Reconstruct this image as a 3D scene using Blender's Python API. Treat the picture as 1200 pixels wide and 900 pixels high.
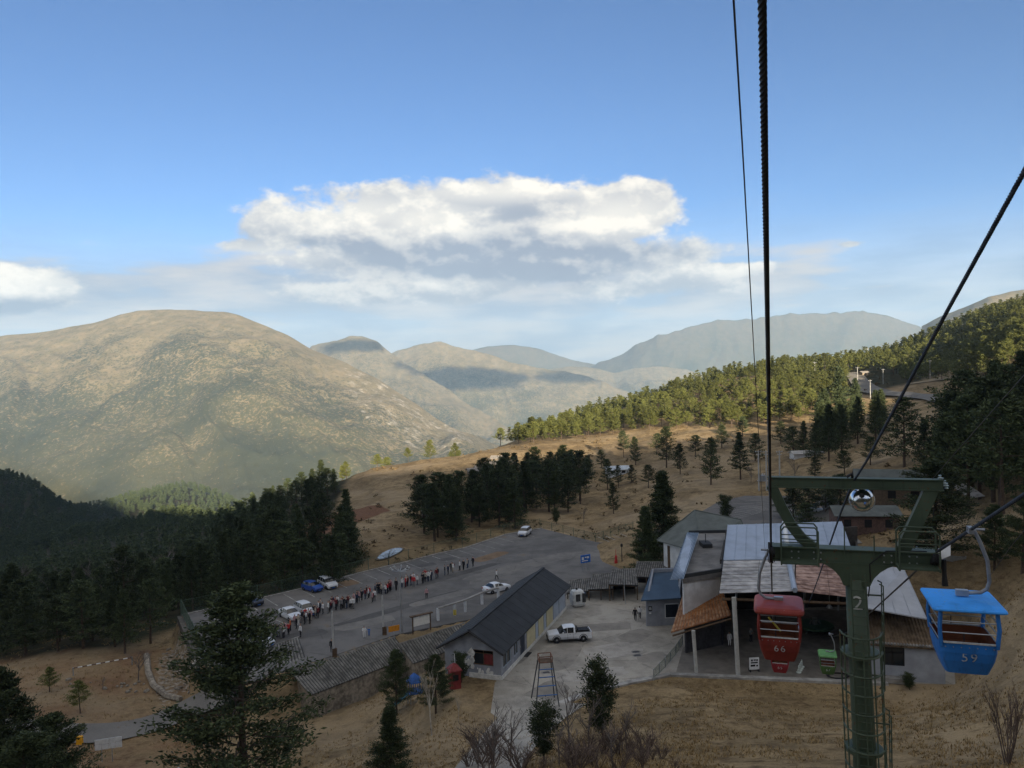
import bpy, bmesh, math, random
import numpy as np
from mathutils import Vector, Matrix
random.seed(7)
rng = np.random.default_rng(11)
for o in list(bpy.data.objects):
    bpy.data.objects.remove(o)
scene = bpy.context.scene
COL = scene.collection
R = math.radians

# ------------------------------------------------------------------ camera
FPX, CX, CY = 924.0, 600.0, 450.0          # focal length and centre in photo pixels (1200 x 900)
PITCH, ROLL = -1.55, 1.6
_f = Vector((0, math.cos(R(PITCH)), math.sin(R(PITCH))))
_r0 = Vector((1, 0, 0)); _u0 = _r0.cross(_f)
RIGHT = _r0 * math.cos(R(ROLL)) - _u0 * math.sin(R(ROLL))
UP = _u0 * math.cos(R(ROLL)) + _r0 * math.sin(R(ROLL))
FWD = _f
cam_data = bpy.data.cameras.new('camera')
cam_data.sensor_width = 36.0
cam_data.lens = FPX / 1200 * 36
cam_data.clip_start = 0.2
cam_data.clip_end = 80000
cam = bpy.data.objects.new('camera', cam_data)
M3 = Matrix((RIGHT, UP, -FWD)).transposed()
cam.matrix_world = M3.to_4x4()             # the camera hangs at the origin, about 12 m above the slope
COL.objects.link(cam)
scene.camera = cam

# ------------------------------------------------------------------ sky, sun, exposure
SUN_EL, SUN_AZ = 13.75, 163.0               # azimuth clockwise from the viewing direction (+Y): behind, a little to the right
SUN = Vector((math.sin(R(SUN_AZ)) * math.cos(R(SUN_EL)), math.cos(R(SUN_AZ)) * math.cos(R(SUN_EL)), math.sin(R(SUN_EL))))
SUN_STRENGTH, SKY_STRENGTH, EXPOSURE = 5.0, 0.050, 1.6
sun_data = bpy.data.lights.new('sun', 'SUN')
sun_data.energy = SUN_STRENGTH
sun_data.angle = R(0.53)
sun_data.color = (1.0, 0.84, 0.61)
sun = bpy.data.objects.new('sun', sun_data)
sun.rotation_euler = SUN.to_track_quat('Z', 'Y').to_euler()
COL.objects.link(sun)
scene.view_settings.view_transform = 'Standard'
scene.view_settings.look = 'None'
scene.view_settings.exposure = EXPOSURE
scene.view_settings.gamma = 1.0
scene.view_settings.use_curve_mapping = False
scene.cycles.use_denoising = True
scene.cycles.max_bounces = 6
scene.cycles.diffuse_bounces = 3
scene.cycles.volume_bounces = 0
scene.cycles.transparent_max_bounces = 8
scene.cycles.use_light_tree = False
try:
    scene.cycles.use_guiding = False
except Exception:
    pass


class NT:
    """small helper to write node maths"""
    def __init__(self, tree):
        self.t = tree

    def n(self, kind, **kw):
        nd = self.t.nodes.new(kind)
        for k, v in kw.items():
            if k.startswith('i_'):
                key = k[2:]
                key = int(key) if key.isdigit() else key.replace('_', ' ')
                self.put(nd.inputs[key], v)
            else:
                setattr(nd, k, v)
        return nd

    def put(self, sock, v):
        if hasattr(v, 'is_output') or isinstance(v, bpy.types.NodeSocket):
            self.t.links.new(v, sock)
        else:
            sock.default_value = v

    def m(self, op, a, b=0.0, c=0.0, clamp=False):
        nd = self.t.nodes.new('ShaderNodeMath')
        nd.operation = op
        nd.use_clamp = clamp
        self.put(nd.inputs[0], a)
        self.put(nd.inputs[1], b)
        self.put(nd.inputs[2], c)
        return nd.outputs[0]

    def add(self, a, b): return self.m('ADD', a, b)
    def sub(self, a, b): return self.m('SUBTRACT', a, b)
    def mul(self, a, b): return self.m('MULTIPLY', a, b)

    def smooth(self, v, lo, hi, to0=0.0, to1=1.0):
        nd = self.t.nodes.new('ShaderNodeMapRange')
        nd.interpolation_type = 'SMOOTHSTEP'
        self.put(nd.inputs[0], v)
        nd.inputs[1].default_value = lo
        nd.inputs[2].default_value = hi
        nd.inputs[3].default_value = to0
        nd.inputs[4].default_value = to1
        return nd.outputs[0]

    def mix(self, fac, a, b, blend='MIX'):
        nd = self.t.nodes.new('ShaderNodeMix')
        nd.data_type = 'RGBA'
        nd.blend_type = blend
        self.put(nd.inputs[0], fac)
        for s, v in ((nd.inputs[6], a), (nd.inputs[7], b)):
            if isinstance(v, tuple) and len(v) == 3:
                v = (*v, 1)
            self.put(s, v)
        return nd.outputs[2]

    def noise(self, vec, scale, detail=4.0, rough=0.55, w=None):
        nd = self.t.nodes.new('ShaderNodeTexNoise')
        self.put(nd.inputs['Vector'], vec)
        nd.inputs['Scale'].default_value = scale
        nd.inputs['Detail'].default_value = detail
        nd.inputs['Roughness'].default_value = rough
        return nd.outputs[0]

    def comb(self, x, y, z):
        nd = self.t.nodes.new('ShaderNodeCombineXYZ')
        self.put(nd.inputs[0], x); self.put(nd.inputs[1], y); self.put(nd.inputs[2], z)
        return nd.outputs[0]


def sky_ang(px, py):
    """azimuth and elevation (radians) of a direction given in photo pixels"""
    d = (FWD + RIGHT * ((px - CX) / FPX) + UP * ((CY - py) / FPX)).normalized()
    return math.atan2(d.x, d.y), math.asin(d.z)


def build_world():
    w = bpy.data.worlds.new('World')
    scene.world = w
    w.use_nodes = True
    t = w.node_tree
    t.nodes.clear()
    N = NT(t)
    out = N.n('ShaderNodeOutputWorld')
    bg = N.n('ShaderNodeBackground')
    t.links.new(bg.outputs[0], out.inputs[0])
    sky = N.n('ShaderNodeTexSky', sky_type='NISHITA')
    sky.sun_disc = False
    sky.sun_elevation = R(SUN_EL)
    sky.sun_rotation = R(SUN_AZ)
    sky.altitude = 2800.0
    sky.air_density = 1.0
    sky.dust_density = 1.2
    sky.ozone_density = 1.5
    tc = N.n('ShaderNodeTexCoord')
    sep = N.n('ShaderNodeSeparateXYZ', i_0=tc.outputs['Generated'])
    X, Y, Z = sep.outputs
    az = N.m('ARCTAN2', X, Y)
    el = N.m('ARCSINE', Z)
    # --- cloud field in (azimuth, elevation) space
    def lobes(rows):
        env = None
        for (px, py, hw, hh, wt) in rows:
            ca, ce = sky_ang(px, py)
            u = N.mul(N.sub(az, ca), FPX / hw)
            v = N.mul(N.sub(el, ce), FPX / hh)
            g = N.m('EXPONENT', N.mul(N.m('MULTIPLY_ADD', u, u, N.mul(v, v)), -0.9))
            g = N.mul(g, wt)
            env = g if env is None else N.m('MAXIMUM', env, g)
        return env
    p0 = N.comb(az, N.mul(el, 1.6), 3.7)
    p1 = N.comb(N.add(az, .008), N.add(N.mul(el, 1.6), .020), 3.7)
    n0 = N.noise(p0, 9.0, 8.0, 0.62)
    n1 = N.noise(p1, 9.0, 5.0, 0.60)
    wisp = N.noise(N.comb(az, N.mul(el, 5.0), 9.1), 7.0, 4.0, 0.6)
    env = lobes(((560, 262, 235, 52, 1.0), (715, 252, 100, 40, 1.0), (420, 270, 130, 36, .85), (330, 290, 120, 15, .55), (590, 305, 250, 44, .95), (440, 305, 150, 34, .8), (5, 340, 85, 30, 1.0),
                 (240, 302, 55, 6, .50), (997, 286, 20, 5, .52), (1010, 337, 70, 4, .48), (850, 316, 130, 13, .62), (1195, 288, 30, 7, .5), (500, 340, 230, 24, .72), (720, 335, 170, 26, .66)))
    bright = lobes(((500, 262, 62, 24, 1.0), (715, 258, 88, 30, 1.0), (415, 252, 110, 24, .8), (620, 222, 150, 15, .85), (335, 296, 75, 12, .7), (540, 330, 90, 8, .55), (5, 330, 80, 18, 1.0), (860, 312, 110, 9, .6)))
    dark = lobes(((570, 292, 170, 24, .75), (635, 252, 50, 14, .5), (400, 288, 70, 14, .7), (600, 318, 150, 14, .8), (700, 296, 90, 14, .7), (5, 362, 90, 14, .7)))
    # broken cloud added outside the view only, as soft fill for the shaded foreground
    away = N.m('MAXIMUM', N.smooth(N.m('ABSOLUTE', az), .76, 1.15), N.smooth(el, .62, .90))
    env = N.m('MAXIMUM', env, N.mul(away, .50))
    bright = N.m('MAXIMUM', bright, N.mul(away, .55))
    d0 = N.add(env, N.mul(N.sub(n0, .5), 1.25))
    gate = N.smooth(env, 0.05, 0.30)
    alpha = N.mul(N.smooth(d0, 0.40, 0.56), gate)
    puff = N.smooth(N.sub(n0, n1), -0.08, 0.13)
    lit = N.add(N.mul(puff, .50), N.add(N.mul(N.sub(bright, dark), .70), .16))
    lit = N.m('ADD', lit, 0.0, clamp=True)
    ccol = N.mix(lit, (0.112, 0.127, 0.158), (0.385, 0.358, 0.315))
    # --- layered veil above the ridges, fading upwards
    veil = N.mul(N.smooth(N.add(el, N.mul(N.sub(wisp, .5), .10)), sky_ang(600, 405)[1], sky_ang(600, 245)[1], 1.0, 0.0), 0.92)
    vcol = N.mix(N.smooth(wisp, .35, .68), (0.128, 0.142, 0.172), (0.238, 0.216, 0.200))
    bank = lobes(((40, 352, 240, 44, 1.0), (330, 345, 260, 46, 1.0), (600, 345, 270, 58, 1.0), (850, 345, 200, 46, .85), (1060, 360, 160, 30, .6)))
    bank = N.mul(N.mul(N.smooth(N.add(bank, N.mul(N.sub(wisp, .5), 1.3)), .12, .75), .92), N.smooth(bank, .02, .25))
    veil = N.m('MAXIMUM', veil, bank)
    below = N.smooth(el, -0.10, -0.01)
    veil = N.mul(veil, below)
    skyc = N.mix(1.0, sky.outputs[0], (SKY_STRENGTH * .60, SKY_STRENGTH * .785, SKY_STRENGTH * 1.02), 'MULTIPLY')
    c = N.mix(veil, skyc, vcol)
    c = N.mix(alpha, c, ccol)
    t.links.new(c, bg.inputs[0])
    bg.inputs[1].default_value = 1.0
    w.cycles.sampling_method = 'MANUAL'
    w.cycles.sample_map_resolution = 1024


build_world()


# ------------------------------------------------------------------ geometry of the view
def ray(px, py):
    return FWD + RIGHT * ((px - CX) / FPX) + UP * ((CY - py) / FPX)


def P(px, py, d):
    """the point seen at a photo pixel, d metres ahead of the camera"""
    v = ray(px, py)
    return v * (d / v.y)


def plane(px, py, z):
    v = ray(px, py)
    return v * (z / v.z)


def pix(p):
    p = Vector(p)
    dd = p.dot(FWD)
    return CX + FPX * p.dot(RIGHT) / dd, CY - FPX * p.dot(UP) / dd


# ------------------------------------------------------------------ materials
MATS = {}


def mat(name, col, rough=0.85, metal=0.0, var=0.25, scale=3.0, bump=0.0, bscale=None, col2=None, obj_rand=0.0, spec=0.3, detail=5.0):
    """principled material with two scales of noise in its colour and optional fine relief"""
    if name in MATS:
        return MATS[name]
    m = bpy.data.materials.new(name)
    m.use_nodes = True
    N = NT(m.node_tree)
    b = m.node_tree.nodes['Principled BSDF']
    b.inputs['Roughness'].default_value = rough
    b.inputs['Metallic'].default_value = metal
    b.inputs['Specular IOR Level'].default_value = spec
    tc = N.n('ShaderNodeTexCoord')
    v = tc.outputs['Object']
    n1 = N.noise(v, scale, detail, 0.6)
    n2 = N.noise(v, scale * 0.13, 3.0, 0.5)
    f = N.add(N.mul(n1, .6), N.mul(n2, .4))
    lo = tuple(c * (1 - var) for c in col)
    hi = tuple(min(1.0, c * (1 + var)) for c in col) if col2 is None else col2
    c = N.mix(N.smooth(f, .34, .66), lo, hi)
    if obj_rand:
        oi = N.n('ShaderNodeObjectInfo')
        k = N.m('MULTIPLY_ADD', oi.outputs['Random'], 2 * obj_rand, 1 - obj_rand)
        c = N.mix(1.0, c, N.comb(k, k, k), 'MULTIPLY')
    m.node_tree.links.new(c, b.inputs['Base Color'])
    if bump:
        bn = N.n('ShaderNodeBump')
        bn.inputs['Strength'].default_value = bump
        bn.inputs['Distance'].default_value = 0.05
        m.node_tree.links.new(N.noise(v, bscale or scale * 4, 4.0, 0.6), bn.inputs['Height'])
        m.node_tree.links.new(bn.outputs[0], b.inputs['Normal'])
    MATS[name] = m
    return m


def worn(name, col, rust=(0.13, 0.05, 0.02), rough=.5, chip=.66, grime=.45, scale=5.0):
    """faded paint with chips down to rust and streaks of grime"""
    if name in MATS:
        return MATS[name]
    m = bpy.data.materials.new(name)
    m.use_nodes = True
    N = NT(m.node_tree); b = m.node_tree.nodes['Principled BSDF']
    b.inputs['Specular IOR Level'].default_value = .35
    v = N.n('ShaderNodeTexCoord').outputs['Object']
    big = N.noise(v, scale * .2, 4, .6); fine = N.noise(v, scale * 3.2, 6, .7)
    st = N.noise(N.n('ShaderNodeMapping', i_Vector=v, i_Scale=(1, 1, .12)).outputs[0], scale * 1.8, 5, .65)
    c = N.mix(N.smooth(big, .3, .7), tuple(x * .78 for x in col), tuple(min(1, x * 1.2 + .012) for x in col))
    c = N.mix(N.mul(N.smooth(st, .5, .75), grime), c, tuple(x * .35 + .012 for x in col))
    chips = N.smooth(N.add(N.mul(fine, .7), N.mul(big, .3)), chip - .06, chip)
    c = N.mix(chips, c, rust)
    m.node_tree.links.new(c, b.inputs['Base Color'])
    m.node_tree.links.new(N.smooth(N.add(chips, N.mul(big, .4)), 0, 1, rough, .9), b.inputs['Roughness'])
    bn = N.n('ShaderNodeBump'); bn.inputs['Strength'].default_value = .25; bn.inputs['Distance'].default_value = .01
    m.node_tree.links.new(fine, bn.inputs['Height']); m.node_tree.links.new(bn.outputs[0], b.inputs['Normal'])
    MATS[name] = m
    return m


def glass(name='window_glass', col=(0.02, 0.025, 0.03), rough=0.08):
    if name in MATS:
        return MATS[name]
    m = mat(name, col, rough, 0.0, 0.1, 1.0, spec=0.6)
    return m


# ------------------------------------------------------------------ mesh builder and scene tagging
class MB:
    def __init__(self):
        self.v = []; self.f = []; self.mi = []

    def face(self, idx, m=0):
        self.f.append(tuple(idx)); self.mi.append(m)

    def quad(self, a, b, c, d, m=0):
        i = len(self.v)
        self.v += [tuple(a), tuple(b), tuple(c), tuple(d)]
        self.face((i, i + 1, i + 2, i + 3), m)

    def box(self, c, s, rz=0.0, m=0, mtx=None):
        cx, cy, cz = c; sx, sy, sz = s[0] / 2, s[1] / 2, s[2] / 2
        i = len(self.v)
        ca, sa = math.cos(rz), math.sin(rz)
        for dz in (-sz, sz):
            for dx, dy in ((-sx, -sy), (sx, -sy), (sx, sy), (-sx, sy)):
                p = Vector((cx + dx * ca - dy * sa, cy + dx * sa + dy * ca, cz + dz))
                if mtx is not None:
                    p = mtx @ p
                self.v.append(tuple(p))
        for q in ((0, 3, 2, 1), (4, 5, 6, 7), (0, 1, 5, 4), (1, 2, 6, 5), (2, 3, 7, 6), (3, 0, 4, 7)):
            self.face([i + k for k in q], m)
        return self

    def slab(self, pts, th, m=0, down=True, nrm=None):
        """polygon with thickness th, added against its normal (or straight down)"""
        pts = [Vector(p) for p in pts]
        if nrm is None:
            nrm = Vector((0, 0, -th)) if down else None
        if nrm is None:
            n = (pts[1] - pts[0]).cross(pts[2] - pts[0]).normalized()
            nrm = -n * th
        i = len(self.v); k = len(pts)
        self.v += [tuple(p) for p in pts] + [tuple(p + nrm) for p in pts]
        self.face(range(i, i + k), m)
        self.face([i + k + j for j in reversed(range(k))], m)
        for j in range(k):
            a, b = j, (j + 1) % k
            self.face((i + b, i + a, i + k + a, i + k + b), m)
        return self

    def tube(self, pts, rad, seg=8, m=0, cap=True):
        pts = [Vector(p) for p in pts]
        rads = rad if isinstance(rad, (list, tuple)) else [rad] * len(pts)
        base = len(self.v)
        prev = None
        for k, p in enumerate(pts):
            if k == 0: t = pts[1] - pts[0]
            elif k == len(pts) - 1: t = pts[-1] - pts[-2]
            else: t = (pts[k + 1] - pts[k]).normalized() + (pts[k] - pts[k - 1]).normalized()
            t = t.normalized()
            if prev is None:
                ref = Vector((0, 0, 1)) if abs(t.z) < .9 else Vector((1, 0, 0))
                u = t.cross(ref).normalized()
            else:
                u = (prev - t * prev.dot(t)).normalized()
            prev = u
            w = t.cross(u)
            for s in range(seg):
                a = 2 * math.pi * s / seg
                self.v.append(tuple(p + (u * math.cos(a) + w * math.sin(a)) * rads[k]))
        for k in range(len(pts) - 1):
            for s in range(seg):
                a = base + k * seg + s; b = base + k * seg + (s + 1) % seg
                self.face((a, b, b + seg, a + seg), m)
        if cap:
            self.face([base + s for s in reversed(range(seg))], m)
            self.face([base + (len(pts) - 1) * seg + s for s in range(seg)], m)
        return self

    def cyl(self, a, b, r0, r1=None, seg=10, m=0):
        return self.tube([a, b], [r0, r0 if r1 is None else r1], seg, m)

    def lathe(self, prof, seg=16, m=0, mtx=None):
        """profile of (radius, z), turned about z"""
        base = len(self.v)
        for r, z in prof:
            for s in range(seg):
                a = 2 * math.pi * s / seg
                p = Vector((r * math.cos(a), r * math.sin(a), z))
                self.v.append(tuple(mtx @ p if mtx is not None else p))
        for k in range(len(prof) - 1):
            for s in range(seg):
                a = base + k * seg + s; b = base + k * seg + (s + 1) % seg
                self.face((a, b, b + seg, a + seg), m)
        self.face([base + s for s in reversed(range(seg))], m)
        self.face([base + (len(prof) - 1) * seg + s for s in range(seg)], m)
        return self

    def mesh(self, name, mats, smooth=False):
        me = bpy.data.meshes.new(name)
        me.from_pydata(self.v, [], self.f)
        ms = mats if isinstance(mats, (list, tuple)) else [mats]
        for x in ms:
            me.materials.append(x)
        if len(ms) > 1:
            me.polygons.foreach_set('material_index', self.mi)
        if smooth:
            me.polygons.foreach_set('use_smooth', [True] * len(self.f))
        me.update()
        return me

    def build(self, name, mats, parent=None, smooth=False, origin=None):
        if origin is not None:
            ox, oy, oz = origin
            self.v = [(x - ox, y - oy, z - oz) for x, y, z in self.v]
        o = bpy.data.objects.new(name, self.mesh(name, mats, smooth))
        COL.objects.link(o)
        if origin is not None:
            o.location = origin
        if parent is not None:
            o.parent = parent
        return o


def tag(o, label=None, cat=None, group=None, kind=None):
    if label: o['label'] = label
    if cat: o['category'] = cat
    if group: o['group'] = group
    if kind: o['kind'] = kind
    return o


def empty(name, loc=(0, 0, 0), rz=0.0):
    o = bpy.data.objects.new(name, None)
    o.location = loc
    o.rotation_euler = (0, 0, rz)
    o.empty_display_size = 0.2
    COL.objects.link(o)
    return o


def copy_tree(o, parent=None):
    c = o.copy()
    COL.objects.link(c)
    c.parent = parent
    for ch in list(o.children):
        copy_tree(ch, c)
    return c


def part(parent, name, mb, mats, smooth=False):
    """mesh part given in the parent's local coordinates"""
    return mb.build(name, mats, parent, smooth)


def obj_np(name, verts, faces, mats, smooth=False, parent=None, mi=None):
    """fast mesh from numpy arrays; faces (n,3) or (n,4)"""
    me = bpy.data.meshes.new(name)
    n, k = faces.shape
    me.vertices.add(len(verts))
    me.vertices.foreach_set('co', np.asarray(verts, np.float32).ravel())
    me.loops.add(n * k)
    me.loops.foreach_set('vertex_index', np.asarray(faces, np.int32).ravel())
    me.polygons.add(n)
    me.polygons.foreach_set('loop_start', np.arange(0, n * k, k, dtype=np.int32))
    me.polygons.foreach_set('loop_total', np.full(n, k, np.int32))
    for x in (mats if isinstance(mats, (list, tuple)) else [mats]):
        me.materials.append(x)
    if mi is not None:
        me.polygons.foreach_set('material_index', np.asarray(mi, np.int32))
    me.polygons.foreach_set('use_smooth', np.full(n, smooth))
    me.update(calc_edges=True)
    me.validate()
    o = bpy.data.objects.new(name, me)
    COL.objects.link(o)
    if parent is not None:
        o.parent = parent
    return o

# ------------------------------------------------------------------ value noise for terrain
_perm = rng.random((256, 256)).astype(np.float64)


def vnoise(x, y):
    x = np.asarray(x, float); y = np.asarray(y, float)
    xi = np.floor(x).astype(int); yi = np.floor(y).astype(int)
    fx = x - xi; fy = y - yi
    fx = fx * fx * (3 - 2 * fx); fy = fy * fy * (3 - 2 * fy)
    g = lambda a, b: _perm[a & 255, b & 255]
    return (g(xi, yi) * (1 - fx) + g(xi + 1, yi) * fx) * (1 - fy) + (g(xi, yi + 1) * (1 - fx) + g(xi + 1, yi + 1) * fx) * fy


def fbm(x, y, oct=5, gain=.5):
    s = 0.0; a = 1.0; t = 0.0
    for k in range(oct):
        s = s + a * vnoise(x * 2 ** k + 17.3 * k, y * 2 ** k + 5.1 * k); t += a; a *= gain
    return s / t


def ridged(x, y, oct=5):
    s = 0.0; a = 1.0; t = 0.0
    for k in range(oct):
        s = s + a * (1 - np.abs(2 * vnoise(x * 2 ** k + 31.7 * k, y * 2 ** k + 9.3 * k) - 1)); t += a; a *= .5
    return s / t


# ------------------------------------------------------------------ terrain height from surveyed points
Z_YARD, Z_LOT, Z_UP = -33.0, -36.0, -34.0
CTRL_PIX = [  # (photo x, photo y, metres ahead)
    (0, 895, 75), (0, 800, 104), (20, 772, 114), (0, 745, 165), (0, 720, 250), (0, 690, 400), (0, 655, 620), (30, 568, 950), (-80, 560, 1000), (30, 650, 1400),
    (100, 895, 79), (100, 860, 86), (100, 800, 102), (80, 765, 113), (100, 742, 165), (100, 715, 235), (100, 685, 340), (100, 655, 490), (100, 628, 700), (120, 640, 900), (150, 583, 1350), (150, 680, 2000),
    (200, 890, 79), (200, 842, 91), (190, 790, 104), (200, 757, 113), (220, 715, 180), (220, 680, 260), (220, 650, 370), (220, 620, 560), (220, 612, 720), (220, 640, 950), (220, 572, 1400), (280, 592, 1350), (220, 680, 2000),
    (300, 895, 76), (300, 850, 85), (300, 668, 175), (300, 640, 240), (300, 612, 330), (330, 592, 390), (330, 620, 560), (330, 660, 800), (330, 640, 1350),
    (400, 895, 74), (430, 858, 83), (430, 828, 94), (481, 797, 102), (364, 846, 91.7), (430, 818, 98), (400, 630, 178), (400, 608, 212), (380, 590, 260), (400, 577, 278), (420, 563, 300), (440, 600, 470), (440, 650, 800), (440, 720, 1400),
    (500, 895, 63), (505, 845, 76), (478, 826, 86), (500, 812, 91), (450, 634, 172), (520, 605, 200), (520, 575, 245), (520, 556, 272), (520, 547, 288), (520, 590, 470), (520, 650, 800), (520, 720, 1400),
    (600, 895, 56), (620, 590, 210), (600, 560, 265), (600, 541, 292), (600, 530, 312), (610, 516, 350), (615, 508, 390), (610, 560, 600), (610, 660, 1100),
    (700, 895, 54), (700, 608, 187), (700, 580, 222), (700, 555, 262), (700, 530, 308), (700, 504, 372), (710, 487, 425), (700, 540, 750), (700, 640, 1200),
    (850, 895, 50), (850, 840, 67), (800, 575, 205), (800, 552, 242), (800, 528, 285), (800, 496, 348), (800, 466, 415), (800, 520, 700), (800, 620, 1200),
    (1000, 895, 48), (900, 562, 214), (900, 535, 250), (900, 500, 305), (900, 464, 372), (900, 441, 435), (900, 480, 700), (900, 590, 1200),
    (1000, 655, 109), (1000, 600, 136), (1020, 560, 165), (1020, 520, 220), (1020, 472, 320), (1020, 452, 385), (1020, 425, 470), (1020, 450, 700), (1020, 560, 1200),
    (1120, 890, 48), (1060, 814, 77), (1060, 850, 62), (1112, 818, 73), (1000, 816, 76), (930, 813, 77), (1135, 722, 92), (1120, 660, 98), (1120, 600, 120), (1120, 550, 150), (1120, 500, 200), (1120, 462, 280), (1120, 440, 335), (1120, 413, 410), (1120, 385, 500), (1120, 400, 700), (1120, 500, 1200),
    (1190, 890, 46), (1190, 800, 62), (1190, 700, 79), (1190, 640, 95), (1190, 580, 116), (1190, 500, 162), (1190, 440, 245), (1190, 402, 335), (1190, 372, 430), (1190, 360, 560), (1190, 420, 1100),
    (1350, 600, 90), (1350, 480, 160), (1350, 380, 300), (1350, 330, 480),
]
CTRL_XYZ = [(0, 0, -12), (9, 21, -16.5), (-20, 22, -21), (24, 14, -12), (0, 38, -21.5), (-40, 40, -30), (42, 40, -19), (-60, 60, -38), (70, 60, -18),
            (0, -60, 8), (0, -150, 45), (0, -300, 108), (0, -450, 184), (95, -420, 146), (0, -800, 170), (60, -30, 4), (150, -20, 18), (300, 0, 70), (300, 120, 30), (420, 250, 48),
            (-60, -40, -10), (-150, -40, -20), (-300, 0, -60), (-300, -200, 75), (150, -200, 80), (300, -300, 122), (-200, -400, 248), (-500, -400, 250), (-350, -650, 330), (-420, -150, 45), (500, -400, 150),
            (-700, 0, -130), (-600, 300, -120), (700, 0, 150), (600, 300, 75), (1200, 200, 150), (0, -1500, 150), (-1400, -600, -60), (1400, -600, 180), (-1500, 400, -250), (-1200, 900, -260)]
_c = [tuple(P(*q)) for q in CTRL_PIX] + CTRL_XYZ
_c = np.array(_c, float)


def _warp(x, y):
    r = np.hypot(x, y) + 1e-6
    s = np.arcsinh(r / 55.0) / r
    return x * s, y * s


def _scale(x, y):
    return np.hypot(x, y) + 60.0


def _phi(r2):
    return 0.5 * r2 * np.log(r2 + 1e-12)


_cx, _cy = _warp(_c[:, 0], _c[:, 1])
_v = _c[:, 2] / _scale(_c[:, 0], _c[:, 1])
_n = len(_c)
_A = np.zeros((_n + 3, _n + 3))
_A[:_n, :_n] = _phi((_cx[:, None] - _cx) ** 2 + (_cy[:, None] - _cy) ** 2) + np.eye(_n) * 2e-3
_A[:_n, _n] = 1; _A[:_n, _n + 1] = _cx; _A[:_n, _n + 2] = _cy
_A[_n:, :_n] = _A[:_n, _n:].T
_w = np.linalg.solve(_A, np.concatenate([_v, [0, 0, 0]]))


def _tps(x, y):
    a, b = _warp(x, y)
    out = np.empty_like(a)
    for k in range(0, len(a), 20000):
        s = slice(k, k + 20000)
        out[s] = _phi((a[s, None] - _cx) ** 2 + (b[s, None] - _cy) ** 2) @ _w[:_n] + _w[_n] + _w[_n + 1] * a[s] + _w[_n + 2] * b[s]
    return out * _scale(x, y)


def poly_dist(x, y, poly):
    """distance outside a polygon, 0 inside"""
    inside = np.zeros(x.shape, bool)
    dist = np.full(x.shape, 1e9)
    n = len(poly)
    for i in range(n):
        x1, y1 = poly[i]; x2, y2 = poly[(i + 1) % n]
        dx, dy = x2 - x1, y2 - y1
        t = np.clip(((x - x1) * dx + (y - y1) * dy) / (dx * dx + dy * dy + 1e-12), 0, 1)
        dist = np.minimum(dist, np.hypot(x - x1 - t * dx, y - y1 - t * dy))
        cond = ((y1 > y) != (y2 > y))
        with np.errstate(divide='ignore', invalid='ignore'):
            xx = (x2 - x1) * (y - y1) / (y2 - y1 + 1e-15) + x1
        inside ^= cond & (x < xx)
    return np.where(inside, 0.0, dist)


def pp(z, *pts):
    return [tuple(plane(a, b, z))[:2] for a, b in pts]


LOT = pp(Z_LOT, (213, 720), (303, 701), (359, 688), (398, 677), (433, 668), (480, 657), (510, 649), (543, 642), (592, 626), (634, 619), (698, 635), (752, 641), (748, 676), (690, 700), (600, 716), (545, 727), (463, 744), (400, 765), (330, 787), (296, 800), (238, 775))
YARD = pp(Z_YARD, (508, 800), (560, 835), (588, 846), (690, 812), (785, 791), (1000, 799), (1120, 802), (1112, 730), (900, 690), (790, 672), (700, 684), (660, 700), (600, 735))
UPLOT = pp(Z_UP, (842, 588), (872, 581), (925, 581), (935, 600), (985, 640), (930, 640), (860, 640), (780, 650), (752, 641), (745, 628), (800, 612))
POND = pp(Z_LOT - 2.6, (442, 654), (445, 650.5), (449, 647.5), (454, 645), (459, 643.2), (464, 642.2), (469, 642), (472, 643), (470.5, 645), (467, 647.5), (462, 650), (456, 652.5), (450, 654.3), (445, 655))
PADS = [(LOT, Z_LOT, 1.8), (YARD, Z_YARD, 3.0), (UPLOT, Z_UP, 8.0), (POND, Z_LOT - 2.75, 3.0)]
HOUSE_R = [(37, 150), (60, 150)]


def H(x, y, detail=True):
    x = np.atleast_1d(np.asarray(x, float)); y = np.atleast_1d(np.asarray(y, float))
    h = _tps(x, y)
    r = np.hypot(x, y)
    if detail:
        amp = np.clip((r - 20) / 300, 0.0, 1.0)
        h = h + amp * (fbm(x / 60, y / 60, 4) - .5) * 9 + (fbm(x / 7 + 40, y / 7, 3) - .5) * 0.9 * np.clip(r / 60, .3, 1.2)
        # sheep-track terraces on the grass slopes
        h = h + 0.16 * np.sin(h * 2.2 + 3 * fbm(x / 30, y / 30, 2)) * np.clip((r - 90) / 60, 0, 1) * (r < 600)
    for poly, z, bl in PADS:
        near = (np.abs(x - np.mean([p[0] for p in poly])) < 160) & (np.abs(y - np.mean([p[1] for p in poly])) < 160)
        if near.any():
            w = np.zeros_like(h)
            d = poly_dist(x[near], y[near], poly)
            t = np.clip(1 - d / bl, 0, 1)
            w[near] = t * t * (3 - 2 * t)
            h = h * (1 - w) + (z - 0.03) * w
    return h


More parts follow.
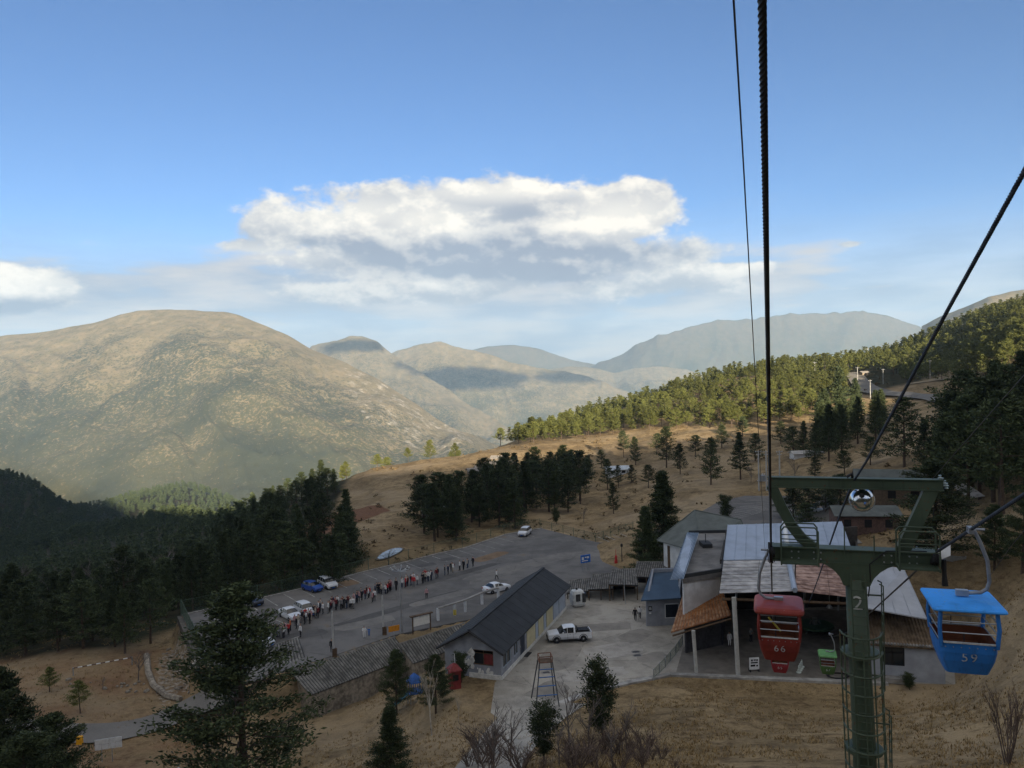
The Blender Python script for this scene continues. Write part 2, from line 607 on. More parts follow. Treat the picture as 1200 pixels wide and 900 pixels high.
_GAZ = np.concatenate([np.linspace(-180, -50, 60, endpoint=False), np.linspace(-50, 50, 520, endpoint=False), np.linspace(50, 180, 60, endpoint=False)])
_GRAD = np.concatenate([[0.5, 3, 6], np.exp(np.linspace(math.log(9), math.log(60), 40, endpoint=False)), np.exp(np.linspace(math.log(60), math.log(260), 190, endpoint=False)),
                        np.exp(np.linspace(math.log(260), math.log(700), 90, endpoint=False)), np.exp(np.linspace(math.log(700), math.log(2600), 50))])
_gA, _gR = np.meshgrid(np.radians(_GAZ), _GRAD, indexing='ij')
GX = (_gR * np.sin(_gA)).ravel(); GY = (_gR * np.cos(_gA)).ravel()
GZ = H(GX, GY)
_GZ2 = GZ.reshape(len(_GAZ), len(_GRAD))
_GAZ_ext = np.append(_GAZ, 180.0)
_GZ2x = np.vstack([_GZ2, _GZ2[:1]])


def Hq(x, y):
    """height read off the terrain sheet itself"""
    x = np.atleast_1d(np.asarray(x, float)); y = np.atleast_1d(np.asarray(y, float))
    fa = np.interp(np.degrees(np.arctan2(x, y)), _GAZ_ext, np.arange(len(_GAZ_ext)))
    fr = np.interp(np.hypot(x, y), _GRAD, np.arange(len(_GRAD)))
    ia = np.minimum(fa.astype(int), len(_GAZ_ext) - 2); ir = np.minimum(fr.astype(int), len(_GRAD) - 2)
    a = fa - ia; r = fr - ir
    return (_GZ2x[ia, ir] * (1 - a) + _GZ2x[ia + 1, ir] * a) * (1 - r) + (_GZ2x[ia, ir + 1] * (1 - a) + _GZ2x[ia + 1, ir + 1] * a) * r


def ground(px, py, dmin=30.0, dmax=900.0):
    """first place where the line of sight through a pixel meets the ground"""
    d = np.exp(np.linspace(math.log(dmin), math.log(dmax), 700))
    v = ray(px, py)
    t = d / v.y
    z = Hq(t * v.x, t * v.y)
    below = np.where(t * v.z < z)[0]
    if not len(below):
        return ground(px, py + 4, dmin, dmax) if py < 880 else None
    k = below[0]
    if k == 0:
        return Vector((t[0] * v.x, t[0] * v.y, z[0]))
    a, b = d[k - 1], d[k]
    for _ in range(18):
        m_ = .5 * (a + b); tt = m_ / v.y
        if tt * v.z < Hq(tt * v.x, tt * v.y)[0]: b = m_
        else: a = m_
    tt = b / v.y
    return Vector((tt * v.x, tt * v.y, float(Hq(tt * v.x, tt * v.y)[0])))


def hz(x, y):
    return float(Hq(x, y)[0])


def terrain_material():
    m = bpy.data.materials.new('dry_grass_ground')
    m.use_nodes = True
    N = NT(m.node_tree); b = m.node_tree.nodes['Principled BSDF']
    b.inputs['Roughness'].default_value = 1.0
    b.inputs['Specular IOR Level'].default_value = 0.1
    v = N.n('ShaderNodeTexCoord').outputs['Object']
    n_fine = N.noise(v, 1.6, 6.0, 0.65)
    n_mid = N.noise(v, 0.16, 5.0, 0.6)
    n_big = N.noise(v, 0.022, 4.0, 0.5)
    tuft = N.noise(N.n('ShaderNodeMapping', i_Vector=v, i_Scale=(1, 1, 3)).outputs[0], 0.55, 6.0, 0.7)
    n_tiny = N.noise(v, 5.5, 4.0, 0.7)
    grass = N.mix(N.smooth(n_mid, .32, .66), (0.195, 0.140, 0.074), (0.355, 0.262, 0.145))
    grass = N.mix(N.mul(N.smooth(tuft, .46, .66), .85), grass, (0.085, 0.056, 0.030))
    grass = N.mix(N.mul(N.smooth(n_fine, .42, .72), .6), grass, (0.34, 0.25, 0.140))
    grass = N.mix(N.mul(N.smooth(n_tiny, .48, .66), .55), grass, (0.075, 0.055, 0.030))
    grass = N.mix(N.mul(N.smooth(n_big, .50, .64), .4), grass, (0.15, 0.108, 0.062))
    n_big2 = N.noise(v, 0.035, 5.0, 0.6)
    grass = N.mix(N.mul(N.smooth(n_big2, .48, .64), .6), grass, (0.34, 0.265, 0.17))
    sepz = N.n('ShaderNodeSeparateXYZ', i_0=v)
    band = N.m('SINE', N.add(N.mul(sepz.outputs[2], 1.9), N.mul(n_mid, 9.0)))
    grass = N.mix(N.mul(N.smooth(band, .6, 1.0), .30), grass, (0.085, 0.064, 0.038))
    att = N.n('ShaderNodeAttribute', attribute_name='zone')
    sep = N.n('ShaderNodeSeparateColor', i_0=att.outputs['Color'])
    forest = N.mix(N.smooth(n_mid, .35, .65), (0.022, 0.026, 0.014), (0.055, 0.048, 0.026))
    soil = N.mix(N.smooth(n_fine, .3, .7), (0.125, 0.062, 0.034), (0.19, 0.105, 0.06))  # bare soil; its colour also dims the hummock
    stony = N.mix(N.smooth(n_fine, .42, .6), (0.16, 0.13, 0.095), (0.33, 0.30, 0.26))
    c = N.mix(N.smooth(N.add(sep.outputs[0], N.mul(N.sub(n_mid, .5), .5)), .35, .65), grass, forest)
    c = N.mix(N.smooth(N.add(sep.outputs[1], N.mul(N.sub(n_mid, .5), .5)), .35, .65), c, soil)
    c = N.mix(N.smooth(N.add(sep.outputs[2], N.mul(N.sub(n_fine, .5), .6)), .4, .6), c, stony)
    m.node_tree.links.new(c, b.inputs['Base Color'])
    bn = N.n('ShaderNodeBump')
    bn.inputs['Strength'].default_value = 0.9
    bn.inputs['Distance'].default_value = 0.25
    m.node_tree.links.new(N.add(N.mul(n_fine, .6), tuft), bn.inputs['Height'])
    m.node_tree.links.new(bn.outputs[0], b.inputs['Normal'])
    return m


def build_terrain():
    X, Y, Zc = GX, GY, GZ
    na, nr = len(_GAZ), len(_GRAD)
    i = np.arange(na)[:, None] * nr + np.arange(nr - 1)[None]
    j = ((np.arange(na)[:, None] + 1) % na) * nr + np.arange(nr - 1)[None]
    faces = np.stack([i, i + 1, j + 1, j], -1).reshape(-1, 4)
    o = obj_np('ground', np.stack([X, Y, Zc], 1), faces, terrain_material(), smooth=True)
    tag(o, kind='structure')
    # ground cover zones and a painted-in dimming of the hummock, in plan
    q = np.stack([X, Y, Zc], 1)
    d = np.maximum(q @ np.array(FWD), 1.0)
    px = CX + FPX * (q @ np.array(RIGHT)) / d
    zone = np.zeros((len(X), 4), np.float32); zone[:, 3] = 1
    behind = Y < 5
    wood_poly = [(-62, 118), (-46, 140), (-37, 160), (-50, 190), (-62, 230), (-70, 300), (-72, 360), (-60, 480), (-60, 900), (-900, 900), (-900, 100), (-100, 118)]
    fz = np.clip(1 - poly_dist(X, Y, wood_poly) / 14, 0, 1)
    fz = np.maximum(fz, np.clip((np.hypot(X, Y) - 430) / 90, 0, 1))
    fz = np.maximum(fz, .75 * np.clip((Y - 330) / 40, 0, 1) * np.clip((X - 90) / 60, 0, 1))
    fz[behind] = .6
    zone[:, 0] = fz
    pl = [tuple(plane(a, b, -41))[:2] for a, b in ((312, 612), (350, 590), (440, 596), (452, 604), (400, 628), (340, 640))]
    zone[:, 1] = np.clip(1 - poly_dist(X, Y, pl) / 3, 0, 1)
    hummock_dim = [tuple(plane(a, b, -39))[:2] for a, b in ((-60, 900), (-60, 770), (80, 760), (200, 760), (215, 800), (240, 840), (260, 900))]
    zone[:, 1] = np.maximum(zone[:, 1], .47 * np.clip(1 - poly_dist(X, Y, hummock_dim) / 8, 0, 1))  # soil colour dims the hummock, standing in for tree shade and vignetting
    st = [tuple(plane(a, b, -39))[:2] for a, b in ((188, 770), (212, 752), (226, 790), (190, 815))]
    zone[:, 2] = np.clip(1 - poly_dist(X, Y, st) / 3, 0, 1) * .5
    ca = o.data.color_attributes.new('zone', 'FLOAT_COLOR', 'POINT')
    ca.data.foreach_set('color', zone.ravel())
    return o


build_terrain()


# ------------------------------------------------------------------ far mountains
def mountain_material(name, rock=0.3, green=1.0):
    m = bpy.data.materials.new(name)
    m.use_nodes = True
    N = NT(m.node_tree); b = m.node_tree.nodes['Principled BSDF']
    b.inputs['Roughness'].default_value = 1.0
    b.inputs['Specular IOR Level'].default_value = 0.05
    tcn = N.n('ShaderNodeTexCoord')
    v = tcn.outputs['Object']
    geo = N.n('ShaderNodeNewGeometry')
    sepn = N.n('ShaderNodeSeparateXYZ', i_0=geo.outputs['Normal'])
    att = N.n('ShaderNodeAttribute', attribute_name='zone')
    sep = N.n('ShaderNodeSeparateColor', i_0=att.outputs['Color'])
    trees = N.noise(v, 0.085, 3.0, 0.80)
    patch = N.noise(v, 0.0032, 5.0, 0.60)
    mid = N.noise(v, 0.020, 5.0, 0.70)
    base = N.mix(N.smooth(mid, .3, .7), (0.125 * green, 0.106 * green, 0.058 * green), (0.205 * green, 0.162 * green, 0.098 * green))
    tree = N.mix(N.smooth(patch, .35, .65), (0.042, 0.045, 0.024), (0.072, 0.069, 0.034))
    cov = N.smooth(N.add(trees, N.add(N.mul(N.sub(patch, .5), -.38), N.add(N.mul(N.sub(mid, .5), -.15), N.mul(N.sub(sep.outputs[1], .45), .34)))), .42, .54)
    c = N.mix(cov, base, tree)
    streak = N.noise(N.n('ShaderNodeMapping', i_Vector=v, i_Scale=(1, 1, .35)).outputs[0], 0.028, 7.0, 0.75)
    rk = N.smooth(N.add(N.mul(streak, .8), N.add(N.mul(sep.outputs[0], .62), rock * .12)), .70, .84)
    rcol = N.mix(N.smooth(mid, .35, .65), (0.27, 0.24, 0.195), (0.44, 0.40, 0.34))
    c = N.mix(rk, c, rcol)
    m.node_tree.links.new(c, b.inputs['Base Color'])
    bn = N.n('ShaderNodeBump')
    bn.inputs['Strength'].default_value = 0.7
    bn.inputs['Distance'].default_value = 6.0
    m.node_tree.links.new(N.add(trees, N.mul(mid, .3)), bn.inputs['Height'])
    m.node_tree.links.new(bn.outputs[0], b.inputs['Normal'])
    return m


def mountain(name, crest, foot, mtl, nu=300, nv=110, rough=1.0, back=1.0, cliff=None, nseed=0.0, gully=1.0, crest_rough=.012):
    """range between a crest line and a foot line, each a list of (photo x, photo y, metres ahead); the far side falls away behind"""
    cu = np.array([tuple(P(*c)) for c in crest]); cp = np.array([c[0] for c in crest], float)
    fu = np.array([tuple(P(*c)) for c in foot]); fp = np.array([c[0] for c in foot], float)
    s = np.linspace(0, 1, nu)
    pc = cp[0] + (cp[-1] - cp[0]) * s
    pf = fp[0] + (fp[-1] - fp[0]) * s
    C = np.stack([np.interp(pc, cp, cu[:, k]) for k in range(3)], 1)
    F_ = np.stack([np.interp(pf, fp, fu[:, k]) for k in range(3)], 1)
    # smooth corners of the crest line a little
    for _ in range(2):
        C[1:-1] = .25 * C[:-2] + .5 * C[1:-1] + .25 * C[2:]
    v = np.linspace(0, 1, nv)
    size = np.linalg.norm(C - F_, axis=1).mean()
    rows = []
    for t in v:
        prof = t ** 1.12
        q = F_ + (C - F_) * t
        q[:, 2] = F_[:, 2] + (C[:, 2] - F_[:, 2]) * prof
        rows.append(q)
    B = C + (C - F_) * np.array([.8 * back, .8 * back, 0]); B[:, 2] = F_[:, 2] - 50
    for t in np.linspace(0, 1, 26)[1:]:
        q = C + (B - C) * t
        q[:, 2] = C[:, 2] + (B[:, 2] - C[:, 2]) * t ** 1.15
        rows.append(q)
    G = np.stack(rows, 1)                      # nu x nv' x 3
    nvv = G.shape[1]
    t = np.concatenate([v, 1 - np.linspace(0, 1, 26)[1:]])
    w = np.clip(np.sin(np.pi * np.clip(t, 0, 1) * .97 + .02), 0, 1) ** .8
    x = G[..., 0] / size; y = G[..., 1] / size
    # spurs and gullies running down the face
    along = np.linspace(0, np.linalg.norm(C[-1] - C[0]) / size, nu)[:, None] * np.ones(nvv)
    warp = (fbm(x * 2.2 + nseed, y * 2.2, 3) - .5) * .8
    g = ridged(along * 2.4 + warp + nseed, t[None] * .7 + warp, 5)
    f2 = fbm(x * 7 + nseed, y * 7 + 3.3, 5)
    disp = ((g - .55) * .10 * gully + (f2 - .5) * .032) * size * rough
    G[..., 2] += disp * w[None]
    G[..., 2] += ((ridged(along * 9 + nseed, t[None] * 2, 4) - .55) * crest_rough * size) * np.clip(t, 0, 1)[None] ** 3
    G[..., 2] += (fbm(x * 24 + nseed, y * 24, 3) - .5) * .008 * size * np.clip(w + .25, 0, 1)[None] * rough
    i = np.arange(nu - 1)[:, None] * nvv + np.arange(nvv - 1)[None]
    faces = np.stack([i, i + 1, i + nvv + 1, i + nvv], -1).reshape(-1, 4)[:, ::-1]
    V = G.reshape(-1, 3)
    o = obj_np(name, V, faces, mtl, smooth=True)
    tag(o, kind='structure')
    zone = np.zeros((len(V), 4), np.float32); zone[:, 3] = 1
    d = V @ np.array(FWD)
    px = CX + FPX * (V @ np.array(RIGHT)) / d; py = CY - FPX * (V @ np.array(UP)) / d
    if cliff:
        for poly, wt, bl in cliff:
            zone[:, 0] = np.maximum(zone[:, 0], wt * np.clip(1 - poly_dist(px, py, poly) / bl, 0, 1))
    zone[:, 1] = np.tile(1 - t, nu)
    ca = o.data.color_attributes.new('zone', 'FLOAT_COLOR', 'POINT')
    ca.data.foreach_set('color', zone.ravel())
    return o


mt1 = mountain_material('mountain_scrub', .25)
mt2 = mountain_material('mountain_far_scrub', .55)
mountain('mountain', [(-420, 470, 4200), (-200, 425, 4200), (-60, 404, 4150), (0, 396, 4100), (60, 388, 4050), (110, 380, 4000), (140, 371, 4000), (162, 366, 4000), (200, 364, 4000), (262, 366, 3950), (285, 372, 3900),
                       (310, 382, 3800), (340, 396, 3700), (365, 411, 3650), (400, 424, 3550), (440, 444, 3450), (475, 466, 3350), (510, 490, 3250), (545, 510, 3150), (580, 530, 3050), (630, 560, 2950)],
         [(-420, 690, 2300), (-200, 680, 2250), (0, 660, 2200), (100, 630, 2150), (200, 615, 2100), (280, 608, 2050), (400, 625, 2050), (520, 640, 2050), (640, 650, 2050)],
         mt1, nu=420, nv=170, cliff=[([(405, 430), (440, 445), (500, 485), (560, 512), (545, 530), (500, 535), (440, 500), (415, 470)], 0.43, 20),
                                     ([(0, 480), (60, 470), (150, 470), (230, 465), (240, 500), (120, 505), (0, 515)], .27, 20), ([(250, 560), (330, 530), (400, 520), (380, 545), (300, 572)], .30, 12)], nseed=2.2, crest_rough=.003)
mountain('mountain', [(330, 440, 6200), (365, 406, 6100), (385, 402, 6000), (408, 395, 6000), (425, 395, 6000), (440, 401, 5950), (458, 413, 5900), (480, 430, 5700), (520, 455, 5500), (560, 480, 5200), (610, 510, 4800), (650, 540, 4500)],
         [(330, 560, 4300), (430, 560, 4200), (560, 570, 4000), (650, 600, 3800)], mt2, nu=220, nv=90, nseed=7.7, crest_rough=.02)
mountain('mountain', [(420, 440, 6800), (455, 416, 6800), (470, 411, 6750), (490, 405, 6700), (515, 402, 6700), (540, 407, 6650), (570, 416, 6600), (600, 425, 6500), (636, 434, 6450), (660, 437, 6400), (690, 442, 6300), (725, 455, 6200), (770, 470, 6100), (830, 490, 5900)],
         [(420, 540, 5200), (560, 545, 5100), (700, 550, 5000), (830, 560, 5000)], mt2, nu=280, nv=100, nseed=13.1, crest_rough=.02)
mountain('mountain', [(600, 445, 7900), (640, 434, 7850), (672, 430, 7800), (700, 432, 7750), (722, 438, 7700), (738, 432, 7700), (765, 429, 7650), (800, 432, 7600), (822, 438, 7550), (845, 452, 7500), (900, 480, 7400), (980, 500, 7300)],
         [(600, 500, 6400), (750, 510, 6200), (900, 530, 6100), (980, 540, 6100)], mt2, nu=220, nv=70, nseed=19.4)
mt3 = mountain_material('mountain_blue_distance', .1, .45)
mountain('mountain', [(660, 446, 9200), (700, 426, 9100), (725, 416, 9000), (745, 405, 8900), (775, 392, 8800), (800, 388, 8800), (815, 381, 8800), (845, 375, 8800), (880, 374, 8800), (925, 369, 8800), (960, 368, 8800), (1000, 364, 8800), (1030, 367, 8800), (1055, 374, 8800), (1090, 388, 8800), (1150, 396, 8800), (1300, 420, 8800)],
         [(660, 480, 8000), (900, 490, 7700), (1300, 490, 7700)], mt3, nu=220, nv=70, nseed=23.0, rough=1.3, crest_rough=.03)
mountain('mountain', [(470, 440, 9900), (530, 416, 9900), (570, 406, 9900), (600, 404, 9900), (630, 408, 9900), (670, 422, 9900), (760, 440, 9900)],
         [(470, 470, 9300), (600, 470, 9300), (760, 470, 9300)], mt3, nu=90, nv=40, nseed=29.0)
mountain('mountain', [(1080, 384, 3600), (1120, 364, 3500), (1160, 347, 3400), (1200, 339, 3400), (1260, 322, 3300), (1400, 300, 3300)],
         [(1080, 470, 2500), (1200, 460, 2400), (1400, 450, 2400)], mt1, nu=120, nv=60, nseed=31.0)


def build_haze():
    mb = MB()
    mb.box((0, 1000, -200), (26000, 24000, 1830))
    m = bpy.data.materials.new('haze_air')
    m.use_nodes = True
    t = m.node_tree
    t.nodes.clear()
    out = t.nodes.new('ShaderNodeOutputMaterial')
    vol = t.nodes.new('ShaderNodeVolumePrincipled')
    vol.inputs['Color'].default_value = (0.46, 0.70, 1.0, 1)
    vol.inputs['Density'].default_value = HAZE
    vol.inputs['Anisotropy'].default_value = 0.0
    t.links.new(vol.outputs[0], out.inputs['Volume'])
    o = mb.build('haze', m)
    tag(o, 'pale blue haze filling the valley air', kind='stuff')


HAZE = 6.5e-5
build_haze()

# ------------------------------------------------------------------ paved ground
def asphalt_material(name, c0, c1, stain, scale=0.25, stain_at=.6):
    m = bpy.data.materials.new(name)
    m.use_nodes = True
    N = NT(m.node_tree); b = m.node_tree.nodes['Principled BSDF']
    b.inputs['Roughness'].default_value = 0.9
    b.inputs['Specular IOR Level'].default_value = 0.2
    v = N.n('ShaderNodeTexCoord').outputs['Object']
    big = N.noise(v, scale * .25, 4, .6); mid = N.noise(v, scale, 6, .65); fine = N.noise(v, 9.0, 3, .7)
    c = N.mix(N.smooth(N.add(N.mul(big, .5), N.mul(mid, .5)), .36, .62), c0, c1)
    c = N.mix(N.mul(N.smooth(mid, stain_at, stain_at + .12), .7), c, stain)
    c = N.mix(N.mul(N.smooth(fine, .3, .7), .25), c, tuple(x * 1.6 for x in c1))
    vor = N.n('ShaderNodeTexVoronoi', feature='DISTANCE_TO_EDGE', i_Vector=N.n('ShaderNodeMapping', i_Vector=v).outputs[0], i_Scale=.16)
    vv = N.add(vor.outputs['Distance'], N.mul(N.sub(mid, .5), .09))
    c = N.mix(N.mul(N.smooth(N.m('ABSOLUTE', vv), .001, .008, 1.0, 0.0), .35), c, (0.05, 0.045, 0.04))
    m.node_tree.links.new(c, b.inputs['Base Color'])
    return m


M_ASPH = asphalt_material('worn_asphalt', (0.088, 0.084, 0.080), (0.155, 0.148, 0.140), (0.17, 0.12, 0.075))
M_CONC = asphalt_material('yard_concrete', (0.21, 0.195, 0.17), (0.37, 0.345, 0.30), (0.15, 0.12, 0.085), scale=.5)
M_ROAD = asphalt_material('road_asphalt', (0.125, 0.118, 0.108), (0.175, 0.165, 0.150), (0.10, 0.09, 0.08))
M_LINE = mat('road_marking_paint', (0.27, 0.27, 0.25), .8, var=.55, scale=2.5)
M_KERB = mat('kerb_concrete', (0.24, 0.23, 0.215), .9, var=.35, scale=1.5)


def sheet(name, poly, z, m, th=0.35):
    mb = MB()
    mb.slab([(x, y, z) for x, y in poly], th)
    o = mb.build(name, m)
    bm = bmesh.new(); bm.from_mesh(o.data)
    bmesh.ops.triangulate(bm, faces=[f for f in bm.faces if len(f.verts) > 4])
    bmesh.ops.recalc_face_normals(bm, faces=bm.faces)
    bm.to_mesh(o.data); bm.free()
    return tag(o, kind='structure')


def inset(poly, k):
    c = np.mean(poly, axis=0)
    return [tuple(np.array(p) + (c - np.array(p)) / np.linalg.norm(c - np.array(p)) * k) for p in poly]


lot = sheet('parking_lot', LOT, Z_LOT, M_ASPH)
sheet('upper_parking_lot', UPLOT, Z_UP + .004, M_ASPH)
YARDC = pp(Z_YARD, (575, 835), (590, 846), (690, 812), (785, 791), (1000, 799), (1120, 802), (1112, 730), (900, 690), (790, 672), (700, 684), (664, 697), (655, 715), (580, 800))
yard = sheet('concrete_yard', YARDC, Z_YARD, M_CONC)
# puddle-smooth pond beyond the lot
pondm = mat('pond_water', (0.12, 0.145, 0.16), .16, var=.25, scale=.25, spec=.5)
po = sheet('pond', POND, Z_LOT - 2.58, pondm, .1)


mb = MB(); _pc = np.mean(POND, axis=0)
rim = [tuple(_pc + (np.array(p) - _pc) * 1.16) for p in POND]
sheet('pond_bank', rim, Z_LOT - 2.66, mat('pond_mud', (0.10, 0.075, 0.05), .9, var=.4, scale=.8), .1)


def drape(name, pts, widths, m, lift=0.07, step=1.2, cut=None, kind='structure'):
    """strip laid over the terrain along a plan polyline"""
    pts = [Vector((p[0], p[1])) for p in pts]
    # resample with Catmull-Rom
    res = []; ws = []
    for i in range(len(pts) - 1):
        p0 = pts[max(0, i - 1)]; p1 = pts[i]; p2 = pts[i + 1]; p3 = pts[min(len(pts) - 1, i + 2)]
        n = max(2, int((p2 - p1).length / step))
        for k in range(n):
            t = k / n
            res.append(0.5 * ((2 * p1) + (p2 - p0) * t + (2 * p0 - 5 * p1 + 4 * p2 - p3) * t * t + (3 * p1 - p0 - 3 * p2 + p3) * t ** 3))
            ws.append(widths[i] * (1 - t) + widths[i + 1] * t)
    res.append(pts[-1]); ws.append(widths[-1])
    cols = 7
    V = []
    n = len(res)
    for k in range(n):
        tdir = (res[min(n - 1, k + 1)] - res[max(0, k - 1)]).normalized()
        nor = Vector((-tdir.y, tdir.x))
        for c in range(cols):
            q = res[k] + nor * ws[k] * (c / (cols - 1) - .5)
            V.append((q.x, q.y))
    V = np.array(V)
    z = Hq(V[:, 0], V[:, 1]).reshape(n, cols)
    mean = np.maximum(z, z.mean(1, keepdims=True))
    z = mean * .5 + z * .5
    for _ in range(6):
        z[1:-1] = .25 * z[:-2] + .5 * z[1:-1] + .25 * z[2:]
    zt = np.maximum(z, Hq(V[:, 0], V[:, 1]).reshape(n, cols)) + lift
    VV = np.concatenate([V, zt.reshape(-1, 1)], 1)
    i = np.arange(n - 1)[:, None] * cols + np.arange(cols - 1)[None]
    F_ = np.stack([i, i + 1, i + cols + 1, i + cols], -1).reshape(-1, 4)
    o = obj_np(name, VV, F_, m, smooth=True)
    return tag(o, kind=kind)


def gp(*pts):
    return [tuple(ground(a, b))[:2] for a, b in pts]


drape('road', gp((-60, 850), (30, 858), (110, 861), (170, 851), (215, 838), (262, 815)) + [tuple(plane(300, 795, Z_LOT))[:2]], [5.2, 5.2, 5.2, 5.0, 4.8, 4.6, 4.6], M_ROAD, .10)
drape('yard_drive', gp((648, 822), (622, 845), (600, 868), (578, 893)) + [(-2.6, 50), (-4, 44)], [7.5, 6.5, 5.8, 5.2, 5, 5], M_CONC, .09)
drape('hill_road', gp((1000, 437), (1006, 446), (1020, 458), (1036, 462), (1060, 463), (1090, 466), (1112, 470)), [9, 9, 10, 7, 5, 4.5, 4.5], M_ROAD, .35, step=4)
drape('hill_track', gp((1060, 452), (1095, 446), (1130, 441), (1170, 435), (1200, 428)), [3.5] * 5, mat('track_dirt', (0.30, 0.24, 0.16), .95, var=.3, scale=.4), .30, step=4)
drape('station_lane', gp((985, 640), (976, 622), (968, 606), (950, 596)), [6, 5, 5, 5], M_ROAD, .12)

# parking bay lines along the fence side of the lot
edge_px = [(213, 720), (303, 701), (359, 688), (398, 677), (433, 668), (480, 657), (510, 649), (543, 642), (592, 626), (634, 619)]
EDGE = [Vector(plane(a, b, Z_LOT)[:2]) for a, b in edge_px]


def along_edge(s):
    for a, b in zip(EDGE[:-1], EDGE[1:]):
        L_ = (b - a).length
        if s <= L_ or b is EDGE[-1]:
            return a + (b - a) * (s / L_), (b - a).normalized()
        s -= L_


EDGE_LEN = sum((b - a).length for a, b in zip(EDGE[:-1], EDGE[1:]))
LOTDIR = (EDGE[-1] - EDGE[0]).normalized()
LOTIN = Vector((LOTDIR.y, -LOTDIR.x))


def marking(a, b, w, z, parent, m=M_LINE):
    a = Vector(a); b = Vector(b)
    t = (b - a).normalized(); n = Vector((-t.y, t.x)) * w / 2
    mb = MB()
    mb.quad((*(a - n), z), (*(b - n), z), (*(b + n), z), (*(a + n), z))
    return mb.build('bay_line', m, parent)


s = 3.0
while s < EDGE_LEN - 4:
    p, t = along_edge(s)
    q = p + LOTIN * 0.9
    marking(q, q + LOTIN * 5.2 - LOTDIR * .6, .16, Z_LOT + .006, lot)
    s += 3.1
for k in range(5):
    c = Vector(plane(318 - 8 * k, 724 + 5 * k, Z_LOT)[:2])
    marking(c, c + LOTIN * 4.6, .15, Z_LOT + .006, lot)
ul = bpy.data.objects['upper_parking_lot']
for k in range(8):
    a = Vector(plane(852 + 3 * k, 611 - 3.4 * k, Z_UP)[:2]); b = Vector(plane(892 + 4.2 * k, 600 - 2.2 * k, Z_UP)[:2])
    marking(a, b, .16, Z_UP + .012, ul)
for k in range(4):
    a = Vector(plane(700 + 9 * k, 629 - 1.2 * k, Z_LOT)[:2]); b = Vector(plane(724 + 9 * k, 639 - 1.2 * k, Z_LOT)[:2])
    marking(a, b, .16, Z_LOT + .006, lot)

# kerb along the lot
mb = MB()
for a, b in zip(EDGE[:-1], EDGE[1:]):
    t = (b - a).normalized(); n = Vector((t.y, -t.x))
    mb.slab([(*(a + n * .55), Z_LOT + .13), (*(b + n * .55), Z_LOT + .13), (*(b + n * .2), Z_LOT + .13), (*(a + n * .2), Z_LOT + .13)], .2)
tag(mb.build('kerb', M_KERB), kind='structure')
# repaired patches, tyre-darkened lanes and drain covers, each laid on the paving
def paving_patch(parent, z, c, L_, W, rz, m, seed, name='paving_patch'):
    pr = random.Random(seed); mb = MB(); pts = []
    n = 14
    for q in range(n):
        a = 2 * math.pi * q / n
        x = math.copysign(abs(math.cos(a)) ** .5, math.cos(a)) * L_ / 2 * pr.uniform(.86, 1.06); y = math.copysign(abs(math.sin(a)) ** .5, math.sin(a)) * W / 2 * pr.uniform(.86, 1.06)
        pts.append((c[0] + x * math.cos(rz) - y * math.sin(rz), c[1] + x * math.sin(rz) + y * math.cos(rz), z))
    mb.slab(pts, .003)
    mb.build(name, m, parent)


M_PATCH_D = asphalt_material('dark_patch', (0.062, 0.060, 0.058), (0.10, 0.096, 0.092), (0.12, 0.09, 0.06), .6)
M_PATCH_L = asphalt_material('pale_patch', (0.12, 0.114, 0.106), (0.19, 0.18, 0.165), (0.16, 0.12, 0.08), .6)
M_PATCH_B = asphalt_material('earthy_patch', (0.14, 0.095, 0.058), (0.21, 0.145, 0.09), (0.10, 0.075, 0.05), .5)
M_CPATCH_D = asphalt_material('damp_concrete_patch', (0.175, 0.163, 0.145), (0.27, 0.25, 0.22), (0.10, 0.08, 0.06), .7)
M_CPATCH_L = asphalt_material('new_concrete_patch', (0.24, 0.225, 0.20), (0.39, 0.365, 0.33), (0.22, 0.18, 0.14), .7)
for k, (px, py, L_, W, rz_, m_) in enumerate(((575, 652, 9, 3.2, .9, M_PATCH_B), (398, 685, 7, 3.5, .6, M_PATCH_B), (610, 664, 26, 5, .75, M_PATCH_L), (540, 672, 20, 2.2, .8, M_PATCH_D), (470, 712, 24, 2.0, .75, M_PATCH_D), (430, 730, 9, 3, .6, M_PATCH_L),
                                              (350, 745, 8, 3, .5, M_PATCH_D), (520, 700, 12, 2.5, .7, M_PATCH_L), (455, 690, 3, 2, .4, M_PATCH_D), (500, 662, 4, 2.2, .6, M_PATCH_D), (470, 668, 3.5, 2, .6, M_PATCH_D), (525, 655, 3.5, 2, .6, M_PATCH_D), (680, 650, 14, 5, .3, M_PATCH_L))):
    paving_patch(lot, Z_LOT + .0035 + .0006 * k, plane(px, py, Z_LOT), L_, W, rz_, m_, 300 + k)
for k, (px, py, L_, W, rz_, m_) in enumerate(((655, 770, 8, 4, 1.2, M_CPATCH_D), (720, 762, 7, 4, .3, M_CPATCH_L), (690, 790, 9, 3, .2, M_CPATCH_L), (745, 745, 5, 3, .8, M_CPATCH_D), (640, 812, 6, 3.5, 1.0, M_CPATCH_D), (705, 735, 8, 3, .1, M_CPATCH_D), (765, 770, 4, 2.2, .5, M_CPATCH_D), (615, 765, 7, 1.6, 1.23, M_CPATCH_D))):
    paving_patch(yard, Z_YARD + .0045 + .0006 * k, plane(px, py, Z_YARD), L_, W, rz_, m_, 330 + k)
for (px, py) in ((745, 764), (747, 768), (640, 788)):
    paving_patch(yard, Z_YARD + .012, plane(px, py, Z_YARD), 1.1, .8, .2, M_KERB, 360 + px, 'drain_cover_ring'); paving_patch(yard, Z_YARD + .016, plane(px, py, Z_YARD), .8, .5, .2, mat('iron_cover', (0.04, 0.04, 0.04), .6), 380 + px, 'drain_cover')
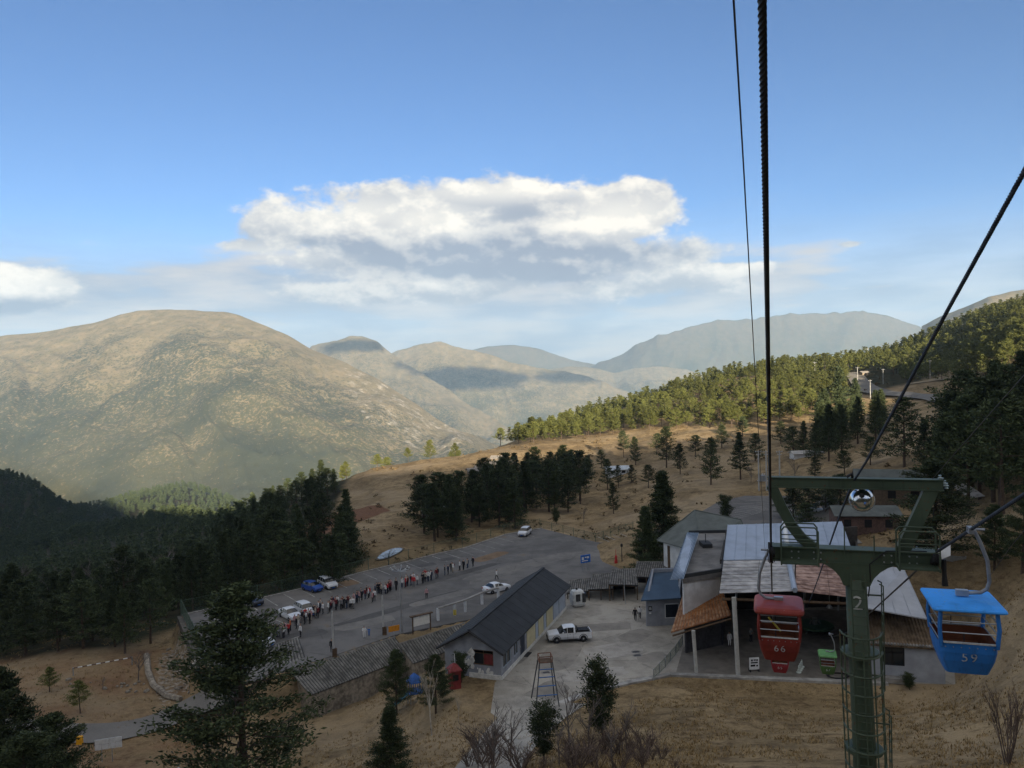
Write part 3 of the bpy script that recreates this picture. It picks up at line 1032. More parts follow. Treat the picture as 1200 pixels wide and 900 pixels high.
# low kerb where the yard meets the grass
mb = MB()
kp = [Vector(plane(a, b, Z_YARD)) for a, b in ((600, 845), (640, 832), (690, 812), (735, 801), (785, 791), (860, 794), (930, 797), (1000, 800), (1040, 801))]
for a, b in zip(kp[:-1], kp[1:]):
    t = (b - a).normalized(); n = Vector((t.y, -t.x, 0)) * .35
    mb.slab([a + n + Vector((0, 0, .16)), b + n + Vector((0, 0, .16)), b - n + Vector((0, 0, .16)), a - n + Vector((0, 0, .16))], .5)
tag(mb.build('yard_kerb', mat('pale_kerb', (0.34, 0.33, 0.31), .9, var=.4, scale=1.2)), kind='structure')

# ------------------------------------------------------------------ roofs and buildings
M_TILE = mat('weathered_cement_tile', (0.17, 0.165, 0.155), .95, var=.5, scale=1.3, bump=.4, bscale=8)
M_TILE_D = mat('dark_tile_trough', (0.045, 0.045, 0.045), .95, var=.4, scale=2)  # trough strips coloured darker than the tile ribs
M_DARKROOF = mat('charcoal_roof', (0.034, 0.037, 0.041), .8, var=.22, scale=.6, bump=.3, bscale=10)
M_GREYWALL = mat('grey_render', (0.27, 0.285, 0.32), .9, var=.22, scale=.9, bump=.2, bscale=6)
M_PEEL = mat('peeling_white_paint', (0.62, 0.61, 0.58), .9, var=.2, scale=3)
M_YELLOW = mat('cream_panel', (0.52, 0.47, 0.30), .85, var=.12, scale=1)
M_BLUEGREY = mat('blue_grey_panel', (0.36, 0.41, 0.48), .8, var=.12, scale=1)
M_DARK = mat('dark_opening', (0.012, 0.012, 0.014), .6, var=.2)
M_WOOD = mat('old_wood', (0.10, 0.065, 0.04), .9, var=.4, scale=4)
M_STONE = mat('stone_masonry', (0.25, 0.22, 0.18), .95, var=.5, scale=2.2, bump=.9, bscale=3)
M_WHITE = mat('white_paint', (0.70, 0.71, 0.72), .6, var=.12, scale=2)
M_WHITEWALL = mat('white_render', (0.60, 0.62, 0.64), .9, var=.2, scale=.8)
M_SHEET = mat('blue_grey_metal_sheet', (0.33, 0.38, 0.46), .5, metal=.15, var=.16, scale=.5)
M_PALESHEET = mat('weathered_pale_sheet', (0.36, 0.35, 0.345), .8, var=.45, scale=.9, bump=.5, bscale=5)
M_RUSTTILE = mat('red_weathered_sheet', (0.30, 0.165, 0.125), .85, var=.55, scale=1.4, bump=.5, bscale=5, col2=(0.50, 0.34, 0.28))
M_RUST = mat('rusted_iron', (0.24, 0.075, 0.02), .85, var=.6, scale=1.4, col2=(0.42, 0.17, 0.055), bump=.3)
M_STEEL = mat('galvanised_steel', (0.42, 0.44, 0.46), .45, metal=.7, var=.15)
M_BLACK = mat('black_rubber', (0.02, 0.02, 0.022), .7, var=.3)
M_EARTHROOF = mat('earthy_tile_roof', (0.135, 0.095, 0.06), .95, var=.5, scale=1.4, bump=.9, bscale=6)
M_NAVY = mat('dark_blue_metal', (0.045, 0.075, 0.115), .5, var=.2, scale=.7)
M_CREAMCOL = mat('column_concrete', (0.42, 0.42, 0.40), .85, var=.18, scale=2)
M_SLATE = mat('grey_green_slate', (0.115, 0.13, 0.125), .85, var=.2, scale=.7, bump=.3, bscale=8)
M_BRICK = mat('red_brick', (0.11, 0.07, 0.058), .9, var=.35, scale=5)


def corrugated(A, B, C, D, n, amp, th=.03, sub=1, mats=None):
    """roof sheet: A-B along the top, D-C along the bottom, n ribs side by side, each running down the slope"""
    A, B, C, D = map(Vector, (A, B, C, D))
    nor = (B - A).cross(D - A).normalized()
    if nor.z < 0: nor = -nor
    mb = MB()
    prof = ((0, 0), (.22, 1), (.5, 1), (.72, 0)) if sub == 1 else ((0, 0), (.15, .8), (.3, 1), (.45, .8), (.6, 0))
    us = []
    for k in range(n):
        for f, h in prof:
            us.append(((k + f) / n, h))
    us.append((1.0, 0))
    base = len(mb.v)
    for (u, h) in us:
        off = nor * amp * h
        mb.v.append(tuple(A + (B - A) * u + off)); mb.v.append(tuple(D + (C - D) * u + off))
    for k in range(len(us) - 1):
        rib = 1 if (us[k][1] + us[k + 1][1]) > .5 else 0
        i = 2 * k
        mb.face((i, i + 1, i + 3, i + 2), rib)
    mb.slab([A - nor * .02, B - nor * .02, C - nor * .02, D - nor * .02], th, 0, nrm=-nor * th)
    return mb


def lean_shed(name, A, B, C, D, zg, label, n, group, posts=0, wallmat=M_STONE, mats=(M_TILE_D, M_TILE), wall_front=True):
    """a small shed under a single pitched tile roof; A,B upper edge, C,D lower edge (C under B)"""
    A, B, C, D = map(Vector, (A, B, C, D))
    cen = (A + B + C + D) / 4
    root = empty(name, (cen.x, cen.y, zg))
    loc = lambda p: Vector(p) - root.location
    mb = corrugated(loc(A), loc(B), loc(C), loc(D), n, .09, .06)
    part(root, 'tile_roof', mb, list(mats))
    # top row of ridge tiles
    rb = MB(); a, b = loc(A), loc(B)
    rb.tube([a + Vector((0, 0, .04)), b + Vector((0, 0, .04))], .11, 7)
    part(root, 'ridge_tiles', rb, M_TILE)
    ins = lambda p, k: Vector((p.x + (cen.x - root.location.x - p.x) * k, p.y + (cen.y - root.location.y - p.y) * k, p.z))
    a, b, c, d = (ins(loc(p), .07) for p in (A, B, C, D))
    dz = Vector((0, 0, .14))
    if wall_front:
        wb = MB()
        th = .25
        for p, q in ((d, c), (c, b), (a, d)):
            t = (q - p).normalized(); nn = Vector((-t.y, t.x, 0)) * th
            wb.v += [tuple(x) for x in (Vector((p.x, p.y, -1.2)), Vector((q.x, q.y, -1.2)), q - dz, p - dz)]
            i = len(wb.v) - 4
            wb.v += [tuple(Vector(wb.v[i + k]) + nn) for k in range(4)]
            for f in ((0, 1, 2, 3), (7, 6, 5, 4), (0, 4, 5, 1), (1, 5, 6, 2), (2, 6, 7, 3), (3, 7, 4, 0)):
                wb.face([i + k for k in f])
        part(root, 'wall', wb, wallmat)
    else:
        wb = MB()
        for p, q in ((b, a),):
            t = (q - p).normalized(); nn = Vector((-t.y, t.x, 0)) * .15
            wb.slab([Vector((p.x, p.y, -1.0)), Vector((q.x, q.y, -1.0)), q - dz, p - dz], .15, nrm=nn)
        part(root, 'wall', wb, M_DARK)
        for k in range(posts):
            f = k / max(1, posts - 1)
            p = d + (c - d) * f
            pb = MB(); pb.cyl((p.x, p.y, -.4), (p.x, p.y, p.z - .1), .07)
            part(root, 'post', pb, M_WOOD)
        bb = MB(); bb.tube([d - dz * 1.2, c - dz * 1.2], .07, 6)
        part(root, 'beam', bb, M_WOOD)
    tag(root, label, 'shed', group)
    return root


gs = 'tile roofed sheds below the parking lot'
lean_shed('tiled_shed', plane(340, 787, -36.25), plane(463, 747, -36.25), plane(481, 770, -38.2), plane(364, 815, -38.2), -41.2,
          'long low shed with ribbed grey tile roof and stone wall beneath the lamp posts', 40, gs)
lean_shed('tiled_shed', plane(468, 755, -36.35), plane(545, 730, -36.35), plane(560, 750, -38.2), plane(484, 778, -38.2), -41,
          'shed with ribbed grey tile roof running behind the charcoal roofed house', 26, gs)
lean_shed('tiled_shed', plane(322, 756, -35.0), plane(350, 747, -35.0), plane(359, 775, -36.2), plane(324, 786, -36.2), -37.2,
          'small tile roofed hut behind the top of the large dark pine', 9, gs)
gs2 = 'row of tile roofed stalls'
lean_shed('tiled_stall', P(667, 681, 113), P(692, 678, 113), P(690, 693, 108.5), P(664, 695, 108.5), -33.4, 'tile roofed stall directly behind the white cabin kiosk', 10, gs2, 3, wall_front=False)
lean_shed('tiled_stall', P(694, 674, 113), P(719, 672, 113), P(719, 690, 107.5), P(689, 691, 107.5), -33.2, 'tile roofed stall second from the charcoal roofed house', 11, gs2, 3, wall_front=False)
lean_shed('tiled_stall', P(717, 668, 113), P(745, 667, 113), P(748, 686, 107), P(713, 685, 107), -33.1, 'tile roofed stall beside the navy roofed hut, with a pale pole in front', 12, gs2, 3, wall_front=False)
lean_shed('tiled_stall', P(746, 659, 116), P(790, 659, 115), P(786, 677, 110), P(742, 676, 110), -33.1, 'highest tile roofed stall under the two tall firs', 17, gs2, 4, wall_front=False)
pb = MB(); g0 = plane(733, 708, Z_YARD); pb.tube([g0, g0 + Vector((-.15, 0, 3.3))], .05, 6)
tag(pb.build('stall_pole', M_STEEL), 'thin pale pole in front of the tile roofed stalls', 'pole')

# ---- long house with the charcoal roof
def long_house():
    N_ = Vector(plane(587.5, 797, Z_YARD)); F2 = Vector(plane(663, 714, Z_YARD))
    u = (F2 - N_); Ln = u.length; u.normalize()
    ang = math.atan2(u.y, u.x)
    Wd, hw, hr = 6.4, 3.25, 5.1
    root = empty('long_house', tuple(N_), ang)     # local x runs along the house, local y to its far left side
    T = .22
    wb = MB()
    # walls with real openings on the yard side and the near gable
    ops = [(.026, .125, .95, 2.75), (.165, .222, .95, 2.75), (.25, .318, .05, 2.75)]
    def wall_strip(x0, x1, z0, z1, y=0.0, m=0):
        wb.box(((x0 + x1) / 2, y + T / 2, (z0 + z1) / 2), (x1 - x0, T, z1 - z0), m=m)
    xs = 0.0
    for a, b, z0, z1 in ops:
        wall_strip(xs, a * Ln, 0, hw)
        wall_strip(a * Ln, b * Ln, 0, z0); wall_strip(a * Ln, b * Ln, z1, hw)
        xs = b * Ln
    wall_strip(xs, Ln, 0, hw)
    wb.box((Ln / 2, Wd - T / 2, hw / 2), (Ln, T, hw))
    y0, y1 = Wd * .13, Wd * .48
    for a, b, z0, z1 in ((T, y0, 0, hw), (y0, y1, 0, 1.35), (y0, y1, 2.95, hw), (y1, Wd - T, 0, hw)):
        wb.box((T / 2, (a + b) / 2, (z0 + z1) / 2), (T, b - a, z1 - z0))
    wb.box((Ln - T / 2, Wd / 2, hw / 2), (T, Wd - 2 * T, hw))
    for xx in (0, Ln - T):
        i = len(wb.v)
        wb.v += [(xx, 0, hw), (xx, Wd, hw), (xx, Wd / 2, hr - .12), (xx + T, 0, hw), (xx + T, Wd, hw), (xx + T, Wd / 2, hr - .12)]
        wb.face((i, i + 2, i + 1)); wb.face((i + 3, i + 4, i + 5)); wb.face((i, i + 3, i + 5, i + 2)); wb.face((i + 1, i + 2, i + 5, i + 4)); wb.face((i, i + 1, i + 4, i + 3))
    part(root, 'wall', wb, M_GREYWALL)
    ib = MB(); ib.box((Ln / 2, Wd / 2, .04), (Ln - .6, Wd - .6, .06))
    part(root, 'floor', ib, M_DARK)
    # roof: two slopes with ridge cap
    ov, oe = .75, .6
    k = (hr - hw) / (Wd / 2)
    rf = MB()
    e0 = hw - oe * k + .12
    for sgn in (0, 1):
        yy = -oe if sgn == 0 else Wd + oe
        pts = [(-ov, yy, e0), (Ln + ov, yy, e0), (Ln + ov, Wd / 2, hr + .12), (-ov, Wd / 2, hr + .12)]
        if sgn: pts = pts[::-1]
        rf.slab(pts, .14)
    r_o = part(root, 'roof', rf, M_DARKROOF)
    for sgn in (0, 1):
        n = 15
        for q in range(n):
            sb = MB()
            x = -ov + (Ln + 2 * ov) * (q + .5) / n
            yy = -oe if sgn == 0 else Wd + oe
            sb.tube([(x, yy, e0 + .012), (x, Wd / 2, hr + .13)], .014, 4)
            part(r_o, 'roof_seam', sb, M_DARKROOF)
    cb = MB(); cb.box((Ln / 2, Wd / 2, hr + .15), (Ln + 2 * ov, .35, .07))
    part(r_o, 'ridge_cap', cb, M_DARKROOF)
    bb = MB()
    for yy in (-oe, Wd + oe):
        bb.tube([(-ov - .02, yy, e0 - .1), (-ov - .02, Wd / 2, hr - .02)], .11, 4)
    part(r_o, 'barge_board', bb, M_DARK)
    # plinth
    pb = MB(); pb.box((Ln / 2, -.05, .14), (Ln, .1, .5)); pb.box((-.05, Wd * .28, .2), (.1, Wd * .56, .55))
    part(root, 'plinth', pb, M_PEEL)
    # infill panels on the yard side
    pans = [(.34, .465, M_YELLOW), (.47, .51, M_BLUEGREY), (.515, .598, M_YELLOW), (.602, .64, M_BLUEGREY), (.645, .755, M_YELLOW), (.765, .86, M_BLUEGREY), (.868, .98, M_BLUEGREY)]
    for a, b, m in pans:
        pb = MB(); pb.box(((a + b) / 2 * Ln, -.03, 1.62), ((b - a) * Ln - .08, .06, 2.55))
        part(root, 'wall_panel', pb, m)
    for a, b, z0, z1 in ops[:2]:
        w = MB(); xa, xb = a * Ln, b * Ln
        for c, sz in ((((xa + xb) / 2, .06, z0 + .04), (xb - xa, .09, .08)), (((xa + xb) / 2, .06, z1 - .04), (xb - xa, .09, .08)), ((xa + .04, .06, (z0 + z1) / 2), (.08, .09, z1 - z0 - .16)), ((xb - .04, .06, (z0 + z1) / 2), (.08, .09, z1 - z0 - .16)),
                      (((xa + xb) / 2, .06, (z0 + z1) / 2), (.06, .07, z1 - z0 - .16))):
            w.box(c, sz)
        wo = part(root, 'window', w, M_BLUEGREY)
        for q in (0, 1):
            g = MB(); x0_ = xa + .08 + q * (xb - xa - .16) / 2; g.box((x0_ + (xb - xa - .16) / 4, .1, (z0 + z1) / 2), ((xb - xa - .3) / 2, .02, z1 - z0 - .18))
            part(wo, 'pane', g, glass())
    a, b, z0, z1 = ops[2]
    d = MB(); d.box(((a + b) / 2 * Ln, .12, (z0 + z1) / 2), ((b - a) * Ln - .06, .07, z1 - z0 - .04))
    do = part(root, 'door', d, mat('navy_door', (0.03, 0.04, 0.06), .5))
    hb = MB(); hb.cyl((a * Ln + .2, .06, 1.2), (a * Ln + .2, .06, 1.4), .025, seg=6)
    part(do, 'handle', hb, M_STEEL)
    # near gable window with a red curtain
    w = MB()
    for c, sz in (((.08, (y0 + y1) / 2, 1.39), (.1, y1 - y0, .08)), ((.08, (y0 + y1) / 2, 2.91), (.1, y1 - y0, .08)), ((.08, y0 + .04, 2.15), (.1, .08, 1.44)), ((.08, y1 - .04, 2.15), (.1, .08, 1.44)),
                  ((.08, (y0 + y1) / 2, 2.15), (.08, .07, 1.44)), ((.08, (y0 + y1) / 2, 2.6), (.07, y1 - y0 - .16, .06))):
        w.box(c, sz)
    wo = part(root, 'window', w, M_WOOD)
    for q in (0, 1):
        g = MB(); g.box((.12, y0 + .08 + (q + .5) * (y1 - y0 - .16) / 2, 2.0), (.02, (y1 - y0 - .3) / 2, 1.1))
        part(wo, 'pane', g, glass() if q else mat('red_curtain', (0.16, 0.03, 0.03), .7))
    # peeled paint patches, each a thin uneven flake of coating
    prng = random.Random(3)
    for k in range(26):
        cy_ = y1 + .15 + prng.random() ** 2 * 1.5 if k < 18 else y0 + prng.random() * 2.2
        cz_ = .6 + prng.random() * (2.3 if k < 6 else 1.4) if k < 18 else .55 + prng.random() * .5
        rr = .08 + prng.random() * (.26 if k < 18 else .16)
        fb = MB(); n = 8
        pts = []
        for q in range(n):
            a_ = 2 * math.pi * q / n; r_ = rr * (.6 + .7 * prng.random())
            pts.append((-.006, cy_ + r_ * math.cos(a_), cz_ + r_ * math.sin(a_) * 1.5))
        fb.slab(pts, .01, nrm=Vector((-.012, 0, 0)))
        part(root, 'paint_flake', fb, M_PEEL)
    tag(root, 'long single storey house with a charcoal gable roof beside the pickup', 'house')
    # wires / conduit across the gable
    return root


long_house()
# drain cover in front of the door
tag(MB().box(tuple(Vector(plane(617, 767, Z_YARD)) + Vector((0, 0, .03))), (1.4, .8, .05), 1.2).build('drain_cover', M_DARK), 'dark drain grate in the yard by the house door', 'grate')


# ---- lift station
def station():
    zg = Z_YARD
    root = empty('lift_station', tuple(plane(915, 795, zg)))
    o = root.location
    lp = lambda px, py, d: P(px, py, d) - o
    # roof sheets
    A0, B0 = lp(853, 615, 103), lp(986, 611, 103)
    D0, C0 = lp(848, 656, 91), lp(1001, 653, 91)
    f = .52
    def seam_roof(name, A, B, C, D, n, m, th=.12):
        mb = MB(); mb.slab([A, D, C, B], th)
        r = part(root, name, mb, m)
        A, B, C, D = map(Vector, (A, B, C, D))
        for k in range(n + 1):
            sb = MB(); u = k / n
            sb.tube([A + (B - A) * u + Vector((0, 0, .03)), D + (C - D) * u + Vector((0, 0, .03))], .035, 4)
            part(r, 'roof_seam', sb, m)
        return r
    seam_roof('roof_sheet', A0, B0, C0, D0, 12, M_SHEET)
    dz = Vector((0, 0, -.14))
    def rows_roof(name, A, B, C, D, rows, m):
        """overlapping courses of sheet, each course its own piece"""
        A, B, C, D = map(Vector, (A, B, C, D))
        prng = random.Random(rows)
        r = None
        for k in range(rows):
            for c in range(2):
                u0, u1 = c / 2, (c + 1) / 2 - .004
                v0, v1 = k / rows, (k + 1.15) / rows
                q = lambda u, v: (A + (B - A) * u) * (1 - v) + (D + (C - D) * u) * v
                lift = Vector((0, 0, .05 + .012 * prng.random()))
                pts = [q(u0, v0), q(u0, min(v1, 1)) + lift, q(u1, min(v1, 1)) + lift, q(u1, v0)]
                mb = MB(); mb.slab(pts, .05)
                part(root, name, mb, m)
    rows_roof('roof_course', lp(848, 656, 91) + dz, lp(932, 654.5, 91) + dz, lp(931, 693, 80.6), lp(843, 695.5, 80.8), 9, M_PALESHEET)
    rows_roof('roof_course', lp(933, 654.5, 91) + dz, lp(1002, 653, 91) + dz, lp(1014, 702, 80), lp(932, 693, 80.6), 9, M_RUSTTILE)
    cb = MB(); cb.tube([lp(924, 655, 90.5) + Vector((0, 0, .12)), lp(931.5, 693, 80.4) + Vector((0, 0, .12))], .28, 6); part(root, 'valley_gutter', cb, M_SHEET)
    cb = MB(); cb.tube([lp(919, 613, 103) + Vector((0, 0, .1)), lp(924, 654, 91) + Vector((0, 0, .1))], .3, 6); part(root, 'ridge_cap', cb, M_WHITEWALL)
    seam_roof('side_roof', lp(1008, 658, 90), lp(1059, 666.5, 87), lp(1086, 725, 78.8), lp(1014, 712, 79.6), 4, mat('pale_grey_sheet', (0.36, 0.38, 0.42), .6, var=.15, scale=.5))
    # walls and interior
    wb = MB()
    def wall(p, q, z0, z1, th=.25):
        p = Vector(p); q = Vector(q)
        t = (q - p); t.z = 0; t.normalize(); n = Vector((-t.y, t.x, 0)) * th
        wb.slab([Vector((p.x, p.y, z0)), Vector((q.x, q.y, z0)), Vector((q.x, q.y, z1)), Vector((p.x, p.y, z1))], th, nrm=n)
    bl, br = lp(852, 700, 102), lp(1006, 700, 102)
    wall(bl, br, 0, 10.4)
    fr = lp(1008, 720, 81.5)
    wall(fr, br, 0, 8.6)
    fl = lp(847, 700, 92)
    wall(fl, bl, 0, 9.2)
    part(root, 'wall', wb, mat('dark_board_wall', (0.06, 0.055, 0.05), .9, var=.3))  # walls given one plain dark board colour
    # slab
    sb = MB(); sb.slab([lp(*q) for q in ()] or [Vector(plane(a, b, zg + .14)) - o for a, b in ((792, 789), (1008, 797), (1000, 715), (850, 715), (800, 760))], .2)
    part(root, 'platform_slab', sb, mat('platform_concrete', (0.17, 0.155, 0.135), .9, var=.3, scale=.8))
    # front beam under the eave and columns
    bb = MB(); bb.tube([lp(846, 702, 81), lp(1010, 708, 80.6)], .16, 4); part(root, 'eave_beam', bb, M_WOOD)
    for (px, pyt, pyb, dt) in ((860, 700, 791, 81.3), (1009, 712, 797, 81)):
        b0 = Vector(plane(px + (5 if px < 900 else 2), pyb, zg + .1)) - o
        t0 = lp(px, pyt, b0.y + o.y)
        cb = MB(); cb.tube([b0, t0], .24, 12)
        part(root, 'column', cb, M_CREAMCOL)
    # roof trusses inside
    for k in range(4):
        tb = MB(); px = 862 + 40 * k
        a = lp(px, 704, 82); b = lp(px + 3, 664, 101)
        tb.tube([a, b], .09, 4); tb.tube([a - Vector((0, 0, 1.0)), b - Vector((0, 0, 1.0))], .09, 4)
        for q in range(7):
            u = q / 7; tb.tube([a + (b - a) * u, a + (b - a) * (u + 1 / 14) - Vector((0, 0, 1.0))], .05, 4)
        part(root, 'roof_truss', tb, M_STEEL)
    # rusty awning on the left
    aw = corrugated(lp(799, 700, 93), lp(845, 688.5, 90.5), lp(857, 721, 82), lp(786, 741, 82.6), 17, .07, .05, mats=None)
    part(root, 'awning', aw, [M_RUST, mat('pale_worn_zinc', (0.30, 0.12, 0.045), .8, var=.5, scale=1.0, col2=(0.44, 0.27, 0.15))])
    b0 = Vector(plane(816, 788, zg + .1)) - o
    cb = MB(); cb.tube([b0, lp(812.5, 739, b0.y + o.y)], .19, 10); part(root, 'column', cb, M_CREAMCOL)
    bb = MB(); bb.tube([lp(788, 745, 82.7), lp(857, 725, 82)], .1, 4); part(root, 'awning_beam', bb, M_WOOD)
    # bullwheel frame and drive machinery in the dark bay
    mb = MB()
    c = lp(955, 742, 92)
    mb.lathe([(.2, .5), (2.0, .5), (2.1, .45), (2.1, .25), (1.9, .2), (.2, .2)], 28, mtx=Matrix.Translation(c + Vector((0, 0, .6))))
    part(root, 'bull_wheel', mb, mat('machine_green', (0.06, 0.12, 0.07), .5))
    mb = MB(); mb.cyl(c + Vector((0, 0, -3.2)), c + Vector((0, 0, 1.8)), .3); mb.box(tuple(c + Vector((1.3, .8, -2.0))), (1.6, 1.2, 1.8)); mb.box(tuple(c + Vector((-1.2, .4, -2.4))), (1.0, 1.6, 1.1))
    for k in (-1, 1):
        mb.tube([c + Vector((k * 2.2, 0, -3.2)), c + Vector((k * .4, 0, 1.6))], .1, 5)
    part(root, 'drive_machine', mb, mat('machine_grey', (0.2, 0.22, 0.21), .5, var=.4))
    mb = MB(); lc = lp(972, 712, 83)
    mb.lathe([(.05, .35), (.12, .3), (.36, .0), (.34, -.02)], 14, mtx=Matrix.Translation(lc)); mb.cyl(lc + Vector((0, 0, .3)), lc + Vector((0, 0, 1.3)), .03, seg=6)
    part(root, 'hanging_lamp', mb, M_STEEL)
    tag(root, 'open lift station with blue grey sheet roof, white columns and a rusty awning', 'lift station')
    return root


station()


def shell(name, ring, z0, ztops, mats, label, cat, extras=None):
    """building walls round a plan ring (world xy), top heights per corner"""
    c = np.mean(ring, axis=0)
    root = empty(name, (c[0], c[1], z0))
    wb = MB(); n = len(ring)
    T = .25
    for k in range(n):
        p = Vector((*ring[k], 0)) - Vector((c[0], c[1], 0)); q = Vector((*ring[(k + 1) % n], 0)) - Vector((c[0], c[1], 0))
        t = (q - p).normalized(); nn = Vector((-t.y, t.x, 0)) * T
        q = q - t * (T + .002)
        wb.slab([Vector((p.x, p.y, -.5)), Vector((q.x, q.y, -.5)), Vector((q.x, q.y, ztops[(k + 1) % n] - z0)), Vector((p.x, p.y, ztops[k] - z0))], T, nrm=nn)
    part(root, 'wall', wb, mats[0])
    tag(root, label, cat)
    return root


def xy(px, py, d):
    return tuple(P(px, py, d))[:2]


# flat-roofed block in the middle
def flat_block():
    zt = -24.3
    ring = [tuple(plane(a, b, zt))[:2] for a, b in ((801, 677), (846, 669), (853, 625), (806, 626))]
    root = shell('flat_roofed_block', ring, -28.6, [zt - .4] * 4, [M_WHITEWALL], 'flat roofed block with dark parapet between the hip roof and the lift station', 'building')
    o = root.location
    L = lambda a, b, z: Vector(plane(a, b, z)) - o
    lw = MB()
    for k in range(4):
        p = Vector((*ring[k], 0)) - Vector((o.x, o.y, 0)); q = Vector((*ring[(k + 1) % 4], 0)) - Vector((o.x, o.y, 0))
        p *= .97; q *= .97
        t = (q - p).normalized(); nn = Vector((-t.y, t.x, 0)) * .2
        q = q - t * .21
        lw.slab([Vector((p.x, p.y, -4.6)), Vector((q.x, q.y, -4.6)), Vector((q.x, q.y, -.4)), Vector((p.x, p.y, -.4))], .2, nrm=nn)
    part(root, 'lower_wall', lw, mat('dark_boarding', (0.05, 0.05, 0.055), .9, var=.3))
    mb = MB(); mb.slab([L(800, 678, zt), L(847, 670, zt), L(854, 624, zt), L(805, 625, zt)], .55)
    part(root, 'roof', mb, mat('roof_concrete', (0.17, 0.165, 0.16), .95, var=.35, scale=.6))
    mb = MB()
    pr = [L(800, 678, zt), L(847, 670, zt), L(854, 624, zt), L(805, 625, zt)]
    for k in (0, 1, 2):
        p, q = pr[k], pr[(k + 1) % 4]
        t = (q - p).normalized(); nn = Vector((-t.y, t.x, 0)) * .22
        q = q - t * .25
        mb.slab([p + Vector((0, 0, .003)), q + Vector((0, 0, .003)), q + Vector((0, 0, .4)), p + Vector((0, 0, .4))], .22, nrm=nn)
    part(root, 'parapet', mb, M_DARKROOF)
    mb = corrugated(L(805, 624, zt + .85), L(819, 624.5, zt + .95), L(801, 678, zt + .95), L(785, 679, zt + .1), 10, .05)
    part(root, 'blue_pent_roof', mb, [M_SHEET, M_NAVY])
    mb = MB(); p = L(827, 640, zt); mb.box(tuple(p + Vector((0, 0, .25))), (1.2, 2.2, .5)); mb.cyl(p, p + Vector((0, 0, 1.6)), .05)
    part(root, 'roof_vent', mb, M_DARKROOF)
    return root


flat_block()


def hip_house():
    ze = -26.4
    c = [P(770, 640, 114), P(822, 655, 106), P(880, 632, 112), P(826, 620, 122)]
    ring = [tuple(p)[:2] for p in c]
    cen = np.mean(ring, axis=0)
    ring2 = [tuple(cen + (np.array(p) - cen) * .86) for p in ring]
    root = shell('hip_roofed_house', ring2, Z_YARD, [ze - .1] * 4, [M_WHITEWALL], 'white house under a grey green hip roof beside two tall firs', 'house')
    o = root.location
    E = [Vector((p[0], p[1], ze)) - o for p in ring]
    R1 = P(814, 598, 117) - o; R2 = P(868, 609, 114.5) - o
    mb = MB()
    mb.slab([E[0], E[1], R1], .12); mb.slab([E[1], E[2], R2, R1], .12); mb.slab([E[2], E[3], R2], .12); mb.slab([E[3], E[0], R1, R2], .12)
    r = part(root, 'roof', mb, M_SLATE)
    mb = MB()
    for a, b in ((E[0], R1), (E[1], R1), (E[2], R2), (E[3], R2), (R1, R2)):
        mb.tube([a + Vector((0, 0, .05)), b + Vector((0, 0, .05))], .09, 5)
    part(r, 'hip_cap', mb, M_SLATE)
    a, b = Vector((*ring2[0], 0)) - Vector((o.x, o.y, 0)), Vector((*ring2[1], 0)) - Vector((o.x, o.y, 0))
    t = (b - a).normalized(); n = Vector((t.y, -t.x, 0))
    mb = MB(); p = a + t * .9
    mb.slab([p + n * .02 + Vector((0, 0, 2.2)), p + t * .5 + n * .02 + Vector((0, 0, 2.2)), p + t * .5 + n * .02 + Vector((0, 0, 6)), p + n * .02 + Vector((0, 0, 6))], .04, nrm=n * .05)
    part(root, 'wood_post', mb, M_WOOD)
    return root


hip_house()


def navy_hut():
    ring = [tuple(plane(a, b, Z_YARD))[:2] for a, b in ((758, 734), (797, 732), (800, 707), (765, 708))]
    root = shell('navy_roofed_hut', ring, Z_YARD, [-29.55, -29.45, -28.2, -28.2], [M_GREYWALL], 'small grey hut with a navy sloping roof and dark window by the yard', 'hut')
    o = root.location
    mb = MB(); mb.slab([P(751, 703.5, 95.8) - o, P(798, 700.5, 95.8) - o, P(792, 665, 106.5) - o, P(764, 666.5, 106.5) - o], .13)
    r = part(root, 'roof', mb, M_NAVY)
    a, b = Vector((*ring[0], o.z)) - o, Vector((*ring[1], o.z)) - o
    t = (b - a).normalized(); n = Vector((t.y, -t.x, 0)); W = (b - a).length
    def onwall(name, u0, u1, z0, z1, m, pr=.04, parent=root):
        mb = MB(); p = a + t * (u0 * W) + n * .004; q = a + t * (u1 * W) + n * .004
        mb.slab([p + Vector((0, 0, z0)), q + Vector((0, 0, z0)), q + Vector((0, 0, z1)), p + Vector((0, 0, z1))], pr, nrm=n * pr)
        return part(parent, name, mb, m)
    w = onwall('window', .55, .97, .9, 2.7, M_WHITEWALL, .05)
    onwall('pane', .57, .95, 1.0, 2.6, mat('dark_window_glass', (0.02, 0.025, 0.035), .15), .06, w)
    s = onwall('sign_board', .06, .17, 1.9, 2.5, mat('dark_sign', (0.05, 0.05, 0.05), .5), .05)
    onwall('sign_lettering', .075, .155, 2.1, 2.18, M_WHITE, .06, s); onwall('sign_lettering', .075, .14, 2.25, 2.33, M_WHITE, .06, s)
    onwall('notice', .08, .14, 1.55, 1.7, M_WHITE, .05)
    return root


navy_hut()


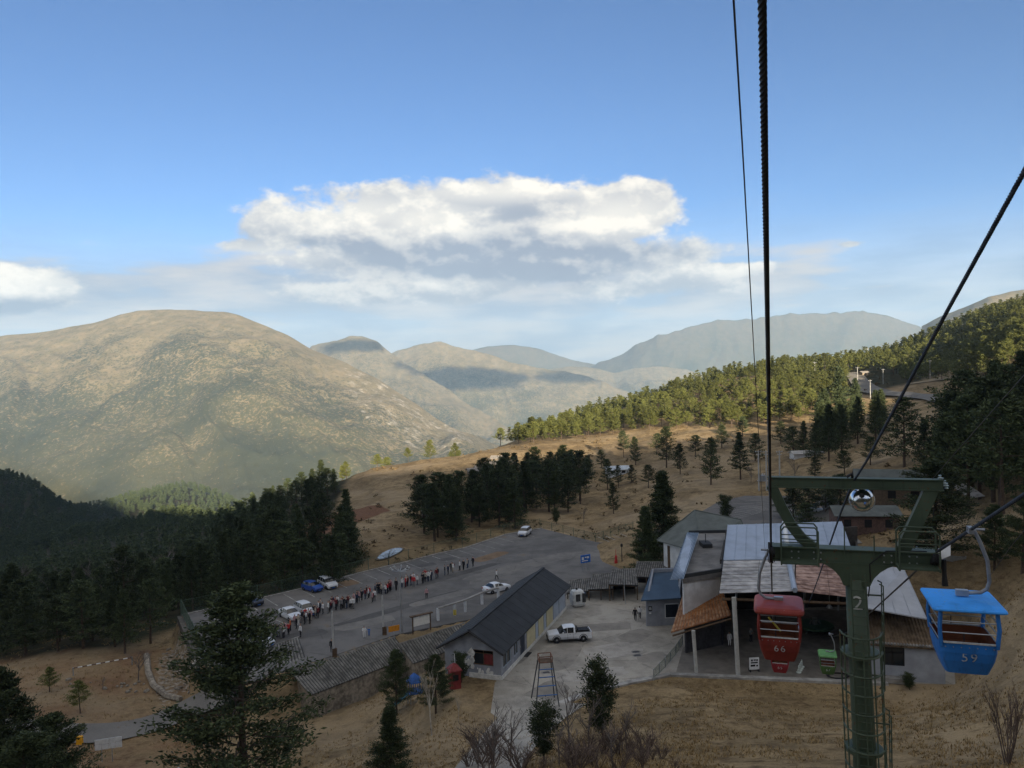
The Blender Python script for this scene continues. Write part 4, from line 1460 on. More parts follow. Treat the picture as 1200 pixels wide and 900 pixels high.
def annex():
    a = Vector(plane(1021, 795, Z_YARD)); b = Vector(plane(1108, 802, Z_YARD))
    t = (b - a).normalized(); n = Vector((-t.y, t.x, 0))
    W = (b - a).length
    ring = [tuple(a)[:2], tuple(b)[:2], tuple(b + n * 5)[:2], tuple(a + n * 5)[:2]]
    ww = MB()
    root = empty('grey_annex', tuple(a), math.atan2(t.y, t.x))
    hw = 3.6
    x0, x1, z0, z1 = W * .15, W * .46, 1.5, 3.35
    for c, s_ in (((x0 / 2, .12, hw / 2), (x0, .24, hw)), (((x0 + x1) / 2, .12, z0 / 2), (x1 - x0, .24, z0)), (((x0 + x1) / 2, .12, (z1 + hw) / 2), (x1 - x0, .24, hw - z1)), (((x1 + W) / 2, .12, hw / 2), (W - x1, .24, hw)),
                  ((W - .12, 2.62, hw / 2), (.24, 4.76, hw)), ((.12, 2.62, hw / 2), (.24, 4.76, hw))):
        ww.box(c, s_)
    part(root, 'wall', ww, mat('annex_render', (0.33, 0.35, 0.39), .9, var=.18, scale=.7))
    rm = corrugated((-.3, 5.2, hw + 2.1), (W + .4, 5.2, hw + 2.1), (W + .5, -.45, hw + .02), (-.3, -.45, hw + .02), 24, .1, .08)
    part(root, 'roof', rm, [M_EARTHROOF, M_EARTHROOF])
    rw = MB()
    nn = 26
    for k in range(nn):
        rw = MB(); x = -.25 + (W + .7) * (k + .5) / nn
        rw.lathe([(.02, 0), (.13, .02), (.13, .3), (.02, .32)], 7, mtx=Matrix.Translation((x, -.42, hw + .1)) @ Matrix.Rotation(R(-70), 4, 'X'))
        part(root, 'eave_tile', rw, M_TILE)
    w = MB()
    for c, s_ in ((((x0 + x1) / 2, .1, z0 + .05), (x1 - x0, .12, .1)), (((x0 + x1) / 2, .1, z1 - .05), (x1 - x0, .12, .1)), ((x0 + .05, .1, (z0 + z1) / 2), (.1, .12, z1 - z0 - .2)), ((x1 - .05, .1, (z0 + z1) / 2), (.1, .12, z1 - z0 - .2)), (((x0 + x1) / 2, .1, (z0 + z1) / 2 + .35), (x1 - x0 - .2, .08, .06)), (((x0 + x1) / 2, .1, (z0 + z1) / 2), (.06, .08, z1 - z0 - .2))):
        w.box(c, s_)
    wo = part(root, 'window', w, M_DARK)
    g = MB(); g.box(((x0 + x1) / 2, .16, (z0 + z1) / 2), (x1 - x0 - .2, .02, z1 - z0 - .2)); part(wo, 'pane', g, glass())
    pl = MB(); pl.box((W * .2, -.5, .25), (W * .55, .9, .5)); part(root, 'step', pl, M_KERB)
    tag(root, 'grey rendered annex with earthy tile roof behind the blue cabin', 'building')


annex()

# ------------------------------------------------------------------ cableway: tower, ropes, cabins
M_GREEN = worn('tower_green_paint', (0.050, 0.074, 0.045), rough=.55, chip=.645, scale=2.2)
M_ROPE = mat('steel_rope', (0.035, 0.038, 0.045), .5, metal=.6, var=.3, scale=20)
M_GALV = mat('hanger_steel', (0.26, 0.28, 0.31), .5, metal=.5, var=.2, scale=5)
CA = P(893, 0, 6.0); CL = P(903.5, 641, 27.0)
hd = (CL - CA); HEAD = math.atan2(hd.x, hd.y)                      # compass heading of the line
CY_ = Vector((math.sin(HEAD), math.cos(HEAD), 0)); CX_ = Vector((math.cos(HEAD), -math.sin(HEAD), 0))
BG = P(1137, 621, 21.0)                                            # grip of the blue cabin
CR = P(1093, 650, 25.4)


def rope(name, pts, rad, label, strands=6, lay=.42, near=None):
    """laid wire rope: a lobed section turning along its length"""
    pts = [Vector(p) for p in pts]
    mb = MB()
    seg = strands * 3
    dist = 0.0
    rings = []
    for a, b in zip(pts[:-1], pts[1:]):
        L_ = (b - a).length
        n = max(2, int(L_ / (near or .5)))
        for k in range(n):
            rings.append((a + (b - a) * (k / n), dist + L_ * k / n, (b - a).normalized()))
        dist += L_
    rings.append((pts[-1], dist, (pts[-1] - pts[-2]).normalized()))
    for p, s_, t in rings:
        u = t.cross(Vector((0, 0, 1))).normalized(); w = t.cross(u)
        tw = 2 * math.pi * s_ / lay
        for q in range(seg):
            a = 2 * math.pi * q / seg
            r = rad * (1.0 + .16 * math.cos(strands * a))
            mb.v.append(tuple(p + (u * math.cos(a + tw) + w * math.sin(a + tw)) * r))
    for k in range(len(rings) - 1):
        for q in range(seg):
            i = k * seg + q; j = k * seg + (q + 1) % seg
            mb.face((i, j, j + seg, i + seg))
    o = mb.build(name, M_ROPE)
    return tag(o, label, 'cable', 'ropes and wires of the cableway')


up = (CA - CL).normalized()
ES1 = P(906, 742, 93)
rope('haul_rope', [CL + up * 27.5, CL + up * .8], .031, 'thick twisted steel rope dropping from overhead to the tower', near=.035)
rope('haul_rope', [CL + up * .8, CL - Vector((0, 0, .05)) - up * .6, (CL + ES1) / 2 - Vector((0, 0, .4)), ES1], .03, 'dark rope running down behind the red cabin into the station', near=.4)
upb = (BG - CR).normalized()
ES2 = P(968, 748, 93)
rope('haul_rope', [BG + upb * 15, BG, CR + upb * .9], .04, 'thick dark rope carrying the blue cabin', near=.05)
rope('haul_rope', [CR + upb * .9, CR - upb * .7 - Vector((0, 0, .08)), (CR + ES2) / 2 - Vector((0, 0, .9)), ES2], .032, 'dark rope passing behind the green tower to the station', near=.4)
tp = [P(1290, 35, 7.5), P(1200, 201, 10.5), P(1108, 368, 15), P(1015, 541, 24.5), P(999, 566, 26.3), P(984, 604, 31), P(958, 680, 60), P(946, 712, 88)]
rope('carrier_rope', tp, .036, 'steep dark rope crossing the top beam of the tower', near=.08)


def wire(name, pts, r, label):
    mb = MB(); mb.tube(pts, r, 5)
    return tag(mb.build(name, M_ROPE), label, 'wire', 'ropes and wires of the cableway')


wire('signal_wire', [P(856, -60, 5), P(871, 190, 8), P(885, 440, 16), P(892, 566, 27.3), P(896, 640, 60), P(898, 665, 84)], .0085, 'thin wire hanging left of the thick rope')
wire('signal_wire', [P(1260, 372, 12), P(1200, 440, 15), P(1145, 502, 19), P(1093, 561, 25.4)], .012, 'thin wire reaching the outer end of the tower beam')
wire('signal_wire', [P(1240, 578, 14), P(1200, 622, 18), P(1184, 641, 21), P(1150, 690, 40), P(1100, 735, 80)], .008, 'faint thin wire behind the blue cabin')


def tower():
    T0 = (CL + CR) / 2
    T0 = T0 + CX_ * .18
    gz = hz(T0.x, T0.y)
    topz = T0.z - .35
    root = empty('cableway_tower', (T0.x, T0.y, gz), -HEAD)
    h = topz - gz                         # local height of the arm's underside
    lean = Vector((.012, -.02, 0))
    def pt(x, y, z): return Vector((x, y, h + z))
    mb = MB()
    mb.tube([(.30, 0, -.6), (.16, 0, h * .5), (0, 0, h - .55)], [.41, .36, .33], 28)
    tube = part(root, 'mast', mb, M_GREEN, smooth=True)
    fb = MB(); fb.cyl((.3, 0, -.1), (.3, 0, .12), .9, seg=24)
    part(root, 'base_flange', fb, M_GREEN)
    # collar bands where mast sections are bolted
    for z in (h * .42, h * .72):
        cb = MB(); xx = .30 - .30 * z / h
        cb.cyl((xx, 0, z - .06), (xx, 0, z + .06), .60, seg=24)
        part(root, 'flange', cb, M_GREEN)
    # flared head: haunches either side of the mast under the cross-arm
    hb = MB()
    prof = [(-1.15, .0), (-.92, -.10), (-.7, -.25), (-.52, -.46), (-.40, -.75), (.40, -.75), (.52, -.48), (.72, -.26), (.95, -.10), (1.2, .0)]
    hb.slab([pt(x, -.3, z) for x, z in prof], .6, nrm=Vector((0, .6, 0)))
    part(root, 'arm_haunch', hb, M_GREEN)
    ab = MB(); ab.box(tuple(pt(-.1, 0, .2)), (5.0, .5, .42))
    part(root, 'cross_arm', ab, M_GREEN)
    fl = MB()
    for z in (-.02, .43):
        fl.box(tuple(pt(-.1, 0, z)), (5.06, .62, .035))
    part(root, 'arm_flange', fl, M_GREEN)
    # top beam with sloping legs
    zb = 2.62
    bb = MB(); bb.box(tuple(pt(-.05, 0, zb)), (5.35, .26, .3))
    part(root, 'top_beam', bb, M_GREEN)
    fl = MB()
    for z in (-.165, .165):
        fl.box(tuple(pt(-.05, 0, zb + z)), (5.4, .36, .03))
    part(root, 'beam_flange', fl, M_GREEN)
    lg = MB()
    cur = [(-2.62, zb - .12), (-2.3, 1.75), (-2.0, 1.15), (-1.68, .72), (-1.3, .42)]
    for (x0, z0), (x1, z1) in zip(cur[:-1], cur[1:]):
        d = Vector((x1 - x0, 0, z1 - z0)).normalized(); n = Vector((d.z, 0, -d.x)) * .17
        a, b = pt(x0, -.15, z0), pt(x1, -.15, z1)
        lg.slab([a + n, b + n + d * .02, b - n + d * .02, a - n], .3, nrm=Vector((0, .3, 0)))
    part(root, 'beam_leg', lg, M_GREEN)
    lg = MB(); a, b = pt(2.3, -.15, zb - .15), pt(1.42, -.15, .42)
    n = Vector((.2, 0, -.06))
    lg.slab([a + n, b + n, b - n, a - n], .3, nrm=Vector((0, .3, 0)))
    part(root, 'beam_leg', lg, M_GREEN)
    # sheave trains
    for sx, C in ((-1, CL), (1, CR)):
        lx = (C - T0).dot(CX_); lz = C.z - topz
        mtx = Matrix.Rotation(math.atan2(hd.z, math.hypot(hd.x, hd.y)), 4, 'X')
        train = MB()
        for k in range(-2, 2):
            y = (k + .5) * .42
            q = Matrix.Translation(Vector((lx, 0, h + lz - .26))) @ mtx @ Matrix.Translation(Vector((0, y, 0))) @ Matrix.Rotation(R(90), 4, 'Y')
            w = MB()
            w.lathe([(.05, -.07), (.19, -.07), (.2, -.05), (.16, -.015), (.16, .015), (.2, .05), (.19, .07), (.05, .07)], 18, mtx=q)
            part(root, 'sheave', w, M_BLACK)
        for yo in (-.1, .1):
            train.box((0, 0, 0), (.03, 1.75, .16), mtx=Matrix.Translation(Vector((lx + yo, 0, h + lz - .3))) @ mtx)
        train.box((0, 0, 0), (.2, .1, .22), mtx=Matrix.Translation(Vector((lx, .9, h + lz - .15))) @ mtx)
        part(root, 'sheave_frame', train, M_BLACK)
        ax = MB(); ax.cyl((lx, 0, h + lz - .3), (lx - sx * .75, 0, h + lz - .3), .06, seg=10)
        part(root, 'sheave_axle', ax, M_WHITE)
        ag = MB(); ag.box((lx - sx * .62, 0, h + .16), (.14, .3, .62))
        part(root, 'axle_bracket', ag, M_GREEN)
        # catwalk with a looped guard rail
        cw = MB()
        x0 = sx * 1.2; x1 = sx * 2.35
        for q in range(9):
            y = -.95 + q * .075
            cw.box(((x0 + x1) / 2, y, h + .06), (abs(x1 - x0), .045, .05))
        cw.box((x0, -.65, h + .05), (.05, .75, .09)); cw.box((x1, -.65, h + .05), (.05, .75, .09))
        part(root, 'catwalk', cw, M_GREEN)
        for yy in (-1.0, -.32):
            rl = MB()
            rl.tube([(x0, yy, h + .06), (x0, yy, h + 1.15), (x0 + sx * .1, yy, h + 1.28), (x1 - sx * .1, yy, h + 1.28), (x1, yy, h + 1.15), (x1, yy, h + .06)], .028, 6)
            rl.tube([(x0, yy, h + .62), (x1, yy, h + .62)], .02, 5); rl.tube([(x0, yy, h + .88), (x1, yy, h + .88)], .02, 5)
            part(root, 'guard_rail', rl, M_GREEN)
    # outer rope catcher plates at the right end
    cp = MB(); lx = (CR - T0).dot(CX_); lz = CR.z - topz
    cp.slab([(lx + .12, -.5, h + lz - .05), (lx + .42, -.5, h + lz + .1), (lx + .45, -.35, h + lz + .42), (lx + .1, -.3, h + lz + .25)], .04, nrm=Vector((.02, .06, 0)))
    part(root, 'catcher_plate', cp, M_WHITE)
    cp = MB(); cp.tube([(lx + .28, -.2, h + lz - .1), (lx + .3, -.2, h + lz - .55), (lx + .32, -.2, h + lz - .95)], [.09, .07, .1], 7)
    part(root, 'rope_weight', cp, M_BLACK)
    # insulator cluster on the beam end
    for k in range(4):
        ib = MB(); ib.lathe([(.02, 0), (.07, .03), (.03, .07), (.075, .11), (.03, .15), (.05, .2)], 8, mtx=Matrix.Translation(pt(2.55 + .07 * k, -.05 + .05 * k, zb + .12 - .09 * k)))
        part(root, 'insulator', ib, mat('glazed_ceramic', (0.30, 0.36, 0.36), .2))
    cl = MB(); lx = (P(999, 566, 26.3) - T0).dot(CX_)
    cl.tube([(lx, 0, h + zb + .1), (lx - .05, -.1, h + zb + .32), (lx - .2, -.1, h + zb + .22)], .05, 6)
    part(root, 'rope_saddle', cl, M_BLACK)
    # caged ladder up the mast, on the uphill side
    for sx in (-.22, .22):
        lb = MB(); lb.tube([(.30 + sx, -.62, -.2), (sx + .02, -.55, h - .3)], .026, 6); part(root, 'ladder_rail', lb, M_GREEN)
    z = .2
    while z < h - .4:
        xo = .30 - .28 * z / h
        rb = MB(); rb.tube([(xo - .22, -.62 + .07 * z / h, z), (xo + .22, -.62 + .07 * z / h, z)], .016, 5); part(root, 'rung', rb, M_GREEN)
        z += .29
    nb = 7
    z = 1.2
    zs = []
    while z < h - 1.75:
        zs.append(z); z += .62
    def cage(z, k):
        xo = .30 - .28 * z / h
        a = math.pi * (1.0 + k / (nb - 1))
        return Vector((xo + .62 * math.cos(a), -.36 + .82 * math.sin(a), z))
    for z in zs:
        c = MB(); c.tube([cage(z, k * (nb - 1) / 16) for k in range(17)], .032, 5); part(root, 'cage_hoop', c, M_GREEN)
    for k in range(nb):
        c = MB(); c.tube([cage(zz, k) for zz in zs], .025, 4); part(root, 'cage_strip', c, M_GREEN)
    # short side ladder pieces
    for z0, z1, xo in ((h - 4.3, h - .7, .80), (h - 8.2, h - 5.0, .98)):
        sl = MB(); sl.tube([(xo - .1, -.3, z0), (xo, -.3, z0 + .15), (xo, -.3, z1), (xo - .12, -.3, z1 + .06)], .024, 5); sl.tube([(xo - .1, .15, z0), (xo, .15, z0 + .15), (xo, .15, z1), (xo - .12, .15, z1 + .06)], .024, 5)
        zz = z0 + .3
        while zz < z1:
            sl.tube([(xo, -.3, zz), (xo, .15, zz)], .016, 4); zz += .33
        part(root, 'side_ladder', sl, M_GREEN)
        for zz in (z0 + .5, z1 - .4):
            st = MB(); st.tube([(.1, 0, zz), (xo, 0, zz)], .03, 5); part(root, 'ladder_stay', st, M_GREEN)
    # aerial rods on the arm
    for x, hh in ((-.35, 1.0), (.55, .75)):
        ar = MB(); ar.cyl(tuple(pt(x, -.27, .2)), tuple(pt(x, -.27, hh + .2)), .022, seg=6); part(root, 'rod', ar, M_GREEN)
    for x in (-1.9, -1.2, .95, 1.7):
        sp = MB(); sp.box(tuple(pt(x, -.262, .2)), (.34, .02, .34)); so = part(root, 'splice_plate', sp, M_GREEN)
        for bx in (-.11, .11):
            for bz in (-.11, .11):
                bt = MB(); c_ = pt(x + bx, -.272, .2 + bz); bt.cyl(c_, c_ + Vector((0, -.03, 0)), .028, seg=6); part(so, 'bolt', bt, M_STEEL)
    for x in (-1.6, -.4, .9, 1.9):
        sp = MB(); sp.box(tuple(pt(x, -.14, zb)), (.05, .03, .27)); part(root, 'web_stiffener', sp, M_GREEN)
    cb = MB(); cb.tube([pt(.36, -.2, -1.1), pt(.42, -.3, -.5), pt(.4, -.32, .0), pt(.9, -.3, .46), pt(2.1, -.3, .5)], .02, 5); part(root, 'conduit', cb, M_BLACK)
    # number painted on the mast
    num = text_mesh('2', .66)
    for v in num.vertices:
        x, y, _z = v.co
        a = x / .34
        v.co = (.352 * math.sin(a) + .02, -.352 * math.cos(a) - .004, y + h - 1.32)
    num.materials.append(mat('number_white', (0.8, 0.81, 0.8), .6, var=.05))
    no = bpy.data.objects.new('number', num); COL.objects.link(no); no.parent = root
    tag(root, 'green steel cableway tower number 2 with cross arm, top beam and ladder cage', 'tower')
    return root, T0, h


def text_mesh(s, size, spacing=1.0):
    cu = bpy.data.curves.new('lettering', 'FONT')
    cu.body = s; cu.size = size; cu.align_x = 'CENTER'; cu.align_y = 'CENTER'; cu.space_character = spacing
    cu.resolution_u = 4
    cu.extrude = 0.003
    ob = bpy.data.objects.new('lettering', cu)
    COL.objects.link(ob)
    dg = bpy.context.evaluated_depsgraph_get()
    me = bpy.data.meshes.new_from_object(ob.evaluated_get(dg))
    bpy.data.objects.remove(ob); bpy.data.curves.remove(cu)
    bm = bmesh.new(); bm.from_mesh(me)
    bmesh.ops.triangulate(bm, faces=bm.faces)
    bmesh.ops.subdivide_edges(bm, edges=[e for e in bm.edges if e.calc_length() > size * .2], cuts=1)
    bm.to_mesh(me); bm.free()
    me.materials.clear()
    return me


TOWER, TW0, TWH = tower()


def lamp_dome():
    c = P(1010, 583, 26.2)
    root = empty('dome_lamp', tuple(c))
    d = (Vector((0, 0, 0)) - c).normalized()
    q = (d * .93 + Vector((0, 0, .35))).to_track_quat('Z', 'Y').to_matrix().to_4x4()
    mb = MB(); mb.lathe([(.39, -.27), (.40, -.24), (.385, -.12), (.33, .02), (.25, .11), (.13, .17), (.06, .185)], 36, mtx=q)
    part(root, 'reflector', mb, mat('polished_aluminium', (0.62, 0.66, 0.72), .16, metal=1.0, var=.06), smooth=True)
    mb = MB(); mb.lathe([(.02, .30), (.07, .28), (.085, .2), (.085, .17)], 14, mtx=q); part(root, 'lamp_holder', mb, M_BLACK)
    mb = MB(); mb.lathe([(.36, -.29), (.405, -.285), (.41, -.25), (.39, -.24)], 36, mtx=q); part(root, 'rim', mb, M_STEEL, smooth=True)
    mb = MB(); mb.tube([(0, 0, .2), (-.05, .1, .35), (-.08, .15, .5)], .025, 6); part(root, 'bracket', mb, M_BLACK)
    tag(root, 'shiny round aluminium lamp dome hanging under the tower beam', 'lamp')


lamp_dome()


def cabin(name, grip, outer, body_c, roof_c, num, label, group, k=1.0, hang=True, hh=1.85, accent=None, flat_roof=False):
    """open two-seat cabin; local origin at its grip, x across the line, y along it"""
    root = empty(name, tuple(grip), -HEAD)
    mB = worn('cabin_paint_' + name + num, body_c, rust=tuple(.25 * x + .03 for x in body_c), rough=.42, chip=.68, grime=.5, scale=4)
    mR = worn('cabin_roof_' + name + num, roof_c, rust=(.30, .32, .33), rough=.45, chip=.67, grime=.35, scale=4)
    zt = -hh - .12            # underside of roof
    wt, dt = .70 * k, .80 * k      # half sizes at rail height
    wb_, db = .52 * k, .62 * k     # at the floor
    rail, flo = zt - .86 * k, zt - 1.72 * k
    xo = -.22 * outer
    def Q(x, y, z): return Vector((x + xo, y, z))
    # roof: slightly domed with a rolled rim
    rb = MB()
    ring = []
    nseg = 32
    for (sx, z) in (((1.10, zt - .02), (1.13, zt + .05), (1.10, zt + .12), (1.0, zt + .17), (.7, zt + .215), (.3, zt + .235)) if not flat_roof else ((1.16, zt + .01), (1.18, zt + .04), (1.16, zt + .075), (1.05, zt + .10), (.7, zt + .14), (.3, zt + .16))):
        row = []
        for q in range(nseg):
            a = 2 * math.pi * q / nseg
            e = 0.22 if not flat_roof else .1
            x = math.copysign(abs(math.cos(a)) ** e, math.cos(a)); y = math.copysign(abs(math.sin(a)) ** e, math.sin(a))
            row.append(Q(x * (wt + .04) * sx, y * (dt + .04) * sx, z))
        ring.append(row)
    for row in ring: rb.v += [tuple(p) for p in row]
    for r_ in range(len(ring) - 1):
        for q in range(nseg):
            i = r_ * nseg + q; j = r_ * nseg + (q + 1) % nseg
            rb.face((i, j, j + nseg, i + nseg))
    rb.face([(len(ring) - 1) * nseg + q for q in range(nseg)]); rb.face([q for q in reversed(range(nseg))])
    part(root, 'roof', rb, mR)
    # tub
    tb = MB()
    lev = ((rail, 1.0), (rail - .25 * k, .99), (rail - .5 * k, .92), (flo + .12 * k, .80), (flo, .74))
    def ringpts(s_, z, inn=0.0):
        out = []
        for q in range(nseg):
            a = 2 * math.pi * q / nseg
            e = .26
            x = math.copysign(abs(math.cos(a)) ** e, math.cos(a)); y = math.copysign(abs(math.sin(a)) ** e, math.sin(a))
            out.append(tuple(Q(x * (wt * s_ - inn), y * (dt * s_ - inn), z)))
        return out
    rows = [ringpts(s_, z) for z, s_ in lev] + [ringpts(lev[-1][1], flo + .05, .05)] + [ringpts(s_, z, .04) for z, s_ in reversed(lev[:-1])]
    for r_ in rows: tb.v += r_
    for r_ in range(len(rows) - 1):
        for q in range(nseg):
            i = r_ * nseg + q; j = r_ * nseg + (q + 1) % nseg
            tb.face((i, i + nseg, j + nseg, j), 0 if r_ < 5 else 1)
    tb.face([4 * nseg + q for q in range(nseg)])
    tb.face([5 * nseg + q for q in reversed(range(nseg))], 1)
    part(root, 'tub', tb, [mB, mat('cabin_inside_brown', (0.14, 0.045, 0.02), .7)], smooth=False)
    # corner posts
    for sx in (-1, 1):
        for sy in (-1, 1):
            pb = MB(); pb.tube([Q(sx * (wt - .05), sy * (dt - .05), rail - .1), Q(sx * (wt - .01), sy * (dt - .01), rail + .4 * k), Q(sx * (wt - .05), sy * (dt - .05), zt + .02)], .055 * k, 6)
            part(root, 'corner_post', pb, mB)
    # rails
    for z, m in ((rail + .02, M_STEEL), (rail + .27 * k, M_STEEL), (rail + .56 * k, M_STEEL)):
        for sy in (-1, 1):
            r_ = MB(); r_.tube([Q(-wt + .05, sy * (dt - .03), z), Q(wt - .05, sy * (dt - .03), z)], .017, 5); part(root, 'rail', r_, m)
        for sx in (-1, 1):
            r_ = MB(); r_.tube([Q(sx * (wt - .03), -dt + .05, z), Q(sx * (wt - .03), dt - .05, z)], .017, 5); part(root, 'rail', r_, m)
    for sy in (-1, 1):
        for x in (-.12, .25):
            st = MB(); st.tube([Q(x * k, sy * (dt - .03), rail - .02), Q(x * k, sy * (dt - .03), rail + (.27 if x < 0 else .02) * k)], .014, 4); part(root, 'rail_stay', st, M_BLACK)
    # bench seats
    for sy in (-1, 1):
        sb = MB(); sb.box(tuple(Q(0, sy * (dt - .28), rail - .42 * k)), (1.0 * k, .36 * k, .05)); part(root, 'seat', sb, mat('seat_brown', (0.19, 0.07, 0.03), .6))
    if accent:
        ab = MB(); ab.tube([Q(-.35, -.2, rail + .52), Q(.05, -.25, rail + .06)], .035, 6); part(root, 'yellow_bar', ab, mat('yellow_bar_paint', (0.55, 0.45, 0.05), .5))
    fb = MB(); fb.cyl(tuple(Q(0, 0, flo - .16)), tuple(Q(0, 0, flo)), .06, seg=8); part(root, 'buffer', fb, M_BLACK)
    # window-less openings edged with a lip, rivets round the tub
    for sy in (-1, 1):
        lb = MB(); lb.box(tuple(Q(0, sy * (dt - .01), rail + .015)), (2 * wt - .2, .06, .035)); part(root, 'tub_lip', lb, mat('worn_edge', (0.42, 0.42, 0.40), .6, var=.4, scale=9))
    for k_ in range(7):
        rv = MB(); x = -wt * .8 + wt * 1.6 * k_ / 6; c_ = Q(x, -(dt * .985) - .004, rail - .10); rv.cyl(c_, c_ + Vector((0, -.02, 0)), .016, seg=6); part(root, 'rivet', rv, M_GALV)
    # hanger: block on the roof, bent arm out to the side, up to the grip
    hb = MB()
    hb.box(tuple(Q(-.0, 0, zt + .27)), (.30, .16, .15))
    part(root, 'hanger_block', hb, M_STEEL)
    hb = MB()
    hb.tube([Q(.12 * outer, 0, zt + .26), Q(.45 * outer, 0, zt + .29), Q(.60 * outer, 0, zt + .40), Q(.66 * outer, 0, zt + .60), Q(.62 * outer, 0, zt + 1.15), Q(.45 * outer, 0, -.32), (.10 * outer, 0, -.02), (0, 0, 0)], .05, 8)
    part(root, 'hanger_arm', hb, M_GALV)
    gb = MB(); gb.box((0, 0, .0), (.12, .34, .16)); gb.tube([(-.08 * outer, 0, .02), (.34 * outer, 0, .02)], .035, 7)
    part(root, 'grip', gb, M_GALV)
    # number
    me = text_mesh(num, .34 * k, 1.25)
    zc = rail - .38 * k
    for v in me.vertices:
        x, y, _z = v.co
        # follow the slope of the tub's front
        zz = zc + y
        f = (rail - zz) / (.5 * k)
        s_ = 1.0 - .08 * max(0, f) ** 1.5
        v.co = Q(x, -(dt * s_) - .012, zz)
    me.materials.append(mat('number_paint', (0.55, 0.58, 0.6), .7, var=.35, scale=20))
    no = bpy.data.objects.new('number', me); COL.objects.link(no); no.parent = root
    tag(root, label, 'cabin', group)
    return root


gc = 'cabins of the cableway'
cabin('cable_cabin', BG, 1, (0.014, 0.15, 0.48), (0.025, 0.27, 0.78), '59', 'blue open cable cabin number 59 hanging right of the tower', gc, flat_roof=True)
cabin('cable_cabin', CL - up * .75 + Vector((0, 0, .0)), -1, (0.20, 0.022, 0.016), (0.26, 0.035, 0.025), '66', 'red open cable cabin number 66 hanging left of the green tower', gc, accent=1)
t5 = CL + (ES1 - CL) * .62
g65 = P(905.5, 729, 66)
cabin('cable_cabin', g65 + Vector((.3, 0, -.4)), -1, (0.26, 0.02, 0.03), (0.24, 0.03, 0.03), '65', 'small red cabin hanging just below the red cabin 66', gc)
g67 = P(972, 743, 74.5)
cabin('cable_cabin', g67, 1, (0.06, 0.13, 0.035), (0.10, 0.26, 0.09), '67', 'green open cabin waiting at the mouth of the station', gc)

# ------------------------------------------------------------------ trees
def foliage_material(name, dark, light, rand=.25):
    m = bpy.data.materials.new(name)
    m.use_nodes = True
    N = NT(m.node_tree); b = m.node_tree.nodes['Principled BSDF']
    b.inputs['Roughness'].default_value = .7
    b.inputs['Specular IOR Level'].default_value = .15
    v = N.n('ShaderNodeTexCoord').outputs['Object']
    geo = N.n('ShaderNodeNewGeometry')
    oi = N.n('ShaderNodeObjectInfo')
    f = N.add(N.mul(N.noise(v, .9, 2, .5), .6), N.mul(geo.outputs['Random Per Island'], .4))
    c = N.mix(N.smooth(f, .3, .7), dark, light)
    k = N.m('MULTIPLY_ADD', oi.outputs['Random'], 2 * rand, 1 - rand)
    c = N.mix(1.0, c, N.comb(k, k, N.mul(k, .95)), 'MULTIPLY')
    m.node_tree.links.new(c, b.inputs['Base Color'])
    try:
        b.inputs['Subsurface Weight'].default_value = 0.0
    except Exception:
        pass
    return m


M_PINE = foliage_material('pine_needles', (0.056, 0.070, 0.022), (0.140, 0.148, 0.044), .34)
M_FIR = foliage_material('fir_needles', (0.028, 0.042, 0.022), (0.070, 0.088, 0.040), .28)
M_BARK = mat('pine_bark', (0.085, 0.062, 0.046), .95, var=.4, scale=6)
M_TWIG = mat('bare_twig', (0.135, 0.115, 0.105), .9, var=.3, scale=5)
M_BIRCH = mat('birch_bark', (0.42, 0.38, 0.32), .85, var=.4, scale=3)
M_REDTWIG = mat('reddish_twig', (0.125, 0.092, 0.076), .9, var=.3, scale=5)


